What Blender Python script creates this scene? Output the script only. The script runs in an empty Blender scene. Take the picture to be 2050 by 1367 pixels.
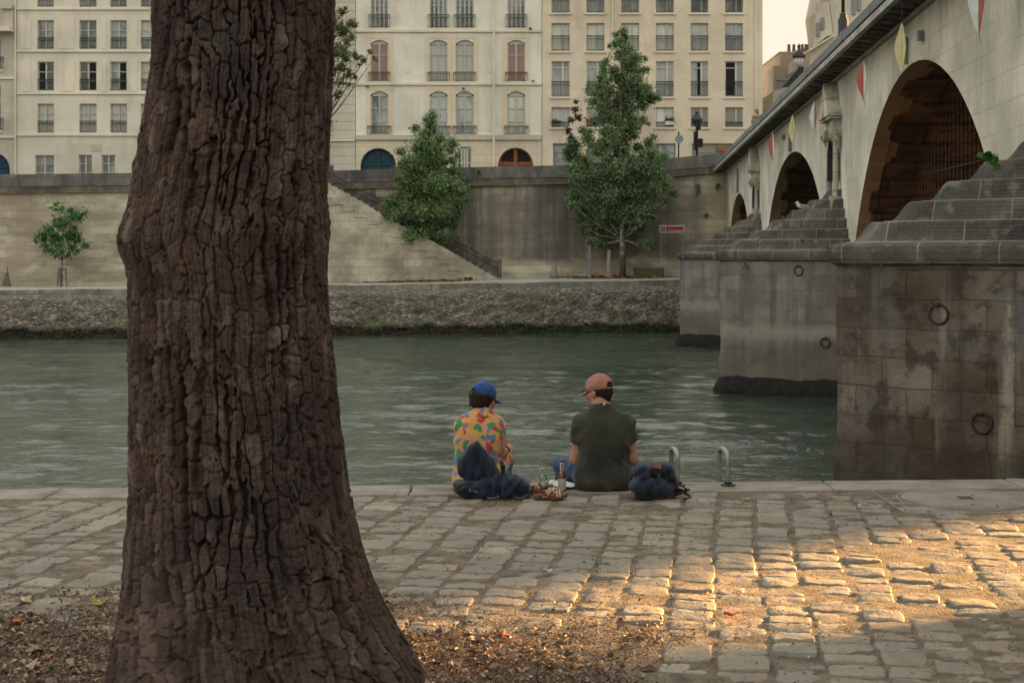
import bpy, math, random
import numpy as np
from mathutils import Vector, Matrix

rnd = random.Random(7)
rs = np.random.RandomState(7)
S = bpy.context.scene
C = S.collection
# ---- photograph geometry: eye 1.7 m above the quay, horizon row 515 of 1367, 50 mm lens
FX, HY, FL, CZ = 1025.0, 515.0, 2850.0, 1.7
WATER = -2.0


def wx(px, Y): return (px - FX) / FL * Y
def wz(py, Y): return CZ + (HY - py) / FL * Y
def P(px, py, Y): return Vector((wx(px, Y), Y, wz(py, Y)))
def ground(px, py):
    Y = CZ * FL / (py - HY)
    return Vector((wx(px, Y), Y, 0))


# ------------------------------------------------------------------ objects
WT = {}


def tag(o, label=None, cat=None, group=None, kind=None):
    if label: o['label'] = label
    if cat: o['category'] = cat
    if group: o['group'] = group
    if kind: o['kind'] = kind
    return o


def thing(name, label, cat, loc=(0, 0, 0), group=None, rz=0.0):
    o = bpy.data.objects.new(name, None)
    C.objects.link(o)
    o.location = loc
    o.rotation_euler[2] = rz
    o.empty_display_size = .1
    WT[o.name] = Vector(loc)
    return tag(o, label, cat, group)


def link(me, name, mats, parent=None, world=True):
    o = bpy.data.objects.new(name, me)
    C.objects.link(o)
    for m in (mats if isinstance(mats, (list, tuple)) else [mats]):
        me.materials.append(m)
    if parent is not None:
        o.parent = parent
        if world:
            o.location = -WT.get(parent.name, Vector((0, 0, 0)))
    WT[o.name] = Vector((0, 0, 0))
    return o


def npmesh(name, v, f, mat, parent=None, smooth=False, attrs=None, world=True, midx=None):
    """v (N,3); f (M,k) array or list of arrays of different k"""
    me = bpy.data.meshes.new(name)
    v = np.ascontiguousarray(v, dtype=np.float32)
    fl = f if isinstance(f, list) else [f]
    fl = [np.asarray(a, dtype=np.int32) for a in fl if len(a)]
    loops = np.concatenate([a.ravel() for a in fl])
    tot = np.concatenate([np.full(len(a), a.shape[1], np.int32) for a in fl])
    st = np.concatenate([[0], np.cumsum(tot)[:-1]]).astype(np.int32)
    me.vertices.add(len(v)); me.vertices.foreach_set('co', v.ravel())
    me.loops.add(len(loops)); me.loops.foreach_set('vertex_index', loops)
    me.polygons.add(len(tot)); me.polygons.foreach_set('loop_start', st)
    if midx is not None:
        me.polygons.foreach_set('material_index', np.asarray(midx, dtype=np.int32))
    me.polygons.foreach_set('use_smooth', np.full(len(tot), bool(smooth)))
    for k, a in (attrs or {}).items():
        at = me.attributes.new(k, 'FLOAT', 'POINT')
        at.data.foreach_set('value', np.ascontiguousarray(a, dtype=np.float32))
    me.update(calc_edges=True)
    me.validate()
    return link(me, name, mat, parent, world)


class MB:
    """collects simple shapes; build() links them as one mesh object"""
    def __init__(s): s.v, s.f, s.m = [], [], []

    def add(s, vs, fs, m=0):
        b = len(s.v)
        s.v += [tuple(x) for x in vs]
        for q in fs:
            s.f.append([b + i for i in q]); s.m.append(m)
        return s

    def box(s, x0, x1, y0, y1, z0, z1, m=0):
        vs = [(x, y, z) for x in (x0, x1) for y in (y0, y1) for z in (z0, z1)]
        return s.add(vs, [(0, 1, 3, 2), (4, 6, 7, 5), (0, 4, 5, 1), (2, 3, 7, 6), (0, 2, 6, 4), (1, 5, 7, 3)], m)

    def bar(s, a, b, w, h=None, m=0):
        """square bar from a to b"""
        a, b = Vector(a), Vector(b); h = h or w
        d = (b - a).normalized()
        u = d.cross(Vector((0, 0, 1)))
        if u.length < 1e-4: u = Vector((1, 0, 0))
        u.normalize(); t = u.cross(d).normalized()
        vs = [p + u * (i * w / 2) + t * (j * h / 2) for p in (a, b) for i, j in ((-1, -1), (1, -1), (1, 1), (-1, 1))]
        return s.add(vs, [(0, 3, 2, 1), (4, 5, 6, 7), (0, 1, 5, 4), (1, 2, 6, 5), (2, 3, 7, 6), (3, 0, 4, 7)], m)

    def tube(s, pts, r, n=8, m=0, caps=True):
        pts = [Vector(p) for p in pts]
        rr = r if isinstance(r, (list, tuple)) else [r] * len(pts)
        vs, fs = [], []
        up = None
        for i, p in enumerate(pts):
            d = (pts[min(i + 1, len(pts) - 1)] - pts[max(i - 1, 0)])
            d = d.normalized() if d.length > 1e-9 else Vector((0, 0, 1))
            if up is None:
                up = d.cross(Vector((0.3, .9, .1)))
                if up.length < .05: up = d.cross(Vector((1, 0, 0)))
            u = (up - d * up.dot(d)).normalized(); up = u
            w = d.cross(u)
            for k in range(n):
                a = 2 * math.pi * k / n
                vs.append(p + (u * math.cos(a) + w * math.sin(a)) * rr[i])
        for i in range(len(pts) - 1):
            for k in range(n):
                fs.append((i * n + k, i * n + (k + 1) % n, (i + 1) * n + (k + 1) % n, (i + 1) * n + k))
        if caps:
            fs.append(tuple(range(n))[::-1]); fs.append(tuple((len(pts) - 1) * n + k for k in range(n)))
        return s.add(vs, fs, m)

    def lathe(s, prof, c=(0, 0, 0), n=20, m=0):
        vs, fs = [], []
        for r, z in prof:
            for k in range(n):
                a = 2 * math.pi * k / n
                vs.append((c[0] + r * math.cos(a), c[1] + r * math.sin(a), c[2] + z))
        for i in range(len(prof) - 1):
            for k in range(n):
                fs.append((i * n + k, i * n + (k + 1) % n, (i + 1) * n + (k + 1) % n, (i + 1) * n + k))
        if prof[0][0] > 1e-5: fs.append(tuple(range(n))[::-1])
        if prof[-1][0] > 1e-5: fs.append(tuple((len(prof) - 1) * n + k for k in range(n)))
        return s.add(vs, fs, m)

    def prism(s, poly, d, m=0):
        """poly: list of 3-D points in a plane, extruded by vector d"""
        n = len(poly); d = Vector(d)
        a = [Vector(p) for p in poly]
        vs = a + [p + d for p in a]
        nr = Vector((0, 0, 0))
        for i in range(n): nr += a[i].cross(a[(i + 1) % n])
        flip = nr.dot(d) > 0
        f0 = tuple(range(n)); f1 = tuple(range(n, 2 * n))
        fs = [f0[::-1], f1] if flip else [f0, f1[::-1]]
        for i in range(n):
            j = (i + 1) % n
            fs.append((i, j, n + j, n + i) if flip else (j, i, n + i, n + j))
        return s.add(vs, fs, m)

    def quad(s, a, b, c, d, m=0): return s.add([a, b, c, d], [(0, 1, 2, 3)], m)

    def build(s, name, mat, parent=None, smooth=False, world=True):
        me = bpy.data.meshes.new(name)
        me.from_pydata(s.v, [], s.f)
        for p, m in zip(me.polygons, s.m):
            p.material_index = m; p.use_smooth = smooth
        me.update()
        return link(me, name, mat, parent, world)


def bevel(o, w=.01, seg=2, ang=35):
    b = o.modifiers.new('bevel', 'BEVEL'); b.width = w; b.segments = seg
    b.limit_method = 'ANGLE'; b.angle_limit = math.radians(ang)
    return o


# ------------------------------------------------------------------ numpy noise
def _h2(ix, iy, seed):
    h = (ix * 374761393 + iy * 668265263 + seed * 1274126177) & 0x7fffffff
    h = ((h ^ (h >> 13)) * 1103515245) & 0x7fffffff
    h = ((h ^ (h >> 15)) * 69069 + 12345) & 0x7fffffff
    h = (h ^ (h >> 12))
    return (h & 0xffffff) / float(0x1000000)


def vnoise(x, y, seed=0):
    ix = np.floor(x).astype(np.int64); iy = np.floor(y).astype(np.int64)
    fx = x - ix; fy = y - iy
    fx = fx * fx * (3 - 2 * fx); fy = fy * fy * (3 - 2 * fy)
    a = _h2(ix, iy, seed); b = _h2(ix + 1, iy, seed); c = _h2(ix, iy + 1, seed); d = _h2(ix + 1, iy + 1, seed)
    return (a + (b - a) * fx) * (1 - fy) + (c + (d - c) * fx) * fy


def fbm(x, y, seed=0, oct=4, g=.5):
    t = 0; a = 1; s = 0
    for i in range(oct):
        t = t + a * (vnoise(x, y, seed + i * 17) - .5); s += a
        x = x * 2.03 + 3.1; y = y * 2.03 + 1.7; a *= g
    return t / s * 2


def cells(x, y, seed=0, jit=.9):
    """F1, F2, id of a jittered grid"""
    ix = np.floor(x).astype(np.int64); iy = np.floor(y).astype(np.int64)
    f1 = np.full(x.shape, 9.); f2 = np.full(x.shape, 9.); idv = np.zeros(x.shape)
    for dx in (-1, 0, 1):
        for dy in (-1, 0, 1):
            cx = ix + dx; cy = iy + dy
            px = cx + .5 + jit * (_h2(cx, cy, seed) - .5); py = cy + .5 + jit * (_h2(cx, cy, seed + 91) - .5)
            d = np.sqrt((x - px) ** 2 + (y - py) ** 2)
            near = d < f1
            f2 = np.where(near, f1, np.minimum(f2, d))
            idv = np.where(near, _h2(cx, cy, seed + 47), idv)
            f1 = np.where(near, d, f1)
    return f1, f2, idv


def sstep(a, b, x):
    t = np.clip((x - a) / (b - a), 0, 1)
    return t * t * (3 - 2 * t)


def gridfaces(nr, nc):
    i = np.arange(nr - 1)[:, None] * nc + np.arange(nc - 1)[None, :]
    i = i.ravel()
    return np.stack([i, i + 1, i + nc + 1, i + nc], 1)


# ------------------------------------------------------------------ signed-distance modelling
class SDF:
    def __init__(s, lo, hi, h):
        s.lo = np.array(lo, float); s.h = h
        n = [int(math.ceil((hi[i] - lo[i]) / h)) + 1 for i in range(3)]
        ax = [np.asarray(lo[i] + h * np.arange(n[i]), dtype=np.float32) for i in range(3)]
        s.X, s.Y, s.Z = np.meshgrid(*ax, indexing='ij')
        s.F = np.full(s.X.shape, 1.0, np.float32)

    def seg(s, a, b, ra, rb, sc=(1, 1, 1)):
        a = np.array(a, float); b = np.array(b, float)
        d = b - a; L = max(float((d * d).sum()), 1e-9)
        px, py, pz = s.X - a[0], s.Y - a[1], s.Z - a[2]
        t = np.clip((px * d[0] + py * d[1] + pz * d[2]) / L, 0, 1)
        q = np.sqrt(((px - t * d[0]) * sc[0]) ** 2 + ((py - t * d[1]) * sc[1]) ** 2 + ((pz - t * d[2]) * sc[2]) ** 2)
        return q - (ra + (rb - ra) * t)

    def ell(s, c, r, R=None):
        px, py, pz = s.X - c[0], s.Y - c[1], s.Z - c[2]
        if R is not None:
            M = np.array(R.transposed())
            px, py, pz = (M[0][0] * px + M[0][1] * py + M[0][2] * pz, M[1][0] * px + M[1][1] * py + M[1][2] * pz, M[2][0] * px + M[2][1] * py + M[2][2] * pz)
        k0 = np.sqrt((px / r[0]) ** 2 + (py / r[1]) ** 2 + (pz / r[2]) ** 2) + 1e-6
        k1 = np.sqrt((px / r[0] ** 2) ** 2 + (py / r[1] ** 2) ** 2 + (pz / r[2] ** 2) ** 2) + 1e-6
        return k0 * (k0 - 1) / k1

    def rbox(s, c, hf, r, R=None):
        px, py, pz = s.X - c[0], s.Y - c[1], s.Z - c[2]
        if R is not None:
            M = np.array(R.transposed())
            px, py, pz = (M[0][0] * px + M[0][1] * py + M[0][2] * pz, M[1][0] * px + M[1][1] * py + M[1][2] * pz, M[2][0] * px + M[2][1] * py + M[2][2] * pz)
        q = [np.abs(px) - hf[0] + r, np.abs(py) - hf[1] + r, np.abs(pz) - hf[2] + r]
        out = np.sqrt(sum(np.maximum(k, 0) ** 2 for k in q))
        return out + np.minimum(np.maximum(np.maximum(q[0], q[1]), q[2]), 0) - r

    def plane(s, p, n):
        n = np.array(n, float); n /= np.linalg.norm(n)
        return (s.X - p[0]) * n[0] + (s.Y - p[1]) * n[1] + (s.Z - p[2]) * n[2]

    def add(s, d, k=0.0):
        if k > 0:
            h = np.clip(.5 + .5 * (s.F - d) / k, 0, 1)
            s.F = s.F + (d - s.F) * h - k * h * (1 - h)
        else: s.F = np.minimum(s.F, d)
        s.F = s.F.astype(np.float32); return s

    def cut(s, d, k=0.0):
        d = -d
        if k > 0:
            h = np.clip(.5 - .5 * (s.F - d) / k, 0, 1)
            s.F = (s.F + (d - s.F) * h + k * h * (1 - h)).astype(np.float32)
        else: s.F = np.maximum(s.F, d).astype(np.float32)
        return s

    def view(s, lo, hi):
        sl = []
        for i in range(3):
            a = int(math.floor((lo[i] - s.lo[i]) / s.h)); b = int(math.ceil((hi[i] - s.lo[i]) / s.h)) + 1
            a = min(max(a, 0), s.X.shape[i] - 2); b = max(min(b, s.X.shape[i]), a + 2)
            sl.append(slice(a, b))
        sl = tuple(sl); w = object.__new__(SDF)
        w.lo, w.h = s.lo, s.h; w.X, w.Y, w.Z, w.F = s.X[sl], s.Y[sl], s.Z[sl], s.F[sl]; w.par, w.sl = s, sl
        return w

    def S(s, a, b, ra, rb=None, k=.02, sc=(1, 1, 1), op='add'):
        rb = ra if rb is None else rb; m = max(ra, rb) / min(sc) + k + .03
        w = s.view([min(a[i], b[i]) - m for i in range(3)], [max(a[i], b[i]) + m for i in range(3)])
        getattr(w, op)(w.seg(a, b, ra, rb, sc), k); s.F[w.sl] = w.F; return s

    def E(s, c, r, k=.02, R=None, op='add'):
        m = max(r) + k + .03
        w = s.view([c[i] - m for i in range(3)], [c[i] + m for i in range(3)])
        getattr(w, op)(w.ell(c, r, R), k); s.F[w.sl] = w.F; return s

    def B(s, c, hf, r, k=.0, R=None, op='add'):
        m = math.sqrt(sum(q * q for q in hf)) + k + .03
        w = s.view([c[i] - m for i in range(3)], [c[i] + m for i in range(3)])
        getattr(w, op)(w.rbox(c, hf, r, R), k); s.F[w.sl] = w.F; return s

    def poly(s, pts, yc, half, r):
        """rounded slab: outline pts (x, z) extruded along y about yc"""
        x, z = s.X[:, 0, :], s.Z[:, 0, :]
        d = np.full(x.shape, 1e9); sgn = np.ones(x.shape)
        n = len(pts)
        for i in range(n):
            ax, az = pts[i]; bx, bz = pts[i - 1]
            ex, ez = bx - ax, bz - az
            px, pz = x - ax, z - az
            t = np.clip((px * ex + pz * ez) / (ex * ex + ez * ez + 1e-12), 0, 1)
            d = np.minimum(d, (px - t * ex) ** 2 + (pz - t * ez) ** 2)
            c1 = z >= az; c2 = z < bz; c3 = ex * pz > ez * px
            sgn = np.where((c1 & c2 & c3) | (~c1 & ~c2 & ~c3), -sgn, sgn)
        d = (sgn * np.sqrt(d))[:, None, :] + r
        q = np.abs(s.Y - yc) - half + r
        return np.sqrt(np.maximum(d, 0) ** 2 + np.maximum(q, 0) ** 2) + np.minimum(np.maximum(d, q), 0) - r

    def mesh(s):
        F = s.F; sg = F < 0
        c = np.zeros(tuple(n - 1 for n in F.shape), np.int8)
        off = [(i, j, k) for i in (0, 1) for j in (0, 1) for k in (0, 1)]
        n = c.shape
        for i, j, k in off: c += sg[i:n[0] + i, j:n[1] + j, k:n[2] + k]
        act = (c > 0) & (c < 8)
        A = np.argwhere(act)
        idx = np.full(n, -1, np.int64); idx[act] = np.arange(len(A))
        val = np.stack([F[A[:, 0] + i, A[:, 1] + j, A[:, 2] + k] for i, j, k in off], 1)
        O = np.array(off, float)
        acc = np.zeros((len(A), 3)); cnt = np.zeros(len(A))
        for a in range(8):
            for b in range(a + 1, 8):
                if np.abs(O[a] - O[b]).sum() != 1: continue
                m = (val[:, a] < 0) != (val[:, b] < 0)
                t = val[:, a] / np.where(m, val[:, a] - val[:, b], 1)
                acc += np.where(m[:, None], O[a] + (O[b] - O[a]) * t[:, None], 0); cnt += m
        v = s.lo + s.h * (A + acc / cnt[:, None])
        fs = []
        for ax in range(3):
            sl0 = [slice(None)] * 3; sl1 = [slice(None)] * 3
            sl0[ax] = slice(0, -1); sl1[ax] = slice(1, None)
            a, b = sg[tuple(sl0)], sg[tuple(sl1)]
            E = np.argwhere(a != b)
            o1, o2 = [q for q in range(3) if q != ax]
            E = E[(E[:, o1] > 0) & (E[:, o2] > 0) & (E[:, o1] < F.shape[o1] - 1) & (E[:, o2] < F.shape[o2] - 1)]
            ins = a[E[:, 0], E[:, 1], E[:, 2]]
            def cell(d1, d2):
                q = E.copy(); q[:, o1] -= d1; q[:, o2] -= d2
                return idx[q[:, 0], q[:, 1], q[:, 2]]
            q = np.stack([cell(1, 1), cell(0, 1), cell(0, 0), cell(1, 0)], 1)
            fl = ins if ax != 1 else ~ins
            q[~fl] = q[~fl][:, ::-1]
            fs.append(q)
        f = np.concatenate(fs)
        f = f[(f >= 0).all(1)]
        return v, f

    def build(s, name, mat, parent=None, world=False, smooth=True):
        v, f = s.mesh()
        return npmesh(name, v, f, mat, parent, smooth, world=world)


# ------------------------------------------------------------------ materials
class NB:
    def __init__(s, name):
        s.mat = bpy.data.materials.new(name); s.mat.use_nodes = True
        s.nt = s.mat.node_tree; s.nt.nodes.clear()
        s.out_n = s.nt.nodes.new('ShaderNodeOutputMaterial')
        s.tc = None

    def node(s, t, **k):
        n = s.nt.nodes.new(t)
        for a, b in k.items(): setattr(n, a, b)
        return n

    def put(s, sock, v):
        if v is None: return
        if isinstance(v, bpy.types.NodeSocket): s.nt.links.new(v, sock)
        elif isinstance(v, (tuple, list)) and sock.type == 'RGBA' and len(v) == 3: sock.default_value = (*v, 1)
        else: sock.default_value = v

    def co(s, kind='Object'):
        if s.tc is None: s.tc = s.node('ShaderNodeTexCoord')
        return s.tc.outputs[kind]

    def mp(s, vec=None, sc=(1, 1, 1), loc=(0, 0, 0), rot=(0, 0, 0)):
        n = s.node('ShaderNodeMapping')
        s.put(n.inputs[0], vec if vec is not None else s.co())
        n.inputs['Scale'].default_value = sc if isinstance(sc, tuple) else (sc,) * 3
        n.inputs['Location'].default_value = loc; n.inputs['Rotation'].default_value = rot
        return n.outputs[0]

    def noise(s, vec=None, sc=5., det=4., ro=.55, dist=0., out=0):
        n = s.node('ShaderNodeTexNoise')
        s.put(n.inputs['Vector'], vec if vec is not None else s.co())
        n.inputs['Scale'].default_value = sc; n.inputs['Detail'].default_value = det
        n.inputs['Roughness'].default_value = ro; n.inputs['Distortion'].default_value = dist
        return n.outputs[out]

    def voro(s, vec=None, sc=5., feat='F1', out='Distance', rnd_=1.):
        n = s.node('ShaderNodeTexVoronoi', feature=feat)
        s.put(n.inputs['Vector'], vec if vec is not None else s.co())
        n.inputs['Scale'].default_value = sc; n.inputs['Randomness'].default_value = rnd_
        return n.outputs[out]

    def ramp(s, fac, stops, interp='LINEAR'):
        n = s.node('ShaderNodeValToRGB'); n.color_ramp.interpolation = interp
        e = n.color_ramp.elements
        while len(e) < len(stops): e.new(.5)
        for el, (p, c) in zip(e, stops):
            el.position = p; el.color = (*c, 1) if isinstance(c, (tuple, list)) else (c, c, c, 1)
        s.put(n.inputs[0], fac)
        return n.outputs[0]

    def mix(s, fac, a, b, mode='MIX'):
        n = s.node('ShaderNodeMix', data_type='RGBA', blend_type=mode)
        s.put(n.inputs[0], fac); s.put(n.inputs[6], a); s.put(n.inputs[7], b)
        return n.outputs[2]

    def m(s, op, a, b=None, c=None, clamp=False):
        n = s.node('ShaderNodeMath', operation=op, use_clamp=clamp)
        s.put(n.inputs[0], a); s.put(n.inputs[1], b); s.put(n.inputs[2], c)
        return n.outputs[0]

    def rng(s, v, a, b, c=0., d=1.):
        n = s.node('ShaderNodeMapRange'); n.interpolation_type = 'SMOOTHSTEP'
        s.put(n.inputs[0], v)
        for i, q in enumerate((a, b, c, d)): s.put(n.inputs[i + 1], q)
        return n.outputs[0]

    def xyz(s, vec=None):
        n = s.node('ShaderNodeSeparateXYZ'); s.put(n.inputs[0], vec if vec is not None else s.co())
        return n.outputs

    def vec(s, x, y, z=0.):
        n = s.node('ShaderNodeCombineXYZ')
        for i, q in enumerate((x, y, z)): s.put(n.inputs[i], q)
        return n.outputs[0]

    def attr(s, name, out='Fac'):
        return s.node('ShaderNodeAttribute', attribute_name=name).outputs[out]

    def brick(s, vec, w, h, mortar=.012, c1=(.3,) * 3, c2=(.4,) * 3, cm=(.2,) * 3, off=.5, smooth=.1):
        n = s.node('ShaderNodeTexBrick'); n.offset = off
        s.put(n.inputs['Vector'], vec)
        for k, q in (('Color1', c1), ('Color2', c2), ('Mortar', cm)): s.put(n.inputs[k], q)
        n.inputs['Scale'].default_value = 1.; n.inputs['Mortar Size'].default_value = mortar
        n.inputs['Mortar Smooth'].default_value = smooth
        n.inputs['Brick Width'].default_value = w; n.inputs['Row Height'].default_value = h
        return n.outputs[0], n.outputs[1]

    def bump(s, h, st=.3, d=.02, nrm=None):
        n = s.node('ShaderNodeBump')
        n.inputs['Strength'].default_value = st; n.inputs['Distance'].default_value = d
        s.put(n.inputs['Height'], h); s.put(n.inputs['Normal'], nrm)
        return n.outputs[0]

    def done(s, base, rough=.8, nrm=None, spec=.3, metal=0., trans=0., ior=None, alpha=None, coat=None, sheen=None, emit=None):
        b = s.node('ShaderNodeBsdfPrincipled')
        s.put(b.inputs['Base Color'], base); s.put(b.inputs['Roughness'], rough)
        s.put(b.inputs['Normal'], nrm); s.put(b.inputs['Specular IOR Level'], spec)
        s.put(b.inputs['Metallic'], metal); s.put(b.inputs['Transmission Weight'], trans)
        if ior: s.put(b.inputs['IOR'], ior)
        if alpha is not None: s.put(b.inputs['Alpha'], alpha)
        if coat: s.put(b.inputs['Coat Weight'], coat)
        if sheen: s.put(b.inputs['Sheen Weight'], sheen)
        s.nt.links.new(b.outputs[0], s.out_n.inputs[0])
        s.bsdf = b
        return s.mat


def flat(name, col, rough=.7, var=.25, sc=6., bump=.0, spec=.3, metal=0., trans=0., bsc=60.):
    """plain painted/cloth/metal surface with mottling and optional fine relief"""
    n = NB(name)
    f = n.noise(sc=sc, det=5)
    c = n.mix(n.rng(f, .3, .7), tuple(x * (1 - var) for x in col), tuple(min(1, x * (1 + var)) for x in col))
    nr = n.bump(n.noise(sc=bsc, det=4), bump, .01) if bump else None
    return n.done(c, rough, nr, spec, metal, trans)
# ================================================================== sky, sun, camera
SUN_AZ, SUN_EL = math.radians(27.4), math.radians(9.0)      # azimuth measured from +X (right) towards +Y (away)
sun_dir = Vector((math.cos(SUN_AZ) * math.cos(SUN_EL), math.sin(SUN_AZ) * math.cos(SUN_EL), math.sin(SUN_EL)))
W = bpy.data.worlds.new("World"); S.world = W; W.use_nodes = True
nt = W.node_tree; nt.nodes.clear()
sky = nt.nodes.new('ShaderNodeTexSky'); sky.sky_type = 'NISHITA'; sky.sun_disc = False
sky.sun_elevation = SUN_EL; sky.sun_rotation = math.pi / 2 - SUN_AZ
sky.air_density = 1.0; sky.dust_density = 1.2; sky.ozone_density = 1.0; sky.altitude = 0
# evening haze: the sky's brightness range is compressed, cream near the horizon and cooler overhead
def vmath(op, a, b):
    q = nt.nodes.new('ShaderNodeVectorMath'); q.operation = op
    for i, v in enumerate((a, b)):
        if isinstance(v, bpy.types.NodeSocket): nt.links.new(v, q.inputs[i])
        else: q.inputs[i].default_value = v
    return q.outputs[0]
rt = nt.nodes.new('ShaderNodeGamma'); rt.inputs[1].default_value = .5
nt.links.new(vmath('DIVIDE', sky.outputs[0], vmath('ADD', sky.outputs[0], (.42, .50, .60))), rt.inputs[0])
hz = vmath('MULTIPLY', rt.outputs[0], (1.0, .965, .86))
gc = nt.nodes.new('ShaderNodeTexCoord'); gs = nt.nodes.new('ShaderNodeSeparateXYZ'); nt.links.new(gc.outputs['Generated'], gs.inputs[0])
gm = nt.nodes.new('ShaderNodeMapRange'); gm.interpolation_type = 'SMOOTHSTEP'; gm.inputs[1].default_value = .22; gm.inputs[2].default_value = .48
nt.links.new(gs.outputs[2], gm.inputs[0])
lowsky = nt.nodes.new('ShaderNodeMix'); lowsky.data_type = 'RGBA'; nt.links.new(gm.outputs[0], lowsky.inputs[0])
lowsky.inputs[6].default_value = (.62, .59, .535, 1); lowsky.inputs[7].default_value = (1, 1, 1, 1)     # murky cream air low down
hz = vmath('MULTIPLY', hz, lowsky.outputs[2])
bg = nt.nodes.new('ShaderNodeBackground'); bg.inputs[1].default_value = .15
wo = nt.nodes.new('ShaderNodeOutputWorld')
nt.links.new(hz, bg.inputs[0]); nt.links.new(bg.outputs[0], wo.inputs[0])

sl = bpy.data.lights.new('sun', 'SUN'); sl.energy = 4.4; sl.angle = math.radians(1.0); sl.color = (1.0, .56, .20)
so = bpy.data.objects.new('sun', sl); C.objects.link(so)
so.rotation_euler = sun_dir.to_track_quat('Z', 'Y').to_euler()
so.location = sun_dir * 60

cam = bpy.data.cameras.new('camera'); co = bpy.data.objects.new('camera', cam); C.objects.link(co)
co.location = (0, 0, CZ); co.rotation_euler = (math.pi / 2, 0, 0)
cam.sensor_width = 36.0; cam.lens = FL / 2050 * 36.0
cam.shift_y = -(683.5 - HY) / 2050.0
cam.clip_start = .1; cam.clip_end = 3000
cam.dof.use_dof = True; cam.dof.focus_distance = 10.3; cam.dof.aperture_fstop = 9.0
S.camera = co
S.view_settings.view_transform = 'Standard'; S.view_settings.look = 'None'
S.view_settings.exposure = 3.52; S.view_settings.gamma = 1.0
S.cycles.max_bounces = 8; S.cycles.transparent_max_bounces = 12
S.cycles.use_denoising = True

# ================================================================== shared materials
def stone(name, c1, c2, cm, bw, bh, uv='xz', stain=(.1, .09, .08), st_lo=.5, st_hi=.75, st_sc=(.5, .5, .06), mort=.015,
          bumpd=.02, fine=14., rough=.88, moss=None):
    """coursed masonry: blocks of uneven tint, weathered patches, vertical run-off streaks, pitted surface"""
    n = NB(name)
    o = n.xyz()
    if uv == 'xz': u, v = o[0], o[2]
    elif uv == 'yz': u, v = o[1], o[2]
    else: u, v = n.m('ADD', n.m('MULTIPLY', o[0], .8), n.m('MULTIPLY', o[1], -.6)), o[2]
    wob = n.m('MULTIPLY_ADD', n.noise(sc=2.3, det=3), .05, -.025)
    bc, bf = n.brick(n.vec(n.m('ADD', u, wob), n.m('ADD', v, wob)), bw, bh, mort, c1, c2, cm)
    mott = n.noise(sc=1.7, det=8, ro=.62)
    base = n.mix(n.rng(mott, .3, .72), n.mix(1., bc, (.62, .61, .6), 'MULTIPLY'), n.mix(1., bc, (1.18, 1.16, 1.1), 'MULTIPLY'))
    streak = n.noise(n.mp(sc=st_sc), sc=2.4, det=7, ro=.62)
    patch = n.noise(sc=.23, det=4)
    msk = n.m('MULTIPLY', n.rng(streak, st_lo - .1, st_hi), n.rng(patch, .3, .62))
    base = n.mix(msk, base, stain)
    speck = n.noise(sc=fine * 3, det=3)
    base = n.mix(n.rng(speck, .58, .75, 0, .45), base, stain)
    if moss: base = n.mix(n.m('MULTIPLY', n.rng(n.noise(sc=.8, det=6), .55, .7), .8), base, moss)
    h = n.m('ADD', n.m('MULTIPLY', bf, -.7), n.m('MULTIPLY', n.noise(sc=fine, det=6, ro=.6), .8))
    return n.done(base, rough, n.bump(h, .7, bumpd), .25)


m_iron = flat('wrought_iron', (.035, .036, .04), .6, .3, bump=.1)
m_zinc = flat('weathered_zinc', (.20, .21, .23), .55, .25, .7)

# ================================================================== water of the river
n = NB('river_water')
o = n.xyz()
deep = n.noise(n.mp(sc=(.05, .16, 1)), sc=1.0, det=3)
col = n.mix(n.rng(deep, .35, .65), (.024, .041, .030), (.036, .054, .039))
w1 = n.noise(n.mp(sc=(1.0, 1.9, 1.)), sc=.62, det=3, ro=.5, dist=.5)
w2 = n.noise(n.mp(sc=(1.0, 2.0, 1.), rot=(0, 0, .25)), sc=2.6, det=3, ro=.5, dist=.5)
w3 = n.noise(n.mp(sc=(1.0, 1.7, 1.), rot=(0, 0, -.3)), sc=15., det=2)
hh = n.m('ADD', n.m('MULTIPLY', w1, .25), n.m('ADD', n.m('MULTIPLY', w2, .60), n.m('MULTIPLY', w3, .10)))
m_water = n.done(col, .05, n.bump(n.m('MULTIPLY', hh, n.rng(n.noise(n.mp(sc=(.10, .22, 1)), sc=1., det=3), .3, .7, .55, 1.25)), 1., .060), .5, ior=1.33)
ys = [10.25]
while ys[-1] < 72: ys.append(ys[-1] + max(.05, ys[-1] * .0042))
ys = np.concatenate([[2, 6], ys, [76, 90, 140, 300, 900]])
xs = np.concatenate([[-900, -300, -120, -70, -45], np.arange(-31, 22, .12), [30, 40, 80, 150, 400, 900]])
XX, YY = np.meshgrid(xs, ys)
gust = .75 + .5 * sstep(-.3, .4, fbm(XX * .09, YY * .16, 25, 2))
ZZ = WATER + gust * .94 * (.075 * fbm(XX * .40, YY * .80, 5, 2) + .052 * fbm(XX * 1.05 + YY * .25, YY * 2.0, 9, 2) + .026 * fbm(XX * 2.5 - YY * .5, YY * 4.6, 15, 2))
npmesh('river_water', np.stack([XX, YY, ZZ], -1).reshape(-1, 3), gridfaces(len(ys), len(xs)), m_water, None, True)
tag(bpy.data.objects['river_water'], kind='structure')

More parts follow.
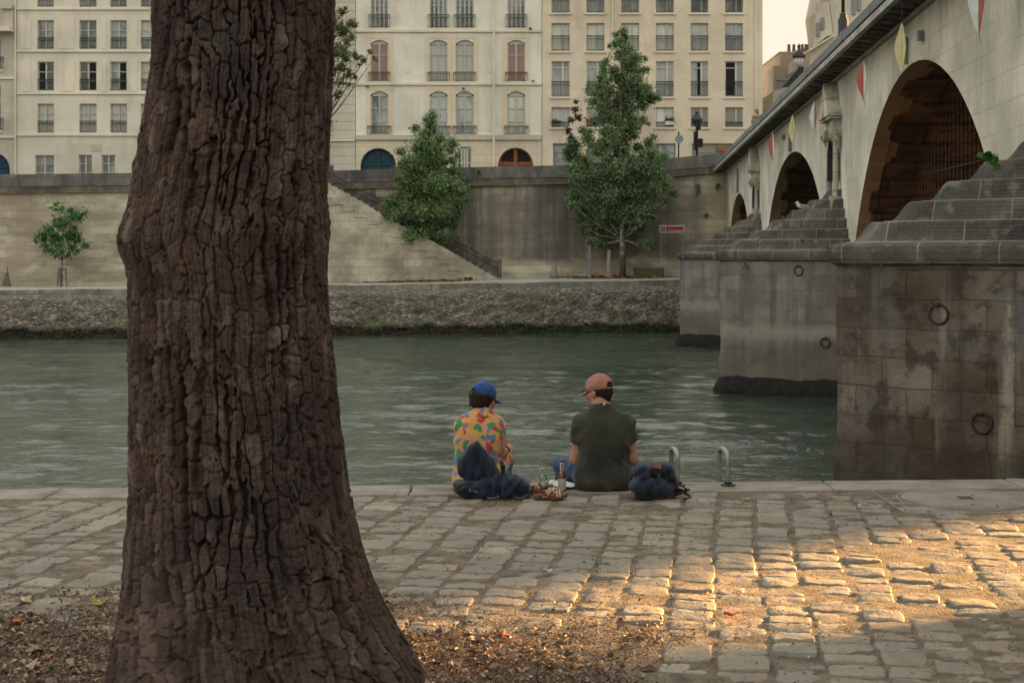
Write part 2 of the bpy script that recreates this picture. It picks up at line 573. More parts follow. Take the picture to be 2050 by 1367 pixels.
# ================================================================== near quay: edge line, base sheet, coping
def edge_y(X): return 10.675 + .061 * X                 # far (water) edge of the coping
COPE = .44
n = NB('joint_dirt')
f1 = n.noise(sc=9, det=6); f2 = n.noise(sc=70, det=3)
c = n.mix(n.rng(f1, .3, .7), (.100, .079, .060), (.200, .164, .126))
c = n.mix(n.rng(f2, .5, .7, 0, .6), c, (.065, .050, .038))
m_dirt = n.done(c, .95, n.bump(n.m('ADD', n.m('MULTIPLY', f1, .5), f2), .8, .012), .15)
gx = np.concatenate([[-400, -60, -15], np.arange(-6.6, 6.7, .06), [15, 60, 400]])
gy = np.concatenate([[-400, -60, -8, 0], np.arange(3.4, 10.0, .06), [10.3]])
GX, GY = np.meshgrid(gx, gy)
GY2 = np.where(GY > 10.2, edge_y(np.clip(GX, -60, 60)) - .3, GY)
GZ = -.0065 + .005 * fbm(GX * 1.1, GY * 1.1, 3, 3) + .008 * fbm(GX * 9, GY * 9, 4, 3)
npmesh('quay_ground', np.stack([GX, GY2, GZ], -1).reshape(-1, 3), gridfaces(len(gy), len(gx)), m_dirt, None, True)
tag(bpy.data.objects['quay_ground'], kind='structure')

n = NB('coping_granite')
f1 = n.noise(sc=3, det=7); f2 = n.noise(sc=120, det=2)
c = n.mix(n.rng(f1, .3, .7), (.185, .165, .135), (.285, .258, .212))
c = n.mix(n.rng(f2, .5, .68, 0, .5), c, (.10, .09, .078))
c = n.mix(n.rng(n.noise(n.mp(sc=(1, 2.2, 1)), sc=3.2, det=7, ro=.65), .5, .66, 0, .75), c, (.105, .086, .066))
m_cope = n.done(c, .85, n.bump(n.m('ADD', f2, n.m('MULTIPLY', f1, .8)), .5, .006), .3)
mb = MB()
x = -40.0
while x < 7.3:
    L = rnd.uniform(1.0, 1.7)
    x1 = x + L - .012
    dz = rnd.uniform(-.004, .004)
    pts = [(x, edge_y(x) - COPE), (x1, edge_y(x1) - COPE), (x1, edge_y(x1)), (x, edge_y(x))]
    mb.prism([(a, b, -.42) for a, b in pts], (0, 0, .424 + dz))
    x += L
cp = mb.build('kerb', m_cope); bevel(cp, .012, 2); tag(cp, kind='structure')
mb = MB()
mb.prism([(-400, edge_y(-60) - 3, -4), (-60, edge_y(-60) - .06, -4), (7.3, edge_y(7.3) - .06, -4), (7.3, 9.6, -4), (-60, 5.5, -4), (-400, 4, -4)], (0, 0, 3.6))
qw = mb.build('embankment', stone('embankment_stone', (.2, .18, .15), (.26, .24, .2), (.12, .11, .1), 1.1, .45)); tag(qw, kind='structure')

# ================================================================== cobblestones (every stone its own dome, one paving)
n = NB('cobble_stone')
t = n.attr('tint'); t2 = n.attr('tone')
f1 = n.noise(sc=7, det=7, ro=.6); f2 = n.noise(sc=55, det=4)
c = n.ramp(t, [(0, (.140, .116, .093)), (.35, (.186, .158, .127)), (.7, (.235, .200, .160)), (1, (.305, .265, .214))])
c = n.mix(n.rng(t2, .55, 1, 0, .55), c, (.215, .155, .118))
c = n.mix(n.rng(t2, .25, .0, 0, .5), c, (.175, .172, .155))
c = n.mix(n.rng(f1, .45, .75, 0, .6), c, (.31, .27, .215))
c = n.mix(n.rng(n.noise(sc=2.6, det=6), .5, .75, 0, .6), c, (.120, .096, .076))
c = n.mix(n.rng(n.noise(sc=19, det=6, ro=.65), .56, .68, 0, .7), c, (.085, .068, .055))
c = n.mix(n.rng(f2, .52, .72, 0, .5), c, (.10, .083, .068))
m_cob = n.done(c, n.rng(f1, .2, .8, .62, .86), n.bump(n.m('ADD', n.m('MULTIPLY', f1, 1.3), n.m('MULTIPLY', f2, .5)), .75, .010), .35)

ang = math.atan2(.155, 1.0)
ca, sa = math.cos(ang), math.sin(ang)
prm = np.array([-1, -.97, -.88, -.72, -.5, -.25, 0, .25, .5, .72, .88, .97, 1.0])
ns = len(prm)
SS, TT = np.meshgrid(prm, prm)                           # s across, t along
fr = gridfaces(ns, ns)
PLATE = (2.62, 3.92, 9.50, 10.52)
V, Fc, TI, TO = [], [], [], []
cnt = 0
def in_pit(X, Y): return X < .72 + .1 * math.sin(Y * 5) and Y < 6.55 + .12 * math.sin(X * 4.3)
a = -9.0
while a < 9.5:
    w = rnd.uniform(.205, .262)
    b = 1.5 + rnd.uniform(0, .2)
    while b < 12.5:
        L = rnd.choice((rnd.uniform(.135, .20), rnd.uniform(.15, .21), rnd.uniform(.19, .25)))
        ja, jb = rnd.uniform(.012, .030), rnd.uniform(.006, .024)
        wig = .016 * math.sin(b * 1.3 + a * 2.7)
        ac, bc = a + w / 2 + wig + rnd.uniform(-.006, .006), b + L / 2
        X = ac * ca + bc * sa; Y = -ac * sa + bc * ca
        b += L
        if Y < 3.4 or abs(X) > 6.4 or Y > edge_y(X) - COPE - L * .5 - .01: continue
        if PLATE[0] - .1 < X < PLATE[1] + .1 and Y > PLATE[2] - .07: continue
        if in_pit(X, Y): continue
        ha, hb = (w - ja) / 2, (L - jb) / 2
        pw = rnd.uniform(3.5, 8.)
        rcor = rnd.uniform(.03, .13)
        k = np.array([rnd.uniform(-1, 1) for _ in range(8)])
        ox = ha * SS * (1 - rcor * TT ** 4) + .007 * k[0] * TT + .006 * k[1] * TT * TT
        oy = hb * TT * (1 - rcor * SS ** 4) + .007 * k[2] * SS + .008 * k[3] * SS * SS
        ox += .0045 * fbm(SS * 1.9 + cnt * 7.1, TT * 1.9, 21, 2); oy += .0045 * fbm(SS * 1.9, TT * 1.9 + cnt * 5.3, 22, 2)
        dome = (1 - np.abs(SS) ** pw) * (1 - np.abs(TT) ** pw)
        z = -.009 + rnd.uniform(-.007, .008) + .0065 * dome ** .5 + ox * .045 * k[4] + oy * .085 * k[5] \
            + .0055 * fbm(SS * 1.3 + cnt * 3.3, TT * 1.3 + cnt, 5, 2) + 0.0050 * fbm(SS * 3.7 + cnt, TT * 3.7 + cnt * 2.2, 6, 2)
        edge = np.maximum(np.abs(SS), np.abs(TT))
        z = np.where(edge >= .999, -.055, z)
        px_ = (ac + ox) * ca + (bc + oy) * sa; py_ = -(ac + ox) * sa + (bc + oy) * ca
        V.append(np.stack([px_, py_, z], -1).reshape(-1, 3)); Fc.append(fr + cnt * ns * ns)
        TI.append(np.full(ns * ns, min(1, max(0, rnd.gauss(.48, .2))))); TO.append(np.full(ns * ns, rnd.random()))
        cnt += 1
    a += w
cb = npmesh('cobblestone_paving', np.concatenate(V), np.concatenate(Fc), m_cob, None, True,
            {'tint': np.concatenate(TI), 'tone': np.concatenate(TO)})
tag(cb, kind='structure')

# far, unseen parts of the quay: one paved sheet each side and behind
n = NB('far_paving')
bcol, bfac = n.brick(n.mp(rot=(0, 0, ang)), .24, .18, .03, (.13, .12, .105), (.18, .165, .14), (.09, .08, .065))
m_farpave = n.done(n.mix(n.rng(n.noise(sc=5, det=5), .4, .7, 0, .4), bcol, (.09, .08, .07)), .85, n.bump(bfac, -.5, .02), .3)
mb = MB()
mb.quad((-400, -400, -.012), (400, -400, -.012), (400, 3.45, -.012), (-400, 3.45, -.012))
mb.quad((-400, 3.45, -.012), (-6.35, 3.45, -.012), (-6.35, edge_y(-6.35) - COPE - .01, -.012), (-400, edge_y(-60) - COPE - 3, -.012))
mb.quad((6.35, 3.45, -.012), (400, 3.45, -.012), (400, 10.6, -.012), (6.35, edge_y(6.35) - COPE - .01, -.012))
tag(mb.build('quay_pavement', m_farpave), kind='structure')

# ---- cast-iron access cover in its slab, by the coping
n = NB('cover_slab')
f1 = n.noise(sc=4, det=6); f2 = n.noise(sc=90, det=3)
c = n.mix(n.rng(f1, .3, .7), (.16, .135, .11), (.25, .215, .178))
c = n.mix(n.rng(f2, .5, .7, 0, .5), c, (.07, .062, .055))
m_slab = n.done(c, .75, n.bump(n.m('ADD', f1, f2), .4, .006), .35)
hc = thing('manhole_cover', 'large round access cover set in a flat square slab beside the kerb', 'manhole cover', (3.2, 10.03, 0))
mb = MB()
sl_ = [(PLATE[0], PLATE[2], -.05), (PLATE[1], PLATE[2], -.05), (PLATE[1], PLATE[3] - .13, -.05), (PLATE[0], PLATE[3] - .17, -.05)]
mb.prism(sl_, (0, 0, .046))
bevel(mb.build('slab', m_slab, hc), .006)
cx, cy, R = 3.19, 10.02, .44
mb = MB(); mb.lathe([(R + .035, -.03), (R + .035, .001), (R + .012, .002), (R + .012, -.03)], (cx, cy, 0), 72)
mb.build('rim', m_slab, hc, True)
mb = MB(); mb.lathe([(R, -.03), (R, .003), (R - .01, .006), (0, .007)], (cx, cy, 0), 72)
cv = mb.build('cover', m_slab, hc)
for s_ in (-1, 1): MB().box(cx - .05, cx + .05, cy + s_ * .035 - .008, cy + s_ * .035 + .008, .004, .012).build('lifting_slot', flat('dark_slot', (.02, .018, .016)), hc)
for x0 in (PLATE[0] - .012, PLATE[1] + .004): MB().box(x0, x0 + .010, PLATE[2], PLATE[3] - .15, -.05, .006).build('edge_frame', m_zinc, hc)

# ================================================================== the big foreground trunk
YT = 5.6
prof_y = [-420, 0, 60, 100, 150, 200, 250, 300, 350, 400, 440, 470, 490, 510, 530, 560, 600, 700, 800, 900, 1000, 1050, 1100, 1150, 1200, 1250, 1300, 1340, 1367, 1385]
prof_l = [318, 303, 302, 301, 296, 290, 283, 276, 269, 262, 255, 248, 246, 247, 252, 255, 257, 258, 258, 257, 255, 252, 249, 246, 243, 238, 232, 226, 221, 217]
prof_r = [690, 672, 670, 668, 667, 665, 662, 660, 658, 657, 656, 656, 656, 657, 657, 658, 660, 668, 677, 688, 703, 714, 726, 741, 761, 789, 819, 843, 859, 872]
pz = np.array([wz(y, YT) for y in prof_y])[::-1]
pl = np.array([wx(x, YT) for x in prof_l])[::-1]
pr = np.array([wx(x, YT) for x in prof_r])[::-1]
th = np.concatenate([np.linspace(math.radians(168), math.radians(372), 560), np.linspace(math.radians(372), math.radians(528), 90)[1:]])
zz = np.linspace(-.06, 4.4, 1000)
TH, ZZt = np.meshgrid(th, zz)
Lz, Rz = np.interp(ZZt, pz, pl), np.interp(ZZt, pz, pr)
cxz, rz_ = (Lz + Rz) / 2, (Rz - Lz) / 2 - .008
flare = sstep(.75, 0, ZZt)
lob = 1 + flare * .10 * np.cos(3 * TH + 1.1) + .02 * np.sin(5 * TH + ZZt * 2)
lob = np.where((np.abs(np.cos(TH)) > .9), 1 + (lob - 1) * .2, lob)
rr = rz_ * lob
u = (TH - math.radians(270)) * .41; v = ZZt
# long plates: wandering vertical fissures, broken across at uneven heights, over a finer set of cracks
def plates(pu, pv, su, sv, seed, wv, wh):
    ph = pu / su + 1.5 * fbm(pu * 4.5, pv * 1.2, seed, 3) + .36 * fbm(pu * 15, pv * 4.5, seed + 1, 2) + .24 * fbm(pu * 44, pv * 30, seed + 3, 2)
    idu = np.floor(ph); fu = ph - idu
    ps = pv / sv + _h2(idu.astype(np.int64), 3 + 0 * idu.astype(np.int64), seed) * 7 + .75 * fbm(idu * 3.7 + pu * 9, pv * 5.5, seed + 2, 3)
    idv = np.floor(ps); fv = ps - idv
    hid = _h2(idu.astype(np.int64), idv.astype(np.int64), seed + 5)
    wv_ = wv * np.clip(-.35 + 2.5 * vnoise(pu * 10, pv * 3.6, seed + 7), .0, 2.2); wh_ = wh * (.1 + 1.8 * _h2(idu.astype(np.int64), idv.astype(np.int64), seed + 8)) * (.4 + 1.2 * vnoise(pu * 30, pv * 9, seed + 9))
    du = np.minimum(fu, 1 - fu) * su; dv = np.minimum(fv, 1 - fv) * sv
    cu = sstep(.30, 1, du / np.maximum(wv_, 1e-4)); cv = sstep(.25, 1, dv / np.maximum(wh_, 1e-4))
    return cu, cv, hid, fu
def patchwork(sets, mask):
    out = [np.where(mask < .47, x, np.where(mask < .54, y, z)) for x, y, z in zip(*sets)]
    return out
def blocks(pu, pv, seed):
    qu = pu + .012 * fbm(pu * 9, pv * 5, seed, 3); qv = pv + .03 * fbm(pu * 8, pv * 6, seed + 1, 3)
    f1, f2, i_ = cells(qu / .050, qv / .105, seed + 2, 1.0)
    w_ = .04 + .22 * vnoise(pu * 8, pv * 4, seed + 3)
    c = sstep(.25, 1, (f2 - f1) / w_)
    return c, np.ones_like(c), i_, np.full_like(c, .5)
mask = vnoise(u * 7 + .8 * fbm(u * 12, v * 9, 90, 2), v * 2.6 + .5 * fbm(u * 14, v * 8, 93, 2), 91) * .5 + .5 * vnoise(u * 13, v * 5.5, 92)
cuA, cvA, ida, fuA = patchwork([plates(u, v, .050, .110, 41, .0095, .0070), blocks(u, v, 141), plates(u + .02, v + .3, .056, .130, 241, .0105, .0070)], mask)
cuB, cvB, idb, _q = plates(u + .013, v, .022, .042, 57, .0030, .0030)
zone = sstep(-.35, .25, fbm(u * 2.4, v * 1.3, 77, 2) + .50 * np.abs(np.cos(TH)) - .18)
flk = fbm(u * 15, v * 7, 15, 4); flk = np.floor(flk * 5 + .5) / 5
hgt = -.047 * (1 - cuA) * (.40 + .60 * zone) - .014 * (1 - cvA) * (.5 + .5 * zone) - .0055 * (1 - cuB) - .0045 * (1 - cvB) \
    + .005 * (ida - .5) + .003 * (idb - .5) + .001 * np.sin(np.pi * fuA) + .006 * fbm(u * 5, v * 2.5, 12, 3) + .005 * flk + .0050 * fbm(u * 55, v * 30, 13, 4, .6)
# the swollen collar and an old scar
hgt += .020 * np.exp(-((v - 1.80) / .10) ** 2) * (1 + np.sin(u * 9))* .6
hgt += -.03 * np.exp(-(((u + .02) / .06) ** 2 + ((v - 1.17) / .07) ** 2))
rr = rr + hgt
TX = cxz + rr * np.cos(TH); TY = YT + .02 + (rr * .97) * np.sin(TH)
n = NB('bark')
t = n.attr('tint'); hgtA = n.attr('height')
f1 = n.noise(sc=5, det=7); f2 = n.noise(n.mp(sc=(1, 1, .35)), sc=60, det=5, ro=.65)
c = n.ramp(t, [(0, (.040, .027, .024)), (.45, (.070, .047, .041)), (.8, (.108, .076, .065)), (1, (.165, .125, .103))])
c = n.mix(n.rng(f1, .5, .72, 0, .65), c, (.112, .074, .054))
c = n.mix(n.rng(n.noise(sc=1.6, det=5), .5, .68, 0, .6), c, (.042, .032, .032))
c = n.mix(n.rng(n.noise(sc=3.3, det=5), .6, .74, 0, .5), c, (.125, .112, .098))
c = n.mix(n.rng(f2, .5, .72, 0, .5), c, (.024, .016, .014))
m_bark = n.done(c, .92, n.bump(n.m('ADD', f2, n.m('MULTIPLY', n.noise(sc=160, det=3), .5)), .8, .008), .15)
tr = thing('tree', 'huge dark furrowed tree trunk in the foreground with flaring roots', 'tree', (wx(470, YT), YT, 0))
tk = npmesh('trunk', np.stack([TX, TY, ZZt], -1).reshape(-1, 3), gridfaces(len(zz), len(th)), m_bark, tr, True,
            {'tint': np.clip(.5 + .55 * (ida - .5) + .5 * fbm(u * 20, v * 9, 14, 2), 0, 1).ravel(), 'height': hgt.ravel()})

# limbs and crown stand above the picture and shade the quay
m_leaf_cache = {}
def leaf_mat(name, c0, c1, c2):
    n = NB(name)
    t = n.attr('tint')
    c = n.ramp(t, [(0, c0), (.55, c1), (1, c2)])
    d = n.node('ShaderNodeBsdfDiffuse'); tl = n.node('ShaderNodeBsdfTranslucent'); g = n.node('ShaderNodeBsdfGlossy')
    g.inputs['Roughness'].default_value = .45
    n.put(d.inputs[0], c); n.put(tl.inputs[0], n.mix(1., c, (1.1, 1.25, .6), 'MULTIPLY')); g.inputs[0].default_value = (.8, .85, .8, 1)
    m1 = n.node('ShaderNodeMixShader'); m1.inputs[0].default_value = .4
    n.nt.links.new(d.outputs[0], m1.inputs[1]); n.nt.links.new(tl.outputs[0], m1.inputs[2])
    m2 = n.node('ShaderNodeMixShader'); m2.inputs[0].default_value = .06
    n.nt.links.new(m1.outputs[0], m2.inputs[1]); n.nt.links.new(g.outputs[0], m2.inputs[2])
    n.nt.links.new(m2.outputs[0], n.out_n.inputs[0])
    return n.mat


def leaves(name, clumps, size, per, mat, parent, seed=1, shell=.5, tintbias=None):
    """clumps: (centre, radius[, squash]); many small folded leaves spread through each clump"""
    r = np.random.RandomState(seed)
    Vs, Ts = [], []
    for cl in clumps:
        c, R = np.array(cl[0]), cl[1]
        k = max(6, int(per * (R ** 2)))
        d = r.normal(size=(k, 3)); d /= np.linalg.norm(d, axis=1)[:, None]
        rad = R * np.minimum(np.abs(r.normal(size=k)) * .52 + .22 * r.rand(k), 1.45)
        p = c + d * rad[:, None] * np.array([1, 1, .9])
        s = size * r.uniform(.5, 1.45, k)
        nrm = d * .7 + r.normal(size=(k, 3)) * .55 + np.array([0, 0, .35]); nrm /= np.linalg.norm(nrm, axis=1)[:, None]
        ax = np.cross(nrm, r.normal(size=(k, 3))); ax /= np.linalg.norm(ax, axis=1)[:, None]
        bx = np.cross(nrm, ax)
        droop = nrm * .22
        q = np.stack([p - ax * s[:, None] * .55, p + bx * s[:, None] * .42 - droop * s[:, None] * .4, p + ax * s[:, None] * .6 - droop * s[:, None], p - bx * s[:, None] * .42 - droop * s[:, None] * .4], 1)
        Vs.append(q.reshape(-1, 3))
        base = r.rand() * .35
        Ts.append(np.repeat(np.clip(base + r.rand(k) * .65, 0, 1), 4))
    v = np.concatenate(Vs)
    f = np.arange(len(v)).reshape(-1, 4)
    f = np.concatenate([f[:, [0, 1, 2]], f[:, [0, 2, 3]]])
    return npmesh(name, v, f, mat, parent, False, {'tint': np.concatenate(Ts)})


m_leafdark = leaf_mat('plane_leaf', (.030, .052, .018), (.048, .085, .026), (.085, .12, .035))
lb = []
r2 = random.Random(4)
top = Vector((float(cxz[-1, 0]), YT, 4.2))
ends = []
for k in range(5):
    a = k * 1.257 + .4
    e1 = top + Vector((math.cos(a) * .7, math.sin(a) * .7, 1.3 + .3 * r2.random()))
    e2 = e1 + Vector((math.cos(a) * 1.2, math.sin(a) * 1.2, 1.4 + r2.random()))
    mb = MB(); mb.tube([top - Vector((0, 0, .25)), (top + e1) / 2 + Vector((0, 0, -.1)), e1, e2], [.27, .2, .15, .06], 10)
    mb.build('limb', m_bark, tr, True)
    ends += [e1, e2, (e1 + e2) / 2]
cl = []
for e in ends:
    for _ in range(3):
        q = e + Vector((r2.uniform(-1.3, 1.3), r2.uniform(-1.3, 1.3), r2.uniform(.3, 1.6)))
        q.z = max(q.z, 5.6)
        cl.append((q, r2.uniform(.6, 1.0)))
leaves('crown', cl, .24, 28, m_leafdark, tr, 3)
# ================================================================== the far bank: revetment, lower quay, wall
def yw(X): return 68.83 + .177 * max(-34, min(13, X))            # waterline
def zq(X): return .4175 + .0123 * max(-34, min(13, X))           # edge of the lower quay
YWALL = 77.0
bx_ = [-60, -34, -24, -9.9, -.7, 2.0, 9.05, 12.5]
bz_ = [.13, .13, .14, .32, .59, .63, .67, .70]
def zb(X): return float(np.interp(X, bx_, bz_))                  # foot of the wall
tx_ = [-60, -27.7, -20.9, -9.9, -7.4, -.7, 2.8, 5.0, 8.28, 10.05, 11.6, 13]
tz_ = [6.1, 6.16, 6.24, 6.37, 6.43, 6.59, 6.66, 6.82, 7.02, 7.18, 7.32, 7.36]
def zt(X): return float(np.interp(X, tx_, tz_))                  # top of the parapet

n = NB('rubble_revetment')
o = n.xyz()
hrel = n.m('SUBTRACT', o[2], n.m('MULTIPLY', o[0], .0123))
wv_ = n.mp(sc=(.62, .8, 2.1))
vd = n.voro(wv_, 5.6, 'F1', 'Color'); vdist = n.voro(wv_, 5.6, 'DISTANCE_TO_EDGE')
sep = n.node('ShaderNodeSeparateColor'); n.put(sep.inputs[0], vd)
c = n.ramp(sep.outputs[0], [(0, (.17, .147, .118)), (.5, (.25, .222, .18)), (1, (.36, .325, .265))])
c = n.mix(n.rng(vdist, .07, .0), c, (.085, .07, .056))
f1 = n.noise(sc=.7, det=7, ro=.6); f2 = n.noise(sc=7, det=6, ro=.65)
c = n.mix(n.rng(f1, .48, .68, 0, .75), c, (.115, .092, .075))
c = n.mix(n.rng(f2, .5, .7, 0, .6), c, (.09, .075, .058))
c = n.mix(n.m('MULTIPLY', n.rng(n.noise(sc=.35, det=6), .46, .6), .55), c, (.11, .125, .06))
up = n.rng(n.m('ADD', hrel, n.m('MULTIPLY', f1, .9)), .28, .62)
c = n.mix(n.m('MULTIPLY', up, .75), c, (.32, .315, .275))
low = n.rng(n.m('ADD', o[2], n.m('MULTIPLY', n.m('ADD', f1, n.m('MULTIPLY', f2, .5)), .75)), -.86, -1.12)
c = n.mix(low, c, n.mix(n.rng(f2, .45, .6), (.010, .011, .007), (.045, .042, .018)))
h = n.m('ADD', n.m('MULTIPLY', n.rng(vdist, 0, .2), 1.), f2)
m_revet = n.done(c, .9, n.bump(h, 1., .09), .2)
X = np.concatenate([np.linspace(-60, -30, 20), np.linspace(-29.9, 16, 460)])
T = np.linspace(0, 1, 60)
XX, TT_ = np.meshgrid(X, T)
ywv = np.array([yw(x) for x in X])[None, :]; zqv = np.array([zq(x) for x in X])[None, :]
lump = fbm(XX * 2.6, TT_ * 8, 3, 4)
YY = ywv - .35 + 1.45 * TT_ - .22 * lump * np.sin(np.pi * np.clip(TT_ * 1.05, 0, 1)) - .35 * (TT_ < .22) * (1 - TT_ / .22) * (.5 + fbm(XX * 1.3, TT_ * 3, 8, 3))
ZZ = -2.35 + (zqv + 2.35) * TT_ + .06 * lump * np.sin(np.pi * TT_)
# pale kerb course on top and then the lower quay
npmesh('river_bank', np.stack([XX, YY, ZZ], -1).reshape(-1, 3), gridfaces(len(T), len(X)), m_revet, None, True)
tag(bpy.data.objects['river_bank'], kind='structure')
n = NB('lower_quay_paving')
f1 = n.noise(sc=.6, det=6); f2 = n.noise(sc=6, det=5)
c = n.mix(n.rng(f1, .3, .7), (.26, .25, .215), (.38, .365, .315))
c = n.mix(n.rng(f2, .5, .7, 0, .5), c, (.13, .12, .10))
m_lq = n.done(c, .9, n.bump(f2, .5, .02))
T2 = np.linspace(0, 1, 8)
XX, TT_ = np.meshgrid(X, T2)
zbv = np.array([zb(x) for x in X])[None, :]
YY = (ywv + 1.1) + (YWALL + .1 - ywv - 1.1) * TT_
ZZ = zqv + (zbv - zqv) * TT_ + .015 * fbm(XX, TT_ * 6, 5, 2)
npmesh('lower_quay', np.stack([XX, YY, ZZ], -1).reshape(-1, 3), gridfaces(len(T2), len(X)), m_lq, None, True)
tag(bpy.data.objects['lower_quay'], kind='structure')
mb = MB()
x = -34.0
while x < 12.5:
    L = rnd.uniform(1.0, 1.9)
    a0, a1 = x, x + L - .03
    mb.prism([(a0, yw(a0) + .98, zq(a0) - .3), (a1, yw(a1) + .98, zq(a1) - .3), (a1, yw(a1) + 1.5, zq(a1) - .3), (a0, yw(a0) + 1.5, zq(a0) - .3)], (0, 0, .34 + rnd.uniform(-.015, .02)))
    x += L
tag(bevel(mb.build('quay_kerb', stone('quay_kerb_stone', (.22, .21, .18), (.30, .285, .24), (.2, .19, .17), 1.4, .5)), .03), kind='structure')

# ---- upper quay wall (one thing) : wall, string course, parapet
n = NB('quay_wall_stone')
o = n.xyz()
wob = n.m('MULTIPLY_ADD', n.noise(sc=1.3, det=3), .14, -.07)
bc, bf = n.brick(n.vec(n.m('ADD', o[0], wob), n.m('ADD', o[2], n.m('MULTIPLY', wob, .6))), 1.05, .42, .010, (.40, .365, .295), (.53, .49, .405), (.37, .335, .27))
f1 = n.noise(n.mp(sc=(.5, 1, 1.6)), sc=.9, det=7, ro=.6)
base = n.mix(n.rng(f1, .32, .7), n.mix(1., bc, (.62, .6, .56), 'MULTIPLY'), n.mix(1., bc, (1.15, 1.13, 1.08), 'MULTIPLY'))
base = n.mix(n.rng(n.noise(sc=.55, det=6), .5, .68, 0, .6), base, (.33, .26, .205))
base = n.mix(n.rng(n.noise(n.mp(sc=(.6, 1, 1.8)), sc=1.5, det=6), .52, .66, 0, .55), base, (.26, .235, .19))
base = n.mix(n.rng(n.noise(sc=6, det=5), .55, .72, 0, .5), base, (.25, .23, .195))
# black run-off crust on the right-hand stretch, with cleaner vertical strips and a re-laid pale foot
stk = n.noise(n.vec(n.m('MULTIPLY', o[0], 1.0), 0., n.m('MULTIPLY', o[2], .05)), sc=.55, det=6, ro=.55)
stk2 = n.noise(n.vec(n.m('MULTIPLY', o[0], 1.0), 0., n.m('MULTIPLY', o[2], .10)), sc=2.6, det=6, ro=.6)
xm = n.rng(n.m('ADD', o[0], n.m('MULTIPLY', n.noise(sc=.5, det=4), 2.4)), -3.0, -1.6)
xr = n.rng(n.m('ADD', o[0], n.m('MULTIPLY', n.noise(sc=.4, det=4), 2.5)), 12.0, 10.6)
foot = n.rng(n.m('ADD', o[2], n.m('MULTIPLY', n.noise(sc=.45, det=5), 1.4)), 2.0, 2.5)
crust = n.m('MULTIPLY', n.m('MULTIPLY', xm, xr), n.m('MULTIPLY', foot, n.rng(n.m('ADD', stk, n.m('MULTIPLY_ADD', stk2, .35, -.17)), .36, .56, .35, 1.)))
base = n.mix(n.m('MULTIPLY', crust, .88), base, n.mix(n.rng(stk2, .4, .65), (.070, .063, .066), (.13, .118, .112)))
base = n.mix(n.m('MULTIPLY', n.rng(stk2, .55, .75), n.rng(o[2], 2.2, 5.5, 0, .55)), base, (.09, .08, .068))
h = n.m('ADD', n.m('MULTIPLY', bf, -.6), n.noise(sc=11, det=6, ro=.65))
m_qwall = n.done(base, .92, n.bump(h, .7, .03), .2)
n = NB('parapet_stone')
o = n.xyz()
bc, bf = n.brick(n.vec(o[0], o[2]), 1.9, 3.0, .012, (.13, .125, .12), (.19, .185, .172), (.08, .077, .072))
f1 = n.noise(n.mp(sc=(1, 1, .35)), sc=1.6, det=7, ro=.65)
c = n.mix(n.rng(f1, .42, .68), bc, (.075, .074, .078)); c = n.mix(n.rng(n.noise(sc=2.2, det=6), .54, .7, 0, .7), c, (.22, .205, .17))
m_para = n.done(c, .9, n.bump(n.m('ADD', n.noise(sc=12, det=5), n.m('MULTIPLY', bf, -.6)), .6, .025), .2)

qw = thing('quay_wall', 'tall weathered stone wall of the far bank under a dark parapet', 'wall', (0, YWALL, .5))
X = np.concatenate([[-60, -45], np.linspace(-34, 13, 95)])
def strip(mb, y0, z0f, z1f, depth, m=0):
    """wall band of a given height following the slope of the bank"""
    for a, b in zip(X[:-1], X[1:]):
        mb.quad((a, y0, z0f(a)), (b, y0, z0f(b)), (b, y0, z1f(b)), (a, y0, z1f(a)), m)
        mb.quad((a, y0, z1f(a)), (b, y0, z1f(b)), (b, y0 + depth, z1f(b)), (a, y0 + depth, z1f(a)), m)
        mb.quad((a, y0 + depth, z0f(a)), (b, y0 + depth, z0f(b)), (b, y0, z0f(b)), (a, y0, z0f(a)), m)
    return mb
strip(MB(), YWALL, lambda x: zb(x) - .3, lambda x: zt(x) - 1.02, .6).build('wall', m_qwall, qw)
sb = strip(MB(), YWALL - .16, lambda x: zt(x) - 1.02, lambda x: zt(x) - .90, .7)
strip(sb, YWALL - .08, lambda x: zt(x) - .899, lambda x: zt(x) - .66, .6)
sb.build('string_course', stone('string_course_stone', (.16, .145, .115), (.22, .2, .16), (.09, .085, .075), 1.6, 3, stain=(.07, .065, .06), st_lo=.45, st_hi=.65), qw)
pp = strip(MB(), YWALL - .12, lambda x: zt(x) - .659, lambda x: zt(x), .52)
pp.build('parapet', m_para, qw)
# drain holes
mb = MB()
for px, py in ((1408, 398), (1421, 458), (617 + 800, 470)):
    p = P(px, py, YWALL - .01); mb.lathe([(.12, 0), (.1, .05), (0, .05)], (0, 0, 0), 10)
# street level behind the parapet
mb = MB(); mb.quad((-120, YWALL + .3, 5.2), (160, YWALL + .3, 5.75), (160, 240, 5.75), (-120, 240, 5.2))
tag(mb.build('street', flat('street_asphalt', (.07, .07, .072), .9, .2, 1.)), kind='structure')
# the bank carries on beyond the bridge and far to the left
mb = MB()
mb.box(-420, -60, YWALL - 18, YWALL + 2, -4, 6.1); mb.box(32, 420, YWALL - 1, YWALL + 3, -4, 7.3)
tag(mb.build('far_embankment', m_qwall), kind='structure')

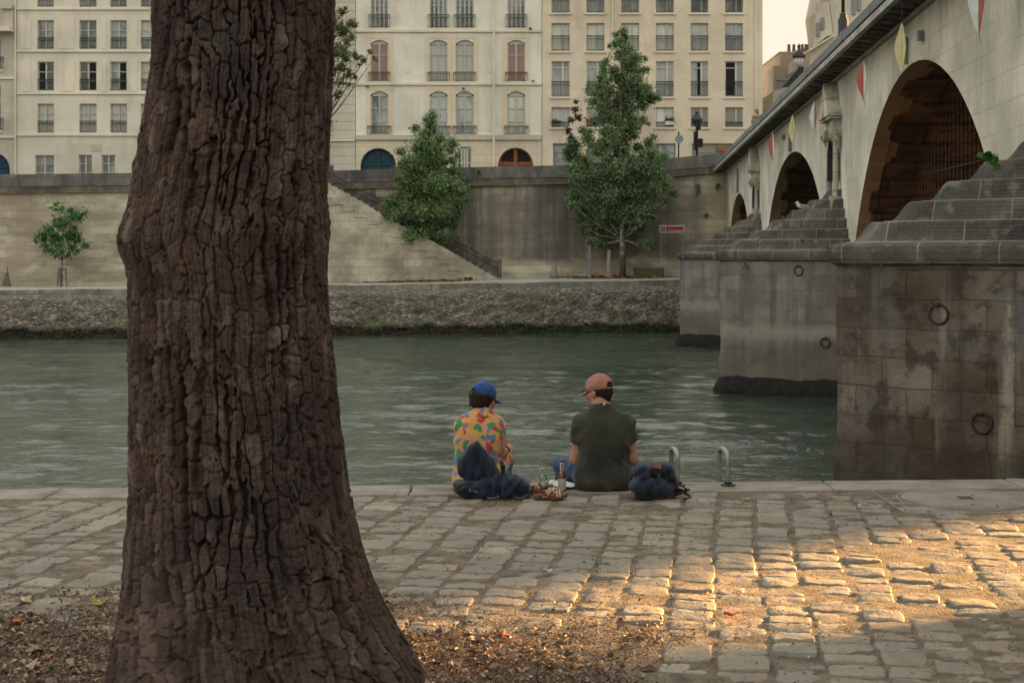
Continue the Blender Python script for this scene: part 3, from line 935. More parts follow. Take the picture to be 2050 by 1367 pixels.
# ---- staircase let into the wall
YS = 74.9
st = thing('stone_staircase', 'long stone staircase climbing along the wall with a thin iron handrail', 'staircase', (-5, YS, .4))
def SP(px, py, y=YS): return P(px, py, y)
slope = [(540, 303), (600, 336), (658, 369), (730, 408), (783, 442), (871.5, 486), (994, 557)]
n = NB('stair_wall_stone')
o = n.xyz()
wob = n.m('MULTIPLY_ADD', n.noise(sc=1.2, det=3), .12, -.06)
bc, bf = n.brick(n.vec(n.m('ADD', o[0], wob), n.m('ADD', o[2], wob)), .95, .40, .010, (.36, .335, .28), (.49, .46, .39), (.29, .27, .225))
f1 = n.noise(sc=.9, det=7, ro=.6)
c = n.mix(n.rng(f1, .32, .7), n.mix(1., bc, (.68, .66, .63), 'MULTIPLY'), n.mix(1., bc, (1.2, 1.17, 1.1), 'MULTIPLY'))
c = n.mix(n.rng(n.noise(sc=.5, det=6), .52, .68, 0, .5), c, (.27, .245, .22))
c = n.mix(n.rng(n.noise(sc=5, det=6), .56, .72, 0, .5), c, (.20, .185, .16))
m_stair = n.done(c, .92, n.bump(n.m('ADD', n.m('MULTIPLY', bf, -.5), n.noise(sc=10, det=6)), .6, .025), .2)
poly = [SP(*q) for q in slope]
poly = poly + [Vector((poly[-1].x, YS, zb(poly[-1].x) - .35)), Vector((poly[0].x, YS, zb(poly[0].x) - .35))]
MB().prism(poly, (0, .38, 0)).build('side_wall', m_stair, st)
# coping course: sloping top stones with a stepped lower edge, standing 4 cm proud
zig = []
x_, y_ = 640.0, 388.0
while x_ < 960:
    zig += [(x_, y_ + 8), (x_ + 23.5, y_ + 8)]; x_ += 23.5; y_ += 13.2
up_ = [(640, 359)] + slope[2:-1] + [(975, 546)]
mb = MB()
xs_ = sorted(set([q[0] for q in zig] + [q[0] for q in up_]))
ux, uy = zip(*up_)
for i in range(0, len(zig), 2):
    xa, xb = zig[i][0], zig[i + 1][0]
    ya = zig[i][1]
    mb.prism([SP(xa, ya, YS - .05), SP(xb, ya, YS - .05), SP(xb, float(np.interp(xb, ux, uy)) - .4, YS - .05), SP(xa, float(np.interp(xa, ux, uy)) - .4, YS - .05)], (0, .049, 0))
mb.build('coping', m_stair, st)
steps = MB()
N = 26
p0, p1 = SP(994, 557), SP(655, 367)
for i in range(N + 8):
    t0, t1 = i / N, (i + 1) / N
    xa, xb = p0.x + (p1.x - p0.x) * t1, p0.x + (p1.x - p0.x) * t0
    z = p0.z + (p1.z - p0.z) * t1 - .12
    steps.box(xa, xb, YS + .38, YWALL - .001, .1, z)
steps.build('step_flight', m_stair, st)
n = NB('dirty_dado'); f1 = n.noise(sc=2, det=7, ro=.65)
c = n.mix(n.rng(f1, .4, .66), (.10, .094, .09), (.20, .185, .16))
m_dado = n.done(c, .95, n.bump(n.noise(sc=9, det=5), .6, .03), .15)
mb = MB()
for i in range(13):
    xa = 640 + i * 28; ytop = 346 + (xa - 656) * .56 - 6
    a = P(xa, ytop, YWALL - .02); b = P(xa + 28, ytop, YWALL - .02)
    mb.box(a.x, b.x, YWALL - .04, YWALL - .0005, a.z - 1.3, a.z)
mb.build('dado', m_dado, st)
mb = MB()
for dz in (0, -.28):
    mb.tube([P(650, 341, YWALL - .3) + Vector((0, 0, dz)), P(996, 527, YWALL - .3) + Vector((0, 0, dz))], .022, 6)
for i in range(9):
    p = P(660 + i * 42, 346.4 + i * 42 * .5376, YWALL - .3); mb.tube([p, p - Vector((0, 0, .85))], .018, 5)
mb.build('handrail', m_iron, st)

# ================================================================== buildings of the far bank
YB = 92.0
def BX(px): return wx(px, YB)
def BZ(py): return wz(py, YB)

def facade_mat(name, col, bw=None, bh=.45, jm=.82, warm=(.30, .24, .17)):
    n = NB(name)
    o = n.xyz()
    f1 = n.noise(sc=.35, det=7, ro=.6); f2 = n.noise(n.mp(sc=(1, 1, .22)), sc=1.3, det=6, ro=.6)
    c = n.mix(n.rng(f1, .3, .7), tuple(x * .86 for x in col), tuple(min(1, x * 1.06) for x in col))
    c = n.mix(n.rng(f2, .50, .72, 0, .42), c, tuple(x * .62 for x in col))
    c = n.mix(n.rng(n.noise(sc=.16, det=5), .5, .72, 0, .35), c, warm)
    h = n.noise(sc=14, det=4)
    if bw:
        bc, bf = n.brick(n.vec(o[0], o[2]), bw, bh, .016, (1, 1, 1), (.93, .93, .92), (jm,) * 3)
        c = n.mix(1., c, bc, 'MULTIPLY'); h = n.m('ADD', h, n.m('MULTIPLY', bf, -2))
    return n.done(c, .9, n.bump(h, .35, .012), .2)

m_facA = facade_mat('cream_render', (.70, .665, .575), 4.0, .62, .93)
m_facC = facade_mat('pale_plaster', (.73, .705, .63))
m_facCb = facade_mat('dressed_stone', (.70, .62, .49), 1.6, .52, .72)
m_facD = facade_mat('tan_ashlar', (.72, .635, .51), 1.3, .50, .95)
m_facB = facade_mat('grey_rusticated', (.56, .53, .45), 30, .55, .45)
m_facZ = facade_mat('grey_stone', (.54, .51, .43), 1.4, .5, .85)
m_trim = facade_mat('pale_trim', (.72, .67, .56))
m_tansur = facade_mat('tan_surround', (.69, .60, .46))
m_frame = flat('painted_frame', (.42, .44, .42), .5, .1)
m_framew = flat('white_frame', (.55, .55, .51), .5, .1)
m_frameg = flat('grey_frame', (.22, .235, .235), .5, .1)
m_roofz = flat('zinc_roof', (.24, .25, .27), .5, .2, .6)
m_door_blue = flat('blue_door', (.010, .042, .085), .55, .2)
m_door_teal = flat('teal_door', (.012, .050, .070), .55, .2)
m_door_red = flat('red_door', (.16, .018, .022), .55, .2)
m_door_wood = flat('varnished_door', (.27, .085, .030), .45, .3, 4.)
m_dark = flat('dark_room', (.012, .011, .012), .8, .2)

def glass(name, lo, hi, sc=.5, curtain=None):
    """old window glass over a room: soft patches of curtain and dark, mirror sheen on top"""
    n = NB(name)
    o = n.xyz()
    f = n.noise(n.mp(sc=(1.2, 1, .7)), sc=sc, det=4, dist=.6)
    c = n.mix(n.rng(f, .38, .62), lo, hi)
    if curtain:
        folds = n.noise(n.vec(n.m('MULTIPLY', o[0], 8.), 0., n.m('MULTIPLY', o[2], .4)), sc=1., det=2)
        c = n.mix(.85, c, n.mix(n.rng(folds, .3, .7), tuple(x * .75 for x in curtain), curtain))
    return n.done(c, .06, n.bump(n.noise(sc=1.1, det=2), .06, .05), .9)
g_dark = glass('glass_dark', (.018, .02, .022), (.09, .095, .09))
g_mid = glass('glass_mid', (.06, .068, .068), (.27, .29, .275), .8)
g_pale = glass('glass_pale', (.15, .175, .17), (.42, .45, .42), .6)
g_curt = glass('glass_curtain', (.2, .2, .2), (.4, .4, .4), .5, (.44, .45, .38))
g_white = glass('glass_white_reflection', (.40, .42, .37), (.60, .60, .52), .3)  # bright reflection painted into the pane colour
g_red = glass('glass_red_curtain', (.2, .1, .1), (.3, .1, .1), .5, (.27, .135, .115))
g_grey = glass('glass_grey', (.16, .178, .185), (.33, .352, .345), .5)
g_brown = glass('glass_brown_blind', (.17, .15, .125), (.21, .19, .16), .3)


def arch_pts(x0, x1, ztop, rise, nseg=10):
    """points of a segmental / round arch between x0 and x1, crown at ztop"""
    c = (x0 + x1) / 2; a = (x1 - x0) / 2
    if rise >= a * .98:
        return [(c - a * math.cos(math.pi * k / nseg), ztop - rise + rise * math.sin(math.pi * k / nseg)) for k in range(nseg + 1)]
    R = (a * a + rise * rise) / (2 * rise); half = math.asin(a / R)
    return [(c + R * math.sin(-half + 2 * half * k / nseg), ztop - R + R * math.cos(-half + 2 * half * k / nseg)) for k in range(nseg + 1)]


def wall_with_openings(x0, x1, z0, z1, Y, ops, reveal, depth):
    """front with real openings (rect or arched), reveals, sides, top and back"""
    mb = MB()
    xs = sorted({x0, x1, *[o[0] for o in ops], *[o[1] for o in ops]})
    zs = sorted({z0, z1, *[o[2] for o in ops], *[o[3] for o in ops]})
    xs = [x for x in xs if x0 <= x <= x1]; zs = [z for z in zs if z0 <= z <= z1]
    for a, b in zip(xs[:-1], xs[1:]):
        run = None
        for c_, d in zip(zs[:-1], zs[1:]):
            mx, mz = (a + b) / 2, (c_ + d) / 2
            inside = any(o[0] < mx < o[1] and o[2] < mz < o[3] for o in ops)
            if inside: continue
            mb.quad((a, Y, c_), (b, Y, c_), (b, Y, d), (a, Y, d))
    for o in ops:
        a, b, c_, d = o[:4]; rise = o[4] if len(o) > 4 else 0
        r = Y + reveal
        zs_ = d - rise
        mb.quad((a, Y, c_), (a, Y, zs_), (a, r, zs_), (a, r, c_)); mb.quad((b, Y, zs_), (b, Y, c_), (b, r, c_), (b, r, zs_))
        mb.quad((a, r, c_), (b, r, c_), (b, Y, c_), (a, Y, c_))
        if rise:
            pts = arch_pts(a, b, d, rise)
            for p, q in zip(pts[:-1], pts[1:]):
                mb.quad((p[0], Y, p[1]), (q[0], Y, q[1]), (q[0], Y, d), (p[0], Y, d))
                mb.quad((q[0], Y, q[1]), (p[0], Y, p[1]), (p[0], r, p[1]), (q[0], r, q[1]))
        else:
            mb.quad((a, Y, d), (b, Y, d), (b, r, d), (a, r, d))
    mb.quad((x0, Y + depth, z0), (x0, Y, z0), (x0, Y, z1), (x0, Y + depth, z1))
    mb.quad((x1, Y, z0), (x1, Y + depth, z0), (x1, Y + depth, z1), (x1, Y, z1))
    mb.quad((x1, Y + depth, z0), (x0, Y + depth, z0), (x0, Y + depth, z1), (x1, Y + depth, z1))
    mb.quad((x0, Y, z1), (x1, Y, z1), (x1, Y + depth, z1), (x0, Y + depth, z1))
    return mb


def window(parent, x0, x1, z0, z1, Y, pane, frame=None, rise=0., split=(.5,), bars=(), rail=.9, railx=.0, kind='grid', sill=True, fw=.07, rbar=.13, opened=None, sillm=None, lab=None, reveal=.22):
    """window > pane, railing, sill.  Y is the wall face; the frame sits in the reveal"""
    frame = frame or m_frame
    yf = Y + reveal - .09
    mb = MB()
    zt_ = z1 - rise
    mb.box(x0, x0 + fw, yf, yf + .06, z0, zt_); mb.box(x1 - fw, x1, yf, yf + .06, z0, zt_)
    mb.box(x0 + fw, x1 - fw, yf, yf + .06, z0, z0 + fw)
    if rise:
        pts = arch_pts(x0, x1, z1, rise)
        mb.prism([(x0, yf, zt_ - fw)] + [(p[0], yf, p[1]) for p in pts] + [(x1, yf, zt_ - fw)], (0, .06, 0))
    else: mb.box(x0 + fw, x1 - fw, yf, yf + .06, z1 - fw, z1)
    zin = zt_ - fw
    for s in split:
        xc = x0 + (x1 - x0) * s
        mb.box(xc - .055, xc + .055, yf - .01, yf + .055, z0 + fw, zin)
    for b in bars:
        zc = z0 + (zin - z0) * b
        mb.box(x0 + fw, x1 - fw, yf + .008, yf + .05, zc - .025, zc + .025)
    w = mb.build('window', frame, parent)
    if lab: w['label'] = lab
    mb = MB()
    pn = yf + .07
    if rise:
        mb.add([(x0, pn, z0), (x1, pn, z0)] + [(p[0], pn, p[1]) for p in arch_pts(x0, x1, z1, rise)][::-1], [tuple(range(13))])
    else: mb.quad((x0, pn, z0), (x1, pn, z0), (x1, pn, z1), (x0, pn, z1))
    mb.build('pane', pane, w)
    if opened:
        a, b = x0 + (x1 - x0) * opened[0], x0 + (x1 - x0) * opened[1]
        MB().box(a, b, yf + .02, yf + .062, z0 + fw, zin).build('opening', m_dark, w)
    if rail:
        mb = MB()
        yr = Y - (.12 if railx else -.04)
        a, b = x0 - railx, x1 + railx
        mb.box(a, b, yr - .02, yr + .02, z0 + rail - .025, z0 + rail + .02)
        mb.box(a, b, yr - .015, yr + .015, z0 + .06, z0 + .09)
        mb.box(a, b, yr - .012, yr + .012, z0 + rail * .8, z0 + rail * .8 + .022)
        k = max(3, int((b - a) / rbar))
        for i in range(k + 1):
            xc = a + (b - a) * i / k
            mb.box(xc - .011, xc + .011, yr - .011, yr + .011, z0 + .06, z0 + rail)
        if railx:
            for xc in (a, b): mb.box(xc - .015, xc + .015, yr, Y + .01, z0 + rail - .02, z0 + rail)
        mb.build('railing', m_iron, w)
    if sill:
        MB().box(x0 - .12, x1 + .12, Y - .10, Y - .002, z0 - .13, z0 - .01).build('sill', sillm or m_trim, w)
    return w


def door(parent, x0, x1, z0, z1, Y, mat, rise, panels=True, lights=False):
    yf = Y + .3
    pts = arch_pts(x0, x1, z1, rise, 16)
    d = MB()
    d.prism([(x0, yf, z0)] + [(p[0], yf, p[1]) for p in pts] + [(x1, yf, z0)], (0, .08, 0))
    o = d.build('door', mat, parent)
    mb = MB()
    c = (x0 + x1) / 2; W_ = (x1 - x0)
    mb.box(c - .09, c + .09, yf - .06, yf - .002, z0, z1 - .05)
    zsp = z1 - rise
    mb.box(x0 + .05, c - .09, yf - .05, yf - .002, zsp + .05, zsp + .19); mb.box(c + .09, x1 - .05, yf - .05, yf - .002, zsp + .05, zsp + .19)
    for s in (-1, 1):
        for zz0, zz1 in ((z0 + .2, zsp - 1.3), (zsp - 1.15, zsp - .12)):
            if zz1 - zz0 > .2: mb.box(c + s * W_ * .26 - W_ * .16, c + s * W_ * .26 + W_ * .16, yf - .035, yf - .002, zz0, zz1)
        if not lights: mb.box(c + s * W_ * .2 - W_ * .11, c + s * W_ * .2 + W_ * .11, yf - .035, yf - .002, zsp + .3, zsp + rise * .62)
    mb.build('panel', mat, o)
    if lights:
        for s in (-1, 1):
            q = [(c + s * .13, zsp + .24)] + [(c + s * W_ * .42 * math.cos(t), zsp + .24 + (rise - .35) * math.sin(t)) for t in np.linspace(.05, 1.25, 6)] + [(c + s * .13, zsp + .24 + (rise - .35) * .97)]
            if s < 0: q = q[::-1]
            MB().prism([(a, yf - .03, b) for a, b in q], (0, .028, 0)).build('fanlight', m_dark, o)
    return o


def building(name, label, px0, px1, ztop, ops, mat, depth=12, zbase=5.0, Y=YB):
    t = thing(name, label, 'building', ((wx(px0, Y) + wx(px1, Y)) / 2, Y, zbase))
    w = wall_with_openings(wx(px0, Y), wx(px1, Y), zbase, ztop, Y, ops, .22, depth).build('wall', mat, t)
    return t

def band(t, px0, px1, py0, py1, out, mat, name='band', Y=YB):
    MB().box(wx(px0, Y) - .0, wx(px1, Y) + .0, Y - out, Y - .002, wz(py1, Y), wz(py0, Y)).build(name, mat, t)

TOP = 22.5
# ---------------- left building
A_cols = [(75, 108), (159, 193.5), (221, 254), (282, 315), (343, 376), (430, 463), (492, 525)]
A_rows = [(-32, 14.5), (41, 99), (124, 182), (208, 266)]
ops = [(BX(a), BX(b), BZ(d), BZ(c)) for a, b in A_cols for c, d in A_rows]
g_ops = [(70.5, 108.5, 311), (158, 184.5, 310.5), (203.5, 230.5, 310.5), (350, 384, 311), (440, 470, 311)]
ops += [(BX(a), BX(b), BZ(372), BZ(c)) for a, b, c in g_ops]
dA = (BX(263), BX(311), BZ(392), BZ(309), (BX(311) - BX(263)) / 2)
bA = building('apartment_building', 'cream apartment building with small square windows left of the big trunk', 33, 560, TOP, ops + [dA], m_facA)
kinds = [(g_mid, None), (g_pale, None), (g_curt, None), (g_pale, None), (g_dark, None), (g_mid, None), (g_pale, None)]
for i, (a, b) in enumerate(A_cols):
    for j, (c, d) in enumerate(A_rows):
        pane = [g_mid, g_mid, g_pale, g_pale, g_mid, g_mid, g_dark][i] if j == 1 else [g_dark, g_dark, g_pale, g_pale, g_mid, g_mid, g_dark][i] if j == 2 else g_curt if j == 3 else g_grey
        op_ = ((.12, .46) if i == 0 else (.5, .93) if i == 1 else (.52, .93)) if (j == 2 and i < 3) else None
        if op_ is None and j in (1, 2): pane = rnd.choice([g_mid, g_pale, g_curt, pane])
        window(bA, BX(a), BX(b), BZ(d), BZ(c), YB, pane, m_frame, split=(.5,), bars=(.35, .68), rail=.75, sill=False, opened=op_)
for a, b, c in g_ops: window(bA, BX(a), BX(b), BZ(372), BZ(c), YB, g_mid, m_frame, bars=(.45, .75), rail=0, sill=False)
door(bA, *dA[:4], YB, m_door_red, dA[4])
for y0, y1 in ((17, 20.5), (101, 105), (186, 189.5), (268, 272.5)): band(bA, 34, 559, y0, y1, .10, m_trim)
for j, (py0, py1) in enumerate(((37, 98), (121, 183))):
    for a, b in ((40, 62), (117, 149), (201, 213), (262, 275), (385, 420)): band(bA, a, b, py0, py1, .035, m_trim, 'panel')
band(bA, 182, 203, 290, 303, .03, m_facZ, 'plaque')
MB().tube([(BX(32), YB - .14, 5.2), (BX(32), YB - .14, TOP)], .06, 8).build('downpipe', m_trim, bA)

# ---------------- far-left building
ops = [(BX(-28), BX(2), BZ(d), BZ(c)) for c, d in ((80, 140), (172, 262))]
dZ = (BX(-45), BX(19.5), BZ(400), BZ(306), (BX(19.5) - BX(-45)) / 2)
bZ = building('grey_building', 'grey stone building at the far left edge with a blue arched door', -230, 30.5, TOP, ops + [dZ], m_facZ)
for c, d in ((80, 140), (172, 262)): window(bZ, BX(-28), BX(2), BZ(d), BZ(c), YB, g_mid, m_frame, bars=(.35, .7), rail=.8, railx=.18, sill=True)
door(bZ, *dZ[:4], YB, m_door_blue, dZ[4])
MB().box(BX(-60), BX(29), YB - .8, YB - .002, BZ(66), BZ(57)).build('balcony', m_trim, bZ)
MB().box(BX(4), BX(28), YB - .45, YB - .002, BZ(20), BZ(13)).box(BX(8), BX(29), YB - .25, YB - .002, BZ(56.5), BZ(20.5)).build('bay', m_facZ, bZ)
band(bZ, -230, 30, 155, 159, .1, m_trim); band(bZ, -230, 30, 272, 277, .1, m_trim)

# ---------------- narrow rusticated building behind the trunk
opsB = [(BX(640), BX(662), BZ(d), BZ(c)) for c, d in ((40, 100), (120, 182), (208, 266), (290, 380))]
bB = building('narrow_building', 'narrow grey building with horizontal stone grooves beside the big trunk', 561, 711.5, TOP, opsB, m_facB)
for c, d in ((40, 100), (120, 182), (208, 266)): window(bB, BX(640), BX(662), BZ(d), BZ(c), YB, g_dark, m_frame, rail=.8, railx=.1)
window(bB, BX(640), BX(662), BZ(380), BZ(290), YB, g_dark, m_frame, rail=0, sill=False)
for y0, y1 in ((163, 167), (279, 283)): band(bB, 562, 711, y0, y1, .12, m_trim)

# ---------------- central cream building
C_cols = [(742, 777), (860.5, 895.5), (912.5, 948), (1016, 1051)]
rC = .22
ops = [(BX(a), BX(b), BZ(57), BZ(-38)) for a, b in C_cols]
ops += [(BX(a), BX(b), BZ(164), BZ(80.5), rC) for a, b in C_cols] + [(BX(a), BX(b), BZ(270), BZ(183), rC) for a, b in C_cols]
gw = (BX(915.5), BX(944), BZ(385), BZ(294), .12)
dC = [(BX(721.5), BX(793), BZ(402), BZ(297)), (BX(822), BX(893.5), BZ(402), BZ(297)), (BX(997), BX(1067.5), BZ(402), BZ(296))]
bC = building('cream_building', 'pale cream building with arched doors and tall arched windows in the middle', 712.5, 1084.5, TOP, ops + [gw] + [(*d, (d[1] - d[0]) / 2) for d in dC], m_facC)
# plinth storey in dressed stone, laid on the face in pieces round its openings
zp0, zp1 = 5.0, BZ(281)
edges = [BX(713), dC[0][0], dC[0][1], dC[1][0], dC[1][1], gw[0], gw[1], dC[2][0], dC[2][1], BX(1084)]
mb = MB()
for i in range(0, 10, 2): mb.box(edges[i], edges[i + 1], YB - .03, YB - .002, zp0, zp1)
for d in dC:
    pts = arch_pts(d[0], d[1], d[3], (d[1] - d[0]) / 2, 16)
    for p, q in zip(pts[:-1], pts[1:]): mb.prism([(p[0], YB - .03, p[1]), (q[0], YB - .03, q[1]), (q[0], YB - .03, zp1), (p[0], YB - .03, zp1)], (0, .028, 0))
mb.box(gw[0], gw[1], YB - .03, YB - .002, gw[3], zp1)
mb.build('ground_storey', m_facCb, bC)
for i, (a, b) in enumerate(C_cols):
    window(bC, BX(a), BX(b), BZ(57), BZ(-38), YB, g_mid, m_frame, bars=(.25, .5, .75), split=(.25, .5, .75), rail=.85, railx=.12)
    window(bC, BX(a), BX(b), BZ(164), BZ(80.5), YB, g_red if i in (0, 3) else g_curt, m_frame, rise=rC, bars=(.72,), rail=.6, railx=.14)
    window(bC, BX(a), BX(b), BZ(270), BZ(183), YB, g_pale if i < 3 else g_white, m_frame, rise=rC, bars=(.34, .68), rail=.55, railx=.2, sill=False, fw=.1)
    for y0, y1 in ((73, 165), (176, 270)):
        for xa, xb in ((a - 10, a - .3), (b + .3, b + 10)):
            if i == 1 and xa > a: xb = b + 8
            if i == 2 and xa < a: xa = a - 8.4
            band(bC, xa, xb, y0, y1, .025, m_tansur, 'surround')
        band(bC, a, b, y0 - 2, y0 + 5, .025, m_tansur, 'surround')
window(bC, *gw[:4], YB, g_mid, m_framew, rise=.12, rail=0, split=(.3, .5, .7), bars=(.3, .7), sill=False)
door(bC, *dC[0], YB, m_door_teal, (dC[0][1] - dC[0][0]) / 2); door(bC, *dC[1], YB, m_door_blue, (dC[1][1] - dC[1][0]) / 2)
door(bC, *dC[2], YB, m_door_wood, (dC[2][1] - dC[2][0]) / 2, lights=True)['label'] = 'varnished reddish wooden double door'
for y0, y1 in ((60, 65), (165.5, 171)): band(bC, 712.6, 1084.3, y0, y1, .12, m_trim)
band(bC, 712.6, 1084.3, 271, 280.5, .18, m_facZ, 'cornice')
for a, b, y0, y1 in ((809, 825, 83, 147), (974, 985, 88, 147), (809, 825, 188, 257), (974, 985, 190, 262)):
    mb = MB(); x0, x1, z0, z1 = BX(a), BX(b), BZ(y1), BZ(y0); r = (x1 - x0) / 2; cx = (x0 + x1) / 2
    mb.prism([(cx + r * math.cos(t), YB - .03, (z1 - r if t < math.pi else z0 + r) + r * math.sin(t)) for t in np.linspace(0, 2 * math.pi, 21)[:-1]], (0, .028, 0))
    mb.build('niche_panel', m_trim, bC)
MB().tube([(BX(988.5), YB - .24, 5.2), (BX(988.5), YB - .24, TOP)], .075, 8).build('downpipe', m_trim, bC)
for px, py in ((1062, 58.5), (1067, 163), (736, 174), (928, 178)):
    p = P(px, py, YB); MB().box(p.x - .09, p.x + .09, YB - .2, YB - .121, p.z - .05, p.z + .05).build('vent', m_iron, bC)

# ---------------- tan modern building
D_cols = [(1104, 1140.5), (1174, 1210), (1243.7, 1279.5), (1313, 1349), (1382.7, 1418), (1451.5, 1487.5)]
D_rows = [(-32, 26), (46.8, 102.5), (123, 194), (215, 255)]
ops = [(BX(a), BX(b), BZ(d), BZ(c)) for a, b in D_cols for c, d in D_rows]
D_g = [(1107, 1141), (1175, 1262), (1313, 1352.5), (1385, 1490)]
ops += [(BX(a), BX(b), BZ(400), BZ(287.5)) for a, b in D_g]
bD = building('tan_building', 'tan stone building with regular square windows and iron rails beside the bridge', 1085.5, 1526.5, TOP, ops, m_facD)
for i, (a, b) in enumerate(D_cols):
    for j, (c, d) in enumerate(D_rows):
        pane = [g_grey if i < 4 else g_mid, g_white if i < 4 else (g_pale if i == 4 else g_grey), g_grey, g_white if i in (0, 3) else g_brown if i > 3 else g_pale][j]
        op_ = (.40, .58) if (j == 2 and i == 4) else (.06, .56) if (j == 2 and i == 5) else None
        window(bD, BX(a), BX(b), BZ(d), BZ(c), YB, pane, m_framew if j == 2 else m_frame, split=((.62,) if i else (.62,)), bars=((.84,) if j == 2 else ()), rail=(.98 if j != 3 else .33), opened=op_, rbar=.11, sillm=m_trim)
for i, (a, b) in enumerate(D_g):
    window(bD, BX(a), BX(b), BZ(400), BZ(287.5), YB, g_grey if i != 3 else g_brown, m_frameg, split=(.5,) if i else (), bars=(.86,), rail=0, sill=False)
band(bD, 1436, 1489, 294, 303, -.06, flat('shop_fascia', (.30, .10, .05)), 'fascia')
for px in (1226, 1513):
    MB().tube([(BX(px), YB - .1, 5.2), (BX(px), YB - .1, TOP)], .065, 8).build('downpipe', m_trim, bD)
# roofs (above the picture) with chimneys
for t, a, b in ((bA, 33, 560), (bB, 561, 711.5), (bC, 712.5, 1084.5), (bD, 1085.5, 1526.5), (bZ, -230, 30.5)):
    x0, x1 = BX(a), BX(b)
    mb = MB(); mb.prism([(x0, YB - .4, TOP + .01), (x0, YB + 2.2, TOP + 3), (x0, YB + 9.8, TOP + 3), (x0, YB + 12, TOP + .01)], (x1 - x0, 0, 0))
    mb.build('roof', m_roofz, t)

# ---------------- flower boxes on two sills
def planter(px, py, w, label, mat, flower, seed):
    p = P(px, py, YB); t = thing('planter', label, 'flower box', (p.x, YB - .1, p.z), 'flower boxes on the window sills')
    MB().box(p.x - w / 2, p.x + w / 2, YB - .098, YB + .06, p.z, p.z + .24).build('box', mat, t)
    leaves('plant', [((p.x + dx, YB - .02, p.z + .34), .2) for dx in np.linspace(-w * .35, w * .35, 4)], .1, 900, flower, t, seed)
m_lf = leaf_mat('potted_leaf', (.03, .06, .02), (.05, .09, .03), (.09, .13, .05))
planter(1341, 250.5, .58, 'white flower box on a sill of the tan building', flat('white_box', (.6, .6, .56)), m_lf, 1)
planter(1113, 254.5, .46, 'dark flower box on the lowest left sill of the tan building', flat('dark_box', (.08, .085, .08)), m_lf, 2)
planter(1180, 252.5, .40, 'flower box with red blossom half hidden behind the big tree', flat('clay_box', (.2, .09, .05)), leaf_mat('red_blossom', (.3, .01, .02), (.45, .02, .03), (.5, .03, .05)), 5)

# ---------------- buildings seen over the bridge
t = thing('distant_building', 'small distant building with a row of chimney pots between two facades', 'building', (wx(1540, 130), 130, 5))
mb = MB(); mb.box(wx(1520, 130), wx(1600, 130), 130, 140, 5, wz(180, 130)); mb.build('wall', m_facC, t)
MB().box(wx(1527, 130), wx(1545, 130), 129.9, 131.5, wz(179.9, 130), wz(172, 130)).build('chimney', m_facA, t)
mb = MB()
for i in range(6): mb.lathe([(.12, 0), (.09, .5), (.11, .55), (0, .55)], (wx(1529 + i * 3, 130), 130.6, wz(172, 130)), 8)
mb.build('chimney_pot', flat('clay_pot', (.28, .13, .08)), t)
window(t, wx(1529, 130), wx(1541, 130), wz(219, 130), wz(200, 130), 129.85, g_white, m_frame, rail=0)
m_gable = facade_mat('gable_render', (.46, .41, .34)); m_gable2 = facade_mat('pale_gable', (.56, .52, .44))
t = thing('gabled_building', 'buff house with stepped blank side wall and chimney pots seen over the bridge', 'building', (wx(1580, 104), 104, 5))
Yg = 104.0
def GZ_(x, y): return (wx(x, Yg), Yg, wz(y, Yg))
mb = MB()
mb.prism([GZ_(1548, 300), GZ_(1630, 300), GZ_(1630, 106), GZ_(1562, 106), GZ_(1561.5, 132), GZ_(1549, 132)], (0, 9, 0)); mb.build('wall', m_gable, t)
MB().box(wx(1560, Yg), wx(1632, Yg), Yg - .06, Yg + 9.05, wz(106, Yg), wz(104, Yg)).build('coping', m_trim, t)
mb = MB()
for x_ in (1582, 1592, 1609, 1616, 1621): mb.lathe([(.14, 0), (.10, .55), (.13, .6), (0, .6)], (wx(x_, Yg), Yg + .5, wz(104, Yg)), 8)
mb.build('chimney_pot', flat('clay_pot_dark', (.2, .11, .08)), t)
t = thing('mansard_house', 'low house with dark slate mansard roof behind the bridge parapet', 'building', (wx(1590, 98), 98, 5))
Ym = 98.0
def MZ(x, y): return (wx(x, Ym), Ym, wz(y, Ym))
mb = MB(); mb.prism([MZ(1540, 320), MZ(1620, 320), MZ(1620, 172), MZ(1566, 176), MZ(1548, 184)], (0, 5, 0)); mb.build('wall', m_facB, t)
mb = MB(); mb.prism([MZ(1566, 175), MZ(1602, 134), MZ(1622, 134), MZ(1628, 171)], (0, 5, 0)); mb.build('roof', flat('slate', (.055, .05, .052), .7, .25, 3), t)
window(t, wx(1550, Ym), wx(1562, Ym), wz(215, Ym), wz(186, Ym), Ym - .15, g_pale, m_frame, rail=0, sill=False)
MB().box(wx(1552, Ym), wx(1575, Ym), Ym - .2, Ym + .3, wz(162, Ym), wz(158, Ym)).build('dormer', m_roofz, t)
t = thing('corner_building', 'tall pale corner building with dormers rising behind the bridge', 'building', (wx(1700, 96), 96, 5))
Yc_ = 96.0
def CZ_(x, y): return (wx(x, Yc_), Yc_, wz(y, Yc_))
mb = MB(); mb.prism([CZ_(1615, 300), CZ_(1800, 300), CZ_(1800, 20), CZ_(1655, 74), CZ_(1622, 100)], (0, 10, 0)); mb.build('wall', m_gable2, t)
mb = MB(); mb.prism([CZ_(1627, 97), CZ_(1637, 6), CZ_(1660, 4), CZ_(1668, 70)], (0, .4, 0)); mb.prism([CZ_(1669, 68), CZ_(1661, 3), CZ_(1676, -70), CZ_(1830, -90), CZ_(1830, 60)], (0, 8, 0)); mb.build('roof', m_gable2, t)
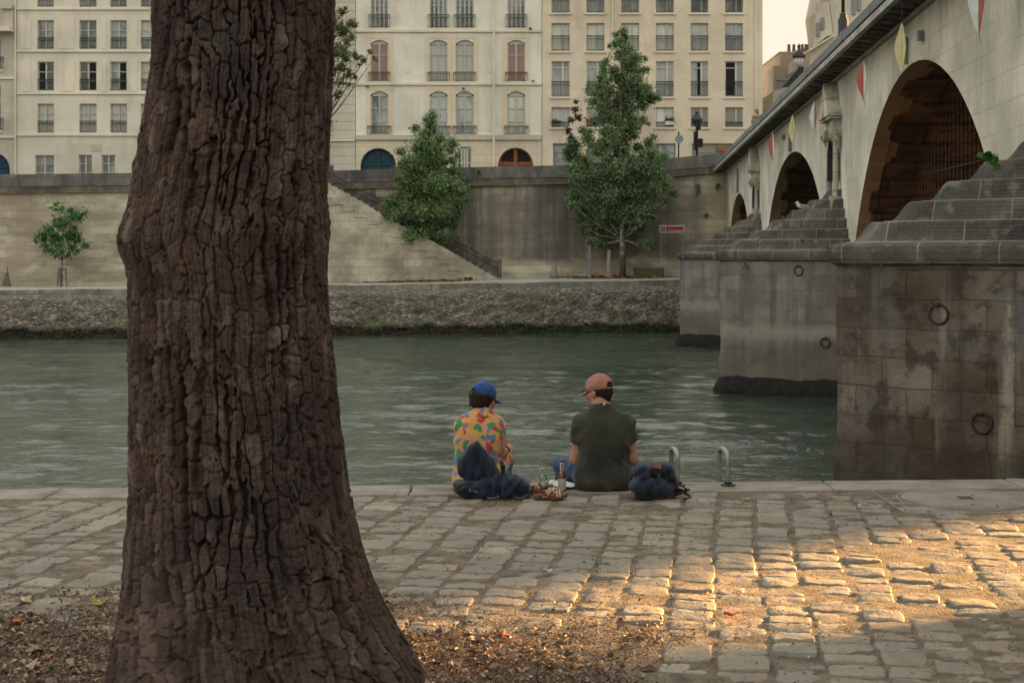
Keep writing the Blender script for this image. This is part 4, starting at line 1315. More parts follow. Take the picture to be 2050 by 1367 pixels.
for x_, y0, y1 in ((1634, 74, 46), (1643, 60, 36), (1705, 30, -6), (1716, 22, -12)): MB().box(wx(x_, Yc_), wx(x_ + 7, Yc_), Yc_ - .12, Yc_ - .01, wz(y0, Yc_), wz(y1, Yc_)).build('dormer', m_frameg, t)
mb = MB(); mb.prism([CZ_(1618, 101), CZ_(1668, 70), CZ_(1668, 73.5), CZ_(1618, 104.5)], (0, -.5, 0)); mb.build('gutter', m_trim, t)
mb = MB(); mb.box(wx(1655, Yc_), wx(1675, Yc_), Yc_ + .5, Yc_ + 2, wz(4, Yc_), wz(-8, Yc_)); mb.build('chimney', m_gable, t)
# the row goes on along the river to the right, out of the picture, and keeps the bank in shade
for k, (xa, xb, h) in enumerate(((29, 46, 24), (46.1, 64, 26), (64.1, 84, 25), (84.1, 106, 27), (106.1, 130, 26), (130.1, 160, 27))):
    t = thing('terrace_house', 'pale terraced house on the far bank, ' + ('nearest beyond the bridge', 'second beyond the bridge', 'third beyond the bridge', 'fourth beyond the bridge', 'fifth beyond the bridge', 'last beyond the bridge')[k], 'building', ((xa + xb) / 2, 98, 5), 'terraced houses beyond the bridge')
    MB().box(xa, xb, 98, 112, 5, h).build('wall', m_facC if k % 2 else m_facA, t)
    MB().prism([(xa, 97.7, h + .01), (xa, 100, h + 3), (xa, 110, h + 3), (xa, 112, h + .01)], (xb - xa, 0, 0)).build('roof', m_roofz, t)
# ================================================================== the stone bridge
def BR(Y, off, z): return (6.2 + .0702 * Y + off * .9975, Y - off * .07, z)
WBR = 18.0
def soff(Y): return 6.89 - .0073 * max(Y, -5)
YEND, YNEAR = 77.2, -24.0
ARCH = [(29.4, 8.3, 8.3, -2.6), (49.1, 8.5, 5.1, .2), (69.6, 6.5, 4.95, -.15)]   # centre, half span, rise, spring level
bridge = thing('stone_bridge', 'old pale stone bridge with round arches crossing the river on stepped piers', 'bridge', (6.2 + .0702 * 40, 40, WATER))

def bstone(name, kind):
    n = NB(name)
    o = n.xyz()
    u, v = o[1], o[2]
    wob = n.m('MULTIPLY_ADD', n.noise(sc=1.1, det=3), .12, -.06)
    bc, bf = n.brick(n.vec(n.m('ADD', u, wob), n.m('ADD', v, wob)), 1.05, .46, .012, (.58, .555, .48), (.66, .63, .55), (.44, .42, .365))
    f1 = n.noise(sc=.5, det=7, ro=.6)
    drip = n.noise(n.vec(n.m('MULTIPLY', u, 3.2), n.m('MULTIPLY', o[0], .5), n.m('MULTIPLY', v, .16)), sc=1.3, det=7, ro=.62)
    plaster = n.rng(n.noise(sc=.22, det=4), .36, .54, .35, 1.)
    c = n.mix(plaster, bc, (.64, .625, .56))
    c = n.mix(n.rng(f1, .35, .7), n.mix(1., c, (.70, .69, .67), 'MULTIPLY'), n.mix(1., c, (1.1, 1.09, 1.06), 'MULTIPLY'))
    top = n.rng(n.m('ADD', v, n.m('MULTIPLY', u, .0073)), 4.2, 6.9, .35, 1.)
    c = n.mix(n.m('MULTIPLY', n.rng(drip, .5, .72), n.m('MULTIPLY', top, .8)), c, (.27, .26, .235))
    c = n.mix(n.rng(n.noise(n.mp(sc=(1, 1, .3)), sc=2.7, det=6), .57, .72, 0, .55), c, (.33, .31, .265))
    c = n.mix(n.rng(n.noise(sc=9, det=6), .56, .72, 0, .5), c, (.38, .365, .325))
    h = n.m('ADD', n.m('MULTIPLY', bf, n.m('MULTIPLY_ADD', plaster, .9, -1.1)), n.m('MULTIPLY', n.noise(sc=12, det=6, ro=.65), .9))
    return n.done(c, .9, n.bump(h, .65, .025), .2)
m_bwall = bstone('bridge_limestone', 0)
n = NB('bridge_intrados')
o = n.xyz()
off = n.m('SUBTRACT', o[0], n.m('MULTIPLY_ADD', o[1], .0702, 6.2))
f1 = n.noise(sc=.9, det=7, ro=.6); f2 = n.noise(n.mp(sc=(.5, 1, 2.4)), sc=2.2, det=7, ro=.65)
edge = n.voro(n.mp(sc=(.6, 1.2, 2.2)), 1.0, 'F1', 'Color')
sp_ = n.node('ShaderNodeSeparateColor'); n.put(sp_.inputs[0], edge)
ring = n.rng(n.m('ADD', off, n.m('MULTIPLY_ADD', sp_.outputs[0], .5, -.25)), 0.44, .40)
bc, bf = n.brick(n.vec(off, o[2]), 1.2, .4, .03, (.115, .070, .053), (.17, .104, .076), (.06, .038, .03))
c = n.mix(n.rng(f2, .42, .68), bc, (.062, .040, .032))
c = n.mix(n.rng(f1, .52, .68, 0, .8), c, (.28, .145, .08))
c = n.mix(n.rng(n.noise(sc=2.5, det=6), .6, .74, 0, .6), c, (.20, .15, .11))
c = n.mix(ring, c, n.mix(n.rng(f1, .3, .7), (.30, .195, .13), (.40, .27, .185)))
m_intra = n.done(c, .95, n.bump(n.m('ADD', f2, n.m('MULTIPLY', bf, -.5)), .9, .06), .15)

# unseen passage, added and skewed to let the low sun reach the quay
PCY, PHW, PTOP, PRISE = 10.51, 1.317, 4.715, 1.61
SKEW = math.tan(SUN_AZ) + .0702
def open_top(Y, c, a, b, z): return z + b * math.sqrt(max(0, 1 - ((Y - c) / a) ** 2))
def face(mb, offv, flip):
    cuts = {YNEAR, YEND}
    for c, a, b, z in ARCH:
        for t in np.linspace(0, math.pi, 41): cuts.add(c - a * math.cos(t))
    pc = PCY + offv * SKEW
    for t in np.linspace(0, math.pi, 25): cuts.add(pc - PHW * math.cos(t))
    for y in np.arange(YNEAR, YEND, 2.): cuts.add(float(y))
    ys_ = sorted(cuts)
    for a_, b_ in zip(ys_[:-1], ys_[1:]):
        if b_ - a_ < 1e-6: continue
        m_ = (a_ + b_) / 2
        lo = None
        for c, a, b, z in ARCH:
            if abs(m_ - c) < a: lo = (open_top(a_, c, a, b, z), open_top(b_, c, a, b, z))
        if abs(m_ - pc) < PHW and offv < 99: lo = (open_top(a_, pc, PHW, PRISE, PTOP - PRISE), open_top(b_, pc, PHW, PRISE, PTOP - PRISE))
        if lo is None: lo = (-3.2, -3.2)
        if abs(m_ - pc) < PHW and offv < 99:
            q = [BR(a_, offv, -3.2), BR(b_, offv, -3.2), BR(b_, offv, -.03), BR(a_, offv, -.03)]; mb.quad(*(q if flip else q[::-1]))
        q = [BR(a_, offv, lo[0]), BR(b_, offv, lo[1]), BR(b_, offv, soff(b_) + .2), BR(a_, offv, soff(a_) + .2)]
        mb.quad(*(q if flip else q[::-1]))
face(MB2 := MB(), 0.0, True); face(MB2, WBR, False)
MB2.quad(BR(YNEAR, 0, -3), BR(YNEAR, WBR, -3), BR(YNEAR, WBR, soff(YNEAR)), BR(YNEAR, 0, soff(YNEAR)))
MB2.build('spandrel_wall', m_bwall, bridge)
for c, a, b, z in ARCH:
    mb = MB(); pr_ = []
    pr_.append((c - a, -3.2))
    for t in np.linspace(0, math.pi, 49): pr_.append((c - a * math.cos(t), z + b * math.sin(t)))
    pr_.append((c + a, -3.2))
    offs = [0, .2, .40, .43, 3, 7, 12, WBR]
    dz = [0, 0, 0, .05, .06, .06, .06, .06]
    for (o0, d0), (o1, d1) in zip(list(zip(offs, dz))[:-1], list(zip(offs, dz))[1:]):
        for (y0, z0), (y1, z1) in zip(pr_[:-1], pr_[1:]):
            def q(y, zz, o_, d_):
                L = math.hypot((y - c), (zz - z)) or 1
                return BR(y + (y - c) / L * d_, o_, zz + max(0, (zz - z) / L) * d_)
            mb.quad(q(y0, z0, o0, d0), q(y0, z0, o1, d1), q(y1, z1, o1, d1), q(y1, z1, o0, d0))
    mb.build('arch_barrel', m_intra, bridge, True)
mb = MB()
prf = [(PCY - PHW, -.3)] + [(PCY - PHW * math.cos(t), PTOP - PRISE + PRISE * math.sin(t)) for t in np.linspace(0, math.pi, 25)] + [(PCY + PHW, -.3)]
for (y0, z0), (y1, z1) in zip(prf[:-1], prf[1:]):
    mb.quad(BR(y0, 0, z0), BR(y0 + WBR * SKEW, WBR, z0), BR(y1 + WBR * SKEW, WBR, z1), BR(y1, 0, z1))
mb.build('added_passage_vault', m_intra, bridge)
mb = MB()
def lbar(mb, o0, o1, z0, z1, ya=YNEAR, yb=YEND, st=3.0):
    ys_ = list(np.arange(ya, yb, st)) + [yb]
    for a_, b_ in zip(ys_[:-1], ys_[1:]):
        A = [BR(a_, o0, soff(a_) + z0), BR(a_, o1, soff(a_) + z0), BR(a_, o1, soff(a_) + z1), BR(a_, o0, soff(a_) + z1)]
        B = [BR(b_, o0, soff(b_) + z0), BR(b_, o1, soff(b_) + z0), BR(b_, o1, soff(b_) + z1), BR(b_, o0, soff(b_) + z1)]
        mb.add(A + B, [(0, 4, 5, 1), (1, 5, 6, 2), (2, 6, 7, 3), (3, 7, 4, 0)])
    mb.add([BR(ya, o0, soff(ya) + z0), BR(ya, o1, soff(ya) + z0), BR(ya, o1, soff(ya) + z1), BR(ya, o0, soff(ya) + z1)], [(0, 1, 2, 3)])
    mb.add([BR(yb, o0, soff(yb) + z0), BR(yb, o1, soff(yb) + z0), BR(yb, o1, soff(yb) + z1), BR(yb, o0, soff(yb) + z1)], [(3, 2, 1, 0)])
    return mb
# deck, cornice with corbels, parapets
lbar(MB(), -.60, WBR - .3, .20, .26).build('deck', flat('deck_paving', (.12, .115, .11), .9), bridge)
n = NB('cornice_stone'); o = n.xyz()
f1 = n.noise(n.mp(sc=(1, .6, 1)), sc=1.6, det=7, ro=.6)
c = n.mix(n.rng(f1, .38, .68), (.29, .29, .27), (.46, .45, .41)); c = n.mix(n.rng(n.noise(sc=8, det=5), .55, .7, 0, .5), c, (.12, .12, .115))
m_corn = n.done(c, .9, n.bump(n.noise(sc=12, det=5), .5, .02), .2)
n = NB('dark_corbel'); f1 = n.noise(sc=2.2, det=7, ro=.65)  # mottled corbel stone, darker than the cornice
c = n.mix(n.rng(f1, .4, .68), (.085, .074, .07), (.22, .195, .165)); m_corb = n.done(c, .95, n.bump(n.noise(sc=9, det=6), .7, .03), .15)
n = NB('parapet_grey'); o = n.xyz(); bc, bf = n.brick(n.vec(o[1], o[2]), 1.8, 4, .012, (.16, .172, .178), (.21, .222, .225), (.09, .09, .09))
c = n.mix(n.rng(n.noise(n.mp(sc=(1, 1, .4)), sc=2.5, det=6), .5, .72, 0, .6), bc, (.085, .09, .095)); m_bpar = n.done(c, .85, n.bump(n.noise(sc=15, det=4), .4, .015), .25)
lbar(lbar(MB(), -.72, -.601, .0, .14), -.10, -.002, -.08, .0).build('cornice', m_corn, bridge)
mb = MB()
y = YNEAR + .3
while y < YEND - .2:
    s = soff(y)
    prof = [(-.598, .198), (-.598, .06), (-.45, .05), (-.30, .03), (-.18, .01), (-.003, .0), (-.003, .198)]
    a = [BR(y, o_, s + z_) for o_, z_ in prof]; b = [BR(y + .30, o_, s + z_) for o_, z_ in prof]
    mb.prism(a, Vector(b[0]) - Vector(a[0]))
    y += .62
mb.build('corbel_table', m_corb, bridge)
lbar(MB(), -.66, -.36, .262, .47).build('parapet', m_bpar, bridge)
lbar(MB(), WBR - .4, WBR + .02, .14, .85).build('parapet', m_bpar, bridge)
y = -3.0
while y < 77: lbar(MB(), -.68, -.34, .262, .49, y, y + .22).build('parapet_pier', m_bpar, bridge); y += 6.2

# ---- pier noses (cutwaters) with stepped stone caps
def nose(axis, tip, hw, k0=0.0, ins=0.0):
    """half-hexagon outline (plan) from the bridge face to the tip, shrunk by ins"""
    hw2 = hw - k0; tp = tip - ins
    r = .10
    pts = [(axis - hw2, .0), (axis - hw2 * r * 1.0, -tp + .14), (axis, -tp), (axis + hw2 * r, -tp + .14), (axis + hw2, 0)]
    return pts
n = NB('pier_masonry'); o = n.xyz()
u = n.m('ADD', n.m('MULTIPLY', o[0], .8), n.m('MULTIPLY', o[1], -.6)); v = o[2]
wob = n.m('MULTIPLY_ADD', n.noise(sc=1.5, det=3), .07, -.035)
bc, bf = n.brick(n.vec(n.m('ADD', u, wob), n.m('ADD', v, wob)), .70, .385, .010, (.128, .106, .090), (.215, .195, .175), (.100, .086, .074))
f1 = n.noise(sc=.55, det=7, ro=.6); f2 = n.noise(sc=3.4, det=8, ro=.68)
c = n.mix(n.rng(f1, .35, .66), n.mix(1., bc, (.52, .43, .36), 'MULTIPLY'), n.mix(1., bc, (1.2, 1.14, 1.08), 'MULTIPLY'))
c = n.mix(n.rng(n.noise(sc=.9, det=5), .5, .62, 0, .7), c, (.135, .135, .142))
c = n.mix(n.rng(f2, .48, .64, 0, .8), c, (.050, .038, .031))
run = n.noise(n.vec(n.m('MULTIPLY', u, 1.), 0., n.m('MULTIPLY', v, .07)), sc=1.8, det=7, ro=.6)
c = n.mix(n.rng(run, .48, .66, 0, .8), c, (.060, .050, .044))
c = n.mix(n.m('MULTIPLY', n.rng(n.noise(n.vec(n.m('MULTIPLY', u, 1.), 3.3, n.m('MULTIPLY', v, .10)), sc=1.5, det=6, ro=.62), .54, .64, 0, .8), n.rng(f2, .34, .55)), c, (.36, .32, .265))
c = n.mix(n.m('MULTIPLY', n.rng(n.m('ADD', v, n.m('MULTIPLY', f1, 1.4)), .2, -.9), .65), c, (.105, .072, .036))
c = n.mix(n.m('MULTIPLY', n.rng(n.m('ADD', v, n.m('MULTIPLY', f2, .5)), -.30, -.62), .6), c, (.040, .032, .025))
h = n.m('ADD', n.m('MULTIPLY', bf, -.55), n.m('ADD', n.m('MULTIPLY', f2, .9), n.m('MULTIPLY', n.noise(sc=28, det=5), .45)))
m_pier = n.done(c, .9, n.bump(h, .8, .04), .2)
# paler, greyer masonry of the two farther piers
n = NB('pier_masonry_pale'); o = n.xyz()
u = n.m('ADD', n.m('MULTIPLY', o[0], .8), n.m('MULTIPLY', o[1], -.6)); v = o[2]
bc, bf = n.brick(n.vec(u, v), .75, .40, .008, (.195, .185, .170), (.255, .245, .222), (.185, .175, .158))
f1 = n.noise(sc=.5, det=7, ro=.6); f2 = n.noise(sc=3, det=7, ro=.66)
c = n.mix(n.rng(f1, .36, .66), n.mix(1., bc, (.66, .63, .62), 'MULTIPLY'), n.mix(1., bc, (1.1, 1.09, 1.06), 'MULTIPLY'))
run = n.noise(n.vec(n.m('MULTIPLY', u, 1.), 0., n.m('MULTIPLY', v, .06)), sc=2., det=7, ro=.6)
c = n.mix(n.rng(run, .44, .64, 0, .8), c, (.098, .096, .104))
bandp = n.m('MULTIPLY', n.rng(n.m('ADD', v, n.m('MULTIPLY', f1, .35)), -.45, -.2), n.rng(n.m('ADD', v, n.m('MULTIPLY', f1, .35)), .16, -.1))
c = n.mix(n.m('MULTIPLY', bandp, .6), c, (.30, .285, .24))
c = n.mix(n.rng(f2, .55, .72, 0, .5), c, (.10, .09, .08))
wl = n.rng(n.m('ADD', v, n.m('MULTIPLY', f1, .5)), -.25, -.75)
c = n.mix(n.m('MULTIPLY', wl, .7), c, (.115, .10, .088))
h = n.m('ADD', n.m('MULTIPLY', bf, -.5), n.m('ADD', n.m('MULTIPLY', f2, .8), n.m('MULTIPLY', n.noise(sc=22, det=5), .4)))
m_pier2 = n.done(c, .9, n.bump(h, .7, .035), .2)
n = NB('pier_cap_stone'); o = n.xyz()
u = n.m('ADD', n.m('MULTIPLY', o[0], .8), n.m('MULTIPLY', o[1], -.6))
f1 = n.noise(sc=1.1, det=7, ro=.6); f2 = n.noise(sc=40, det=4)
bc, bf = n.brick(n.vec(u, n.m('ADD', o[2], .014)), 1.05, .274, .011, (.060, .056, .056), (.105, .098, .094), (.24, .22, .18))
c = n.mix(n.rng(f1, .35, .68), n.mix(1., bc, (.7, .68, .68), 'MULTIPLY'), n.mix(1., bc, (1.35, 1.3, 1.2), 'MULTIPLY'))
c = n.mix(n.rng(f2, .53, .7, 0, .55), c, (.17, .16, .14)); c = n.mix(n.rng(n.noise(sc=3.5, det=6), .52, .68, 0, .7), c, (.19, .18, .158)); c = n.mix(n.rng(n.noise(sc=25, det=3), .56, .7, 0, .5), c, (.04, .038, .036))
m_cap = n.done(c, .93, n.bump(n.m('ADD', n.m('MULTIPLY', f2, .5), n.m('ADD', n.noise(sc=9, det=6), n.m('MULTIPLY', bf, -.3))), .75, .025), .2)
n = NB('waterline_weed'); f1 = n.noise(sc=6, det=5)
m_weed = n.done(n.mix(n.rng(f1, .4, .65), (.004, .004, .004), (.011, .010, .008)), .8, n.bump(f1, 1., .08), .3)
m_ring = flat('rusty_ring', (.035, .028, .024), .7, .35, 20, .3)


def ringset(mb, pts, z0, z1):
    a = [BR(y, o_, z0) for y, o_ in pts]; b = [BR(y, o_, z1) for y, o_ in pts]
    k = len(pts)
    return mb.add(a + b, [(i, i + 1, k + i + 1, k + i) for i in range(k - 1)])

def pier(axis, tip, hw, mat, rings, base=True, zcap=1.63, seed=1):
    t = MB()
    zs = np.linspace(-3.2, zcap + .02, 60)
    # body: gently uneven masonry
    rows = []
    r = np.random.RandomState(seed)
    outline = nose(axis, tip, hw)
    pl_ = []
    for (y0, o0), (y1, o1) in zip(outline[:-1], outline[1:]):
        L = math.hypot(y1 - y0, o1 - o0); k = max(2, int(L / .06))
        for i in range(k): pl_.append((y0 + (y1 - y0) * i / k, o0 + (o1 - o0) * i / k))
    pl_.append(outline[-1])
    pa = np.array(pl_); d = np.gradient(pa, axis=0); nr = np.stack([d[:, 1], -d[:, 0]], 1); nr /= np.linalg.norm(nr, axis=1)[:, None] + 1e-9
    S_, Z_ = np.meshgrid(np.arange(len(pa)) * .06, np.linspace(-3.2, zcap + .02, 84))
    dis = .022 * fbm(S_ * 1.6 + seed, Z_ * 1.8, seed, 4) + .012 * fbm(S_ * 6, Z_ * 6, seed + 3, 2)
    nearedge = np.exp(-((S_ - S_.max() / 2) / .14) ** 2)
    dis -= nearedge * np.clip(fbm(Z_ * 1.4 + 3, S_ * .2, seed + 9, 3) - .12, 0, 1) * .16
    py_ = pa[None, :, 0] - nr[None, :, 0] * dis; po_ = pa[None, :, 1] - nr[None, :, 1] * dis
    v = np.stack([6.2 + .0702 * py_ + po_ * .9975, py_ - po_ * .07, Z_], -1).reshape(-1, 3)
    p = npmesh('pier', v, gridfaces(84, len(pa)), mat, bridge, True)
    if base:
        z_ = np.linspace(-3.3, -1.50, 10)
        S2, Z2 = np.meshgrid(np.arange(len(pa)) * .06, z_)
        ex = .09 + .10 * (Z2 < -1.7) + .045 * fbm(S2 * 2.4, Z2 * 4, seed + 20, 3); ex[-1] = -.03
        Z2 = Z2 + .07 * fbm(S2 * 2.5, Z2, seed + 4, 3)
        py_ = pa[None, :, 0] - nr[None, :, 0] * -ex; po_ = pa[None, :, 1] - nr[None, :, 1] * -ex
        # push outwards from the masonry
        py2 = pa[None, :, 0] + nr[None, :, 0] * ex; po2 = pa[None, :, 1] + nr[None, :, 1] * ex
        cen = np.array([axis, -tip * .4])
        out = ((py2 - cen[0]) ** 2 + (po2 - cen[1]) ** 2).mean() > ((py_ - cen[0]) ** 2 + (po_ - cen[1]) ** 2).mean()
        py_, po_ = (py2, po2) if out else (py_, po_)
        v = np.stack([6.2 + .0702 * py_ + po_ * .9975, py_ - po_ * .07, Z2], -1).reshape(-1, 3)
        npmesh('footing', v, gridfaces(len(z_), len(pa)), m_weed, p, True)
    # cap: rounded moulding, then five ogee courses
    cp_ = MB()
    prof = [(-.0, zcap - .05), (-.10, zcap), (-.13, zcap + .05), (-.14, zcap + .14), (-.12, zcap + .21), (-.05, zcap + .25), (.12, zcap + .27)]
    rings_ = [(nose(axis, tip, hw, q[0] * .82, q[0]), q[1]) for q in prof]
    ins0 = .12; z0 = zcap + .27; hk = .12
    while ins0 < tip - .2 and hw - hk > .25:
        rings_.append((nose(axis, tip, hw, hk, ins0), z0 + .010))
        stp = min(.485, tip - .08 - ins0)
        for q in (.12, .2, .28, .36, .44, .52, .6, .68, .76, .9, 1.):
            rings_.append((nose(axis, tip, hw, hk + .02 * q, ins0 + stp * q), z0 + .010 + .262 * float(sstep(.16, .74, np.array(q)))))
        hk += .27; ins0 += stp + .02; z0 += .274
    rings_.append((nose(axis, tip, hw, hk, min(tip - .04, ins0)), z0 + .01))
    k = 5
    vs = []
    for pts, z_ in rings_: vs += [BR(y, o_, z_) for y, o_ in pts]
    fs = [(i * k + j, i * k + j + 1, (i + 1) * k + j + 1, (i + 1) * k + j) for i in range(len(rings_) - 1) for j in range(k - 1)]
    fs.append(tuple((len(rings_) - 1) * k + j for j in range(k)))
    cp_.add(vs, fs)
    cap = cp_.build('cap', m_cap, p)
    # mooring rings, hung on the face that looks at the near bank
    for (px, py, R) in rings:
        # intersect the view line with that face
        A = np.array(BR(axis, -tip, 0)[:2]); B_ = np.array(BR(axis - hw, 0, 0)[:2])
        dx = (px - FX) / FL
        e = B_ - A
        s_ = (A[0] - dx * A[1]) / (dx * e[1] - e[0])
        q = A + e * s_
        nrm = np.array([e[1], -e[0]]); nrm = nrm / np.linalg.norm(nrm)
        if nrm[1] > 0: nrm = -nrm
        c3 = Vector((q[0] + nrm[0] * .06, q[1] + nrm[1] * .06, wz(py, q[1])))
        e3 = Vector((e[0], e[1], 0)).normalized()
        mb = MB()
        mb.tube([c3 + e3 * R * math.cos(a) + Vector((0, 0, R * math.sin(a))) for a in np.linspace(0, 2 * math.pi, 29)], R * .16, 8, caps=False)
        mb.tube([c3 + Vector((0, 0, R)) + Vector((nrm[0], nrm[1], 0)) * .03, c3 + Vector((0, 0, R)) - Vector((nrm[0], nrm[1], 0)) * .12], R * .25, 8)
        mb.build('mooring_ring', m_ring, p, True)
    return p
p1 = pier(19.0, 3.15, 2.2, m_pier, [(1883, 629, .125), (1969, 846, .125)], False, seed=11)
p2 = pier(39.2, 3.2, 2.3, m_pier2, [(1601, 542, .125), (1654, 686, .125)], seed=5)
p3 = pier(60.4, 3.3, 2.6, m_pier2, [], seed=8)
for p, l in ((p1, 'near dark stained pier'), (p2, 'middle pier'), (p3, 'farthest pier')): p['label'] = l

# ---- niches (aedicules) over the piers
m_niche = stone('niche_stone', (.48, .465, .405), (.58, .56, .49), (.33, .315, .27), .8, .5, 'yz', stain=(.09, .085, .085), st_lo=.42, st_hi=.62)
for ax_ in (39.2, 60.4, 19.0):
    zt_ = soff(ax_) - .10; z0 = 2.9
    ni = MB()
    w_ = .72
    for s in (-1, 1):
        yc = ax_ + s * (w_ - .13)
        ni.tube([BR(yc, -.13, z0 + .45), BR(yc, -.13, zt_ - 1.55)], [.085, .070], 10)
        for za, zb_, q in ((z0, z0 + .45, .17), (zt_ - 1.55, zt_ - 1.3, .16)):
            a = [BR(yc - q, -.29, za), BR(yc + q, -.29, za), BR(yc + q, -.003, za), BR(yc - q, -.003, za)]
            ni.prism(a, (0, 0, zb_ - za))
    for za, zb_, q, out in ((z0 - .28, z0 - .002, w_ + .1, .32), (zt_ - 1.298, zt_ - 1.06, w_ + .0, .22), (zt_ - 1.058, zt_ - .98, w_ + .12, .34)):
        a = [BR(ax_ - q, -out, za), BR(ax_ + q, -out, za), BR(ax_ + q, -.003, za), BR(ax_ - q, -.003, za)]
        ni.prism(a, (0, 0, zb_ - za))
    a = [BR(ax_ - w_ - .15, -.38, zt_ - .978), BR(ax_ + w_ + .15, -.38, zt_ - .978), BR(ax_, -.38, zt_)]
    ni.prism(a, Vector(BR(ax_, -.003, 0)) - Vector(BR(ax_, -.38, 0)))
    # scroll brackets under the entablature
    for s in (-1, 1):
        yc = ax_ + s * (w_ + .02)
        ni.tube([BR(yc, -.28 + .2 * k / 5, zt_ - 1.36 - .5 * (k / 5) ** 1.5) for k in range(6)], [.11, .13, .12, .1, .08, .05], 8)
    no = ni.build('niche', m_niche, bridge)
    # shallow round-headed recess between the columns, its shade painted as dark colour
    mb = MB()
    hw_ = w_ - .28; k = 10
    zc = zt_ - 1.62 - hw_
    pr_ = [(ax_ - hw_, z0 + .9)] + [(ax_ - hw_ * math.cos(math.pi * i / k), zc + hw_ * math.sin(math.pi * i / k)) for i in range(k + 1)] + [(ax_ + hw_, z0 + .9)]
    mb.add([BR(y, -.05, z) for y, z in pr_], [tuple(range(len(pr_)))])
    for (y0, z0_), (y1, z1_) in zip(pr_[:-1], pr_[1:]): mb.quad(BR(y0, -.05, z0_), BR(y1, -.05, z1_), BR(y1, -.2, z1_), BR(y0, -.2, z0_))
    mb.build('recess', flat('shaded_recess', (.045, .047, .055), .9, .3), no)

# ---- anti-pigeon net of the big arch, with its ropes
m_net = flat('net_cord', (.19, .15, .125), .8)
c, a, b, z = ARCH[0]
mb = MB()
ofn = 1.3
def net_in(y, zz): return abs(y - c) < a and zz < z + b * math.sqrt(max(0, 1 - ((y - c) / a) ** 2))
for y in np.arange(c - a + .2, c + a, .36):
    zt_ = z + b * math.sqrt(max(0, 1 - ((y - c) / a) ** 2))
    if zt_ > 1.5:
        ww = .03 * math.sin(y * 9)
        mb.tube([BR(y + ww * math.sin(q * 5), ofn, 1.2 + (zt_ - 1.2) * q) for q in np.linspace(0, 1, 7)], .0030, 3, caps=False)
for zz in np.arange(1.3, z + b - .1, .22):
    hw_ = a * math.sqrt(max(0, 1 - ((zz - z) / b) ** 2))
    mb.tube([BR(c - hw_ + 2 * hw_ * q, ofn, zz + .012 * math.sin(q * 40)) for q in np.linspace(0, 1, 9)], .0030, 3, caps=False)
mb.build('net', m_net, bridge)
mb = MB()
for zz in (2.05, 3.7):
    hw_ = a * math.sqrt(max(0, 1 - ((zz - z) / b) ** 2))
    mb.tube([BR(c - hw_ + 2 * hw_ * q, ofn - .06, zz - .05 * math.sin(math.pi * q)) for q in np.linspace(0, 1, 9)], .014, 5)
mb.tube([BR(c + a * .995 * math.cos(t), ofn - .3, z + b * .985 * math.sin(t)) for t in np.linspace(.35, 1.75, 16)], .012, 5)
mb.build('net_rope', flat('rope', (.07, .058, .05), .9), bridge)
# ---- rain pipes and junction boxes on the face
for (c, a, b, z), dy in zip(ARCH, (.4, 0, 0)):
    y = c + dy
    MB().tube([BR(y, -.07, z + b + .04), BR(y, -.07, soff(y) - .37)], .055, 8).build('rain_pipe', m_zinc, bridge)
for px, py in ((1849, 72), (1572, 275)):
    y = 6.2 / ((px - FX) / FL - .0702); zc = wz(py, y)
    a = [BR(y - .09, -.12, zc - .09), BR(y + .09, -.12, zc - .09), BR(y + .09, -.003, zc - .09), BR(y - .09, -.003, zc - .09)]
    MB().prism(a, (0, 0, .18)).build('junction_box', m_zinc, bridge)

# ================================================================== kite-shaped banners hung along the bridge
m_kr = flat('banner_red', (.34, .08, .07), .7, .15); m_kw = flat('banner_white', (.50, .56, .55), .7, .1); m_ky = flat('banner_yellow', (.50, .46, .24), .7, .12)
flags = [(1961, -72, 70, 'w', 'r', 'red and white kite banner nearest the camera, cut by the upper edge'),
         (1807, 45, 147, 'y', 'y', 'pale yellow kite banner hanging over the big arch'),
         (1729.5, 120, 200, 'r', 'w', 'red and white kite banner between the big arch and the niche'),
         (1631, 203, 262, 'w', 'r', 'white and red kite banner just beyond the niche'),
         (1587.5, 229, 290, 'y', 'y', 'narrow yellow kite banner over the middle arch'),
         (1547, 262, 323, 'r', 'w', 'small red and white kite banner beside the far niche')]
for px, y0, y1, ca_, cb_, lab in flags:
    ofv = -.62
    Y = (6.2 + ofv) / ((px - FX) / FL - .0702)
    zt_, zb_ = wz(y0, Y), wz(y1, Y)
    zm = zb_ + (zt_ - zb_) * .5
    t = thing('kite_banner', lab, 'banner', BR(Y, ofv, zb_), 'kite banners along the bridge')
    for s, cc in ((1, ca_), (-1, cb_)):        # s=+1: the half towards the far bank (left in the view)
        mb = MB()
        w_ = .20
        K = 6
        L1, L2 = [], []
        for i in range(K + 1):
            q = i / K
            zz = zt_ + (zb_ - zt_) * q
            wd = w_ * (1 - abs(2 * q - 1) ** 1.35)
            L1.append(BR(Y, ofv, zz)); L2.append(BR(Y + s * wd, ofv - .04 * (wd / w_) - .07 * s * (wd / w_), zz))
        vs = L1 + L2
        fs = [(i, i + 1, K + 2 + i, K + 1 + i) for i in range(K)]
        mb.add(vs, fs)
        ob = mb.build('panel', {'r': m_kr, 'w': m_kw, 'y': m_ky}[cc], t)
        sd = ob.modifiers.new('thick', 'SOLIDIFY'); sd.thickness = .008
    mb = MB()
    mb.tube([BR(Y, ofv, zt_ - .02), BR(Y, ofv, soff(Y) - .01)], .006, 5); mb.tube([BR(Y, ofv, zb_ + .02), BR(Y, ofv + .03, zb_ - .12)], .004, 5)
    mb.build('cord', m_iron, t)

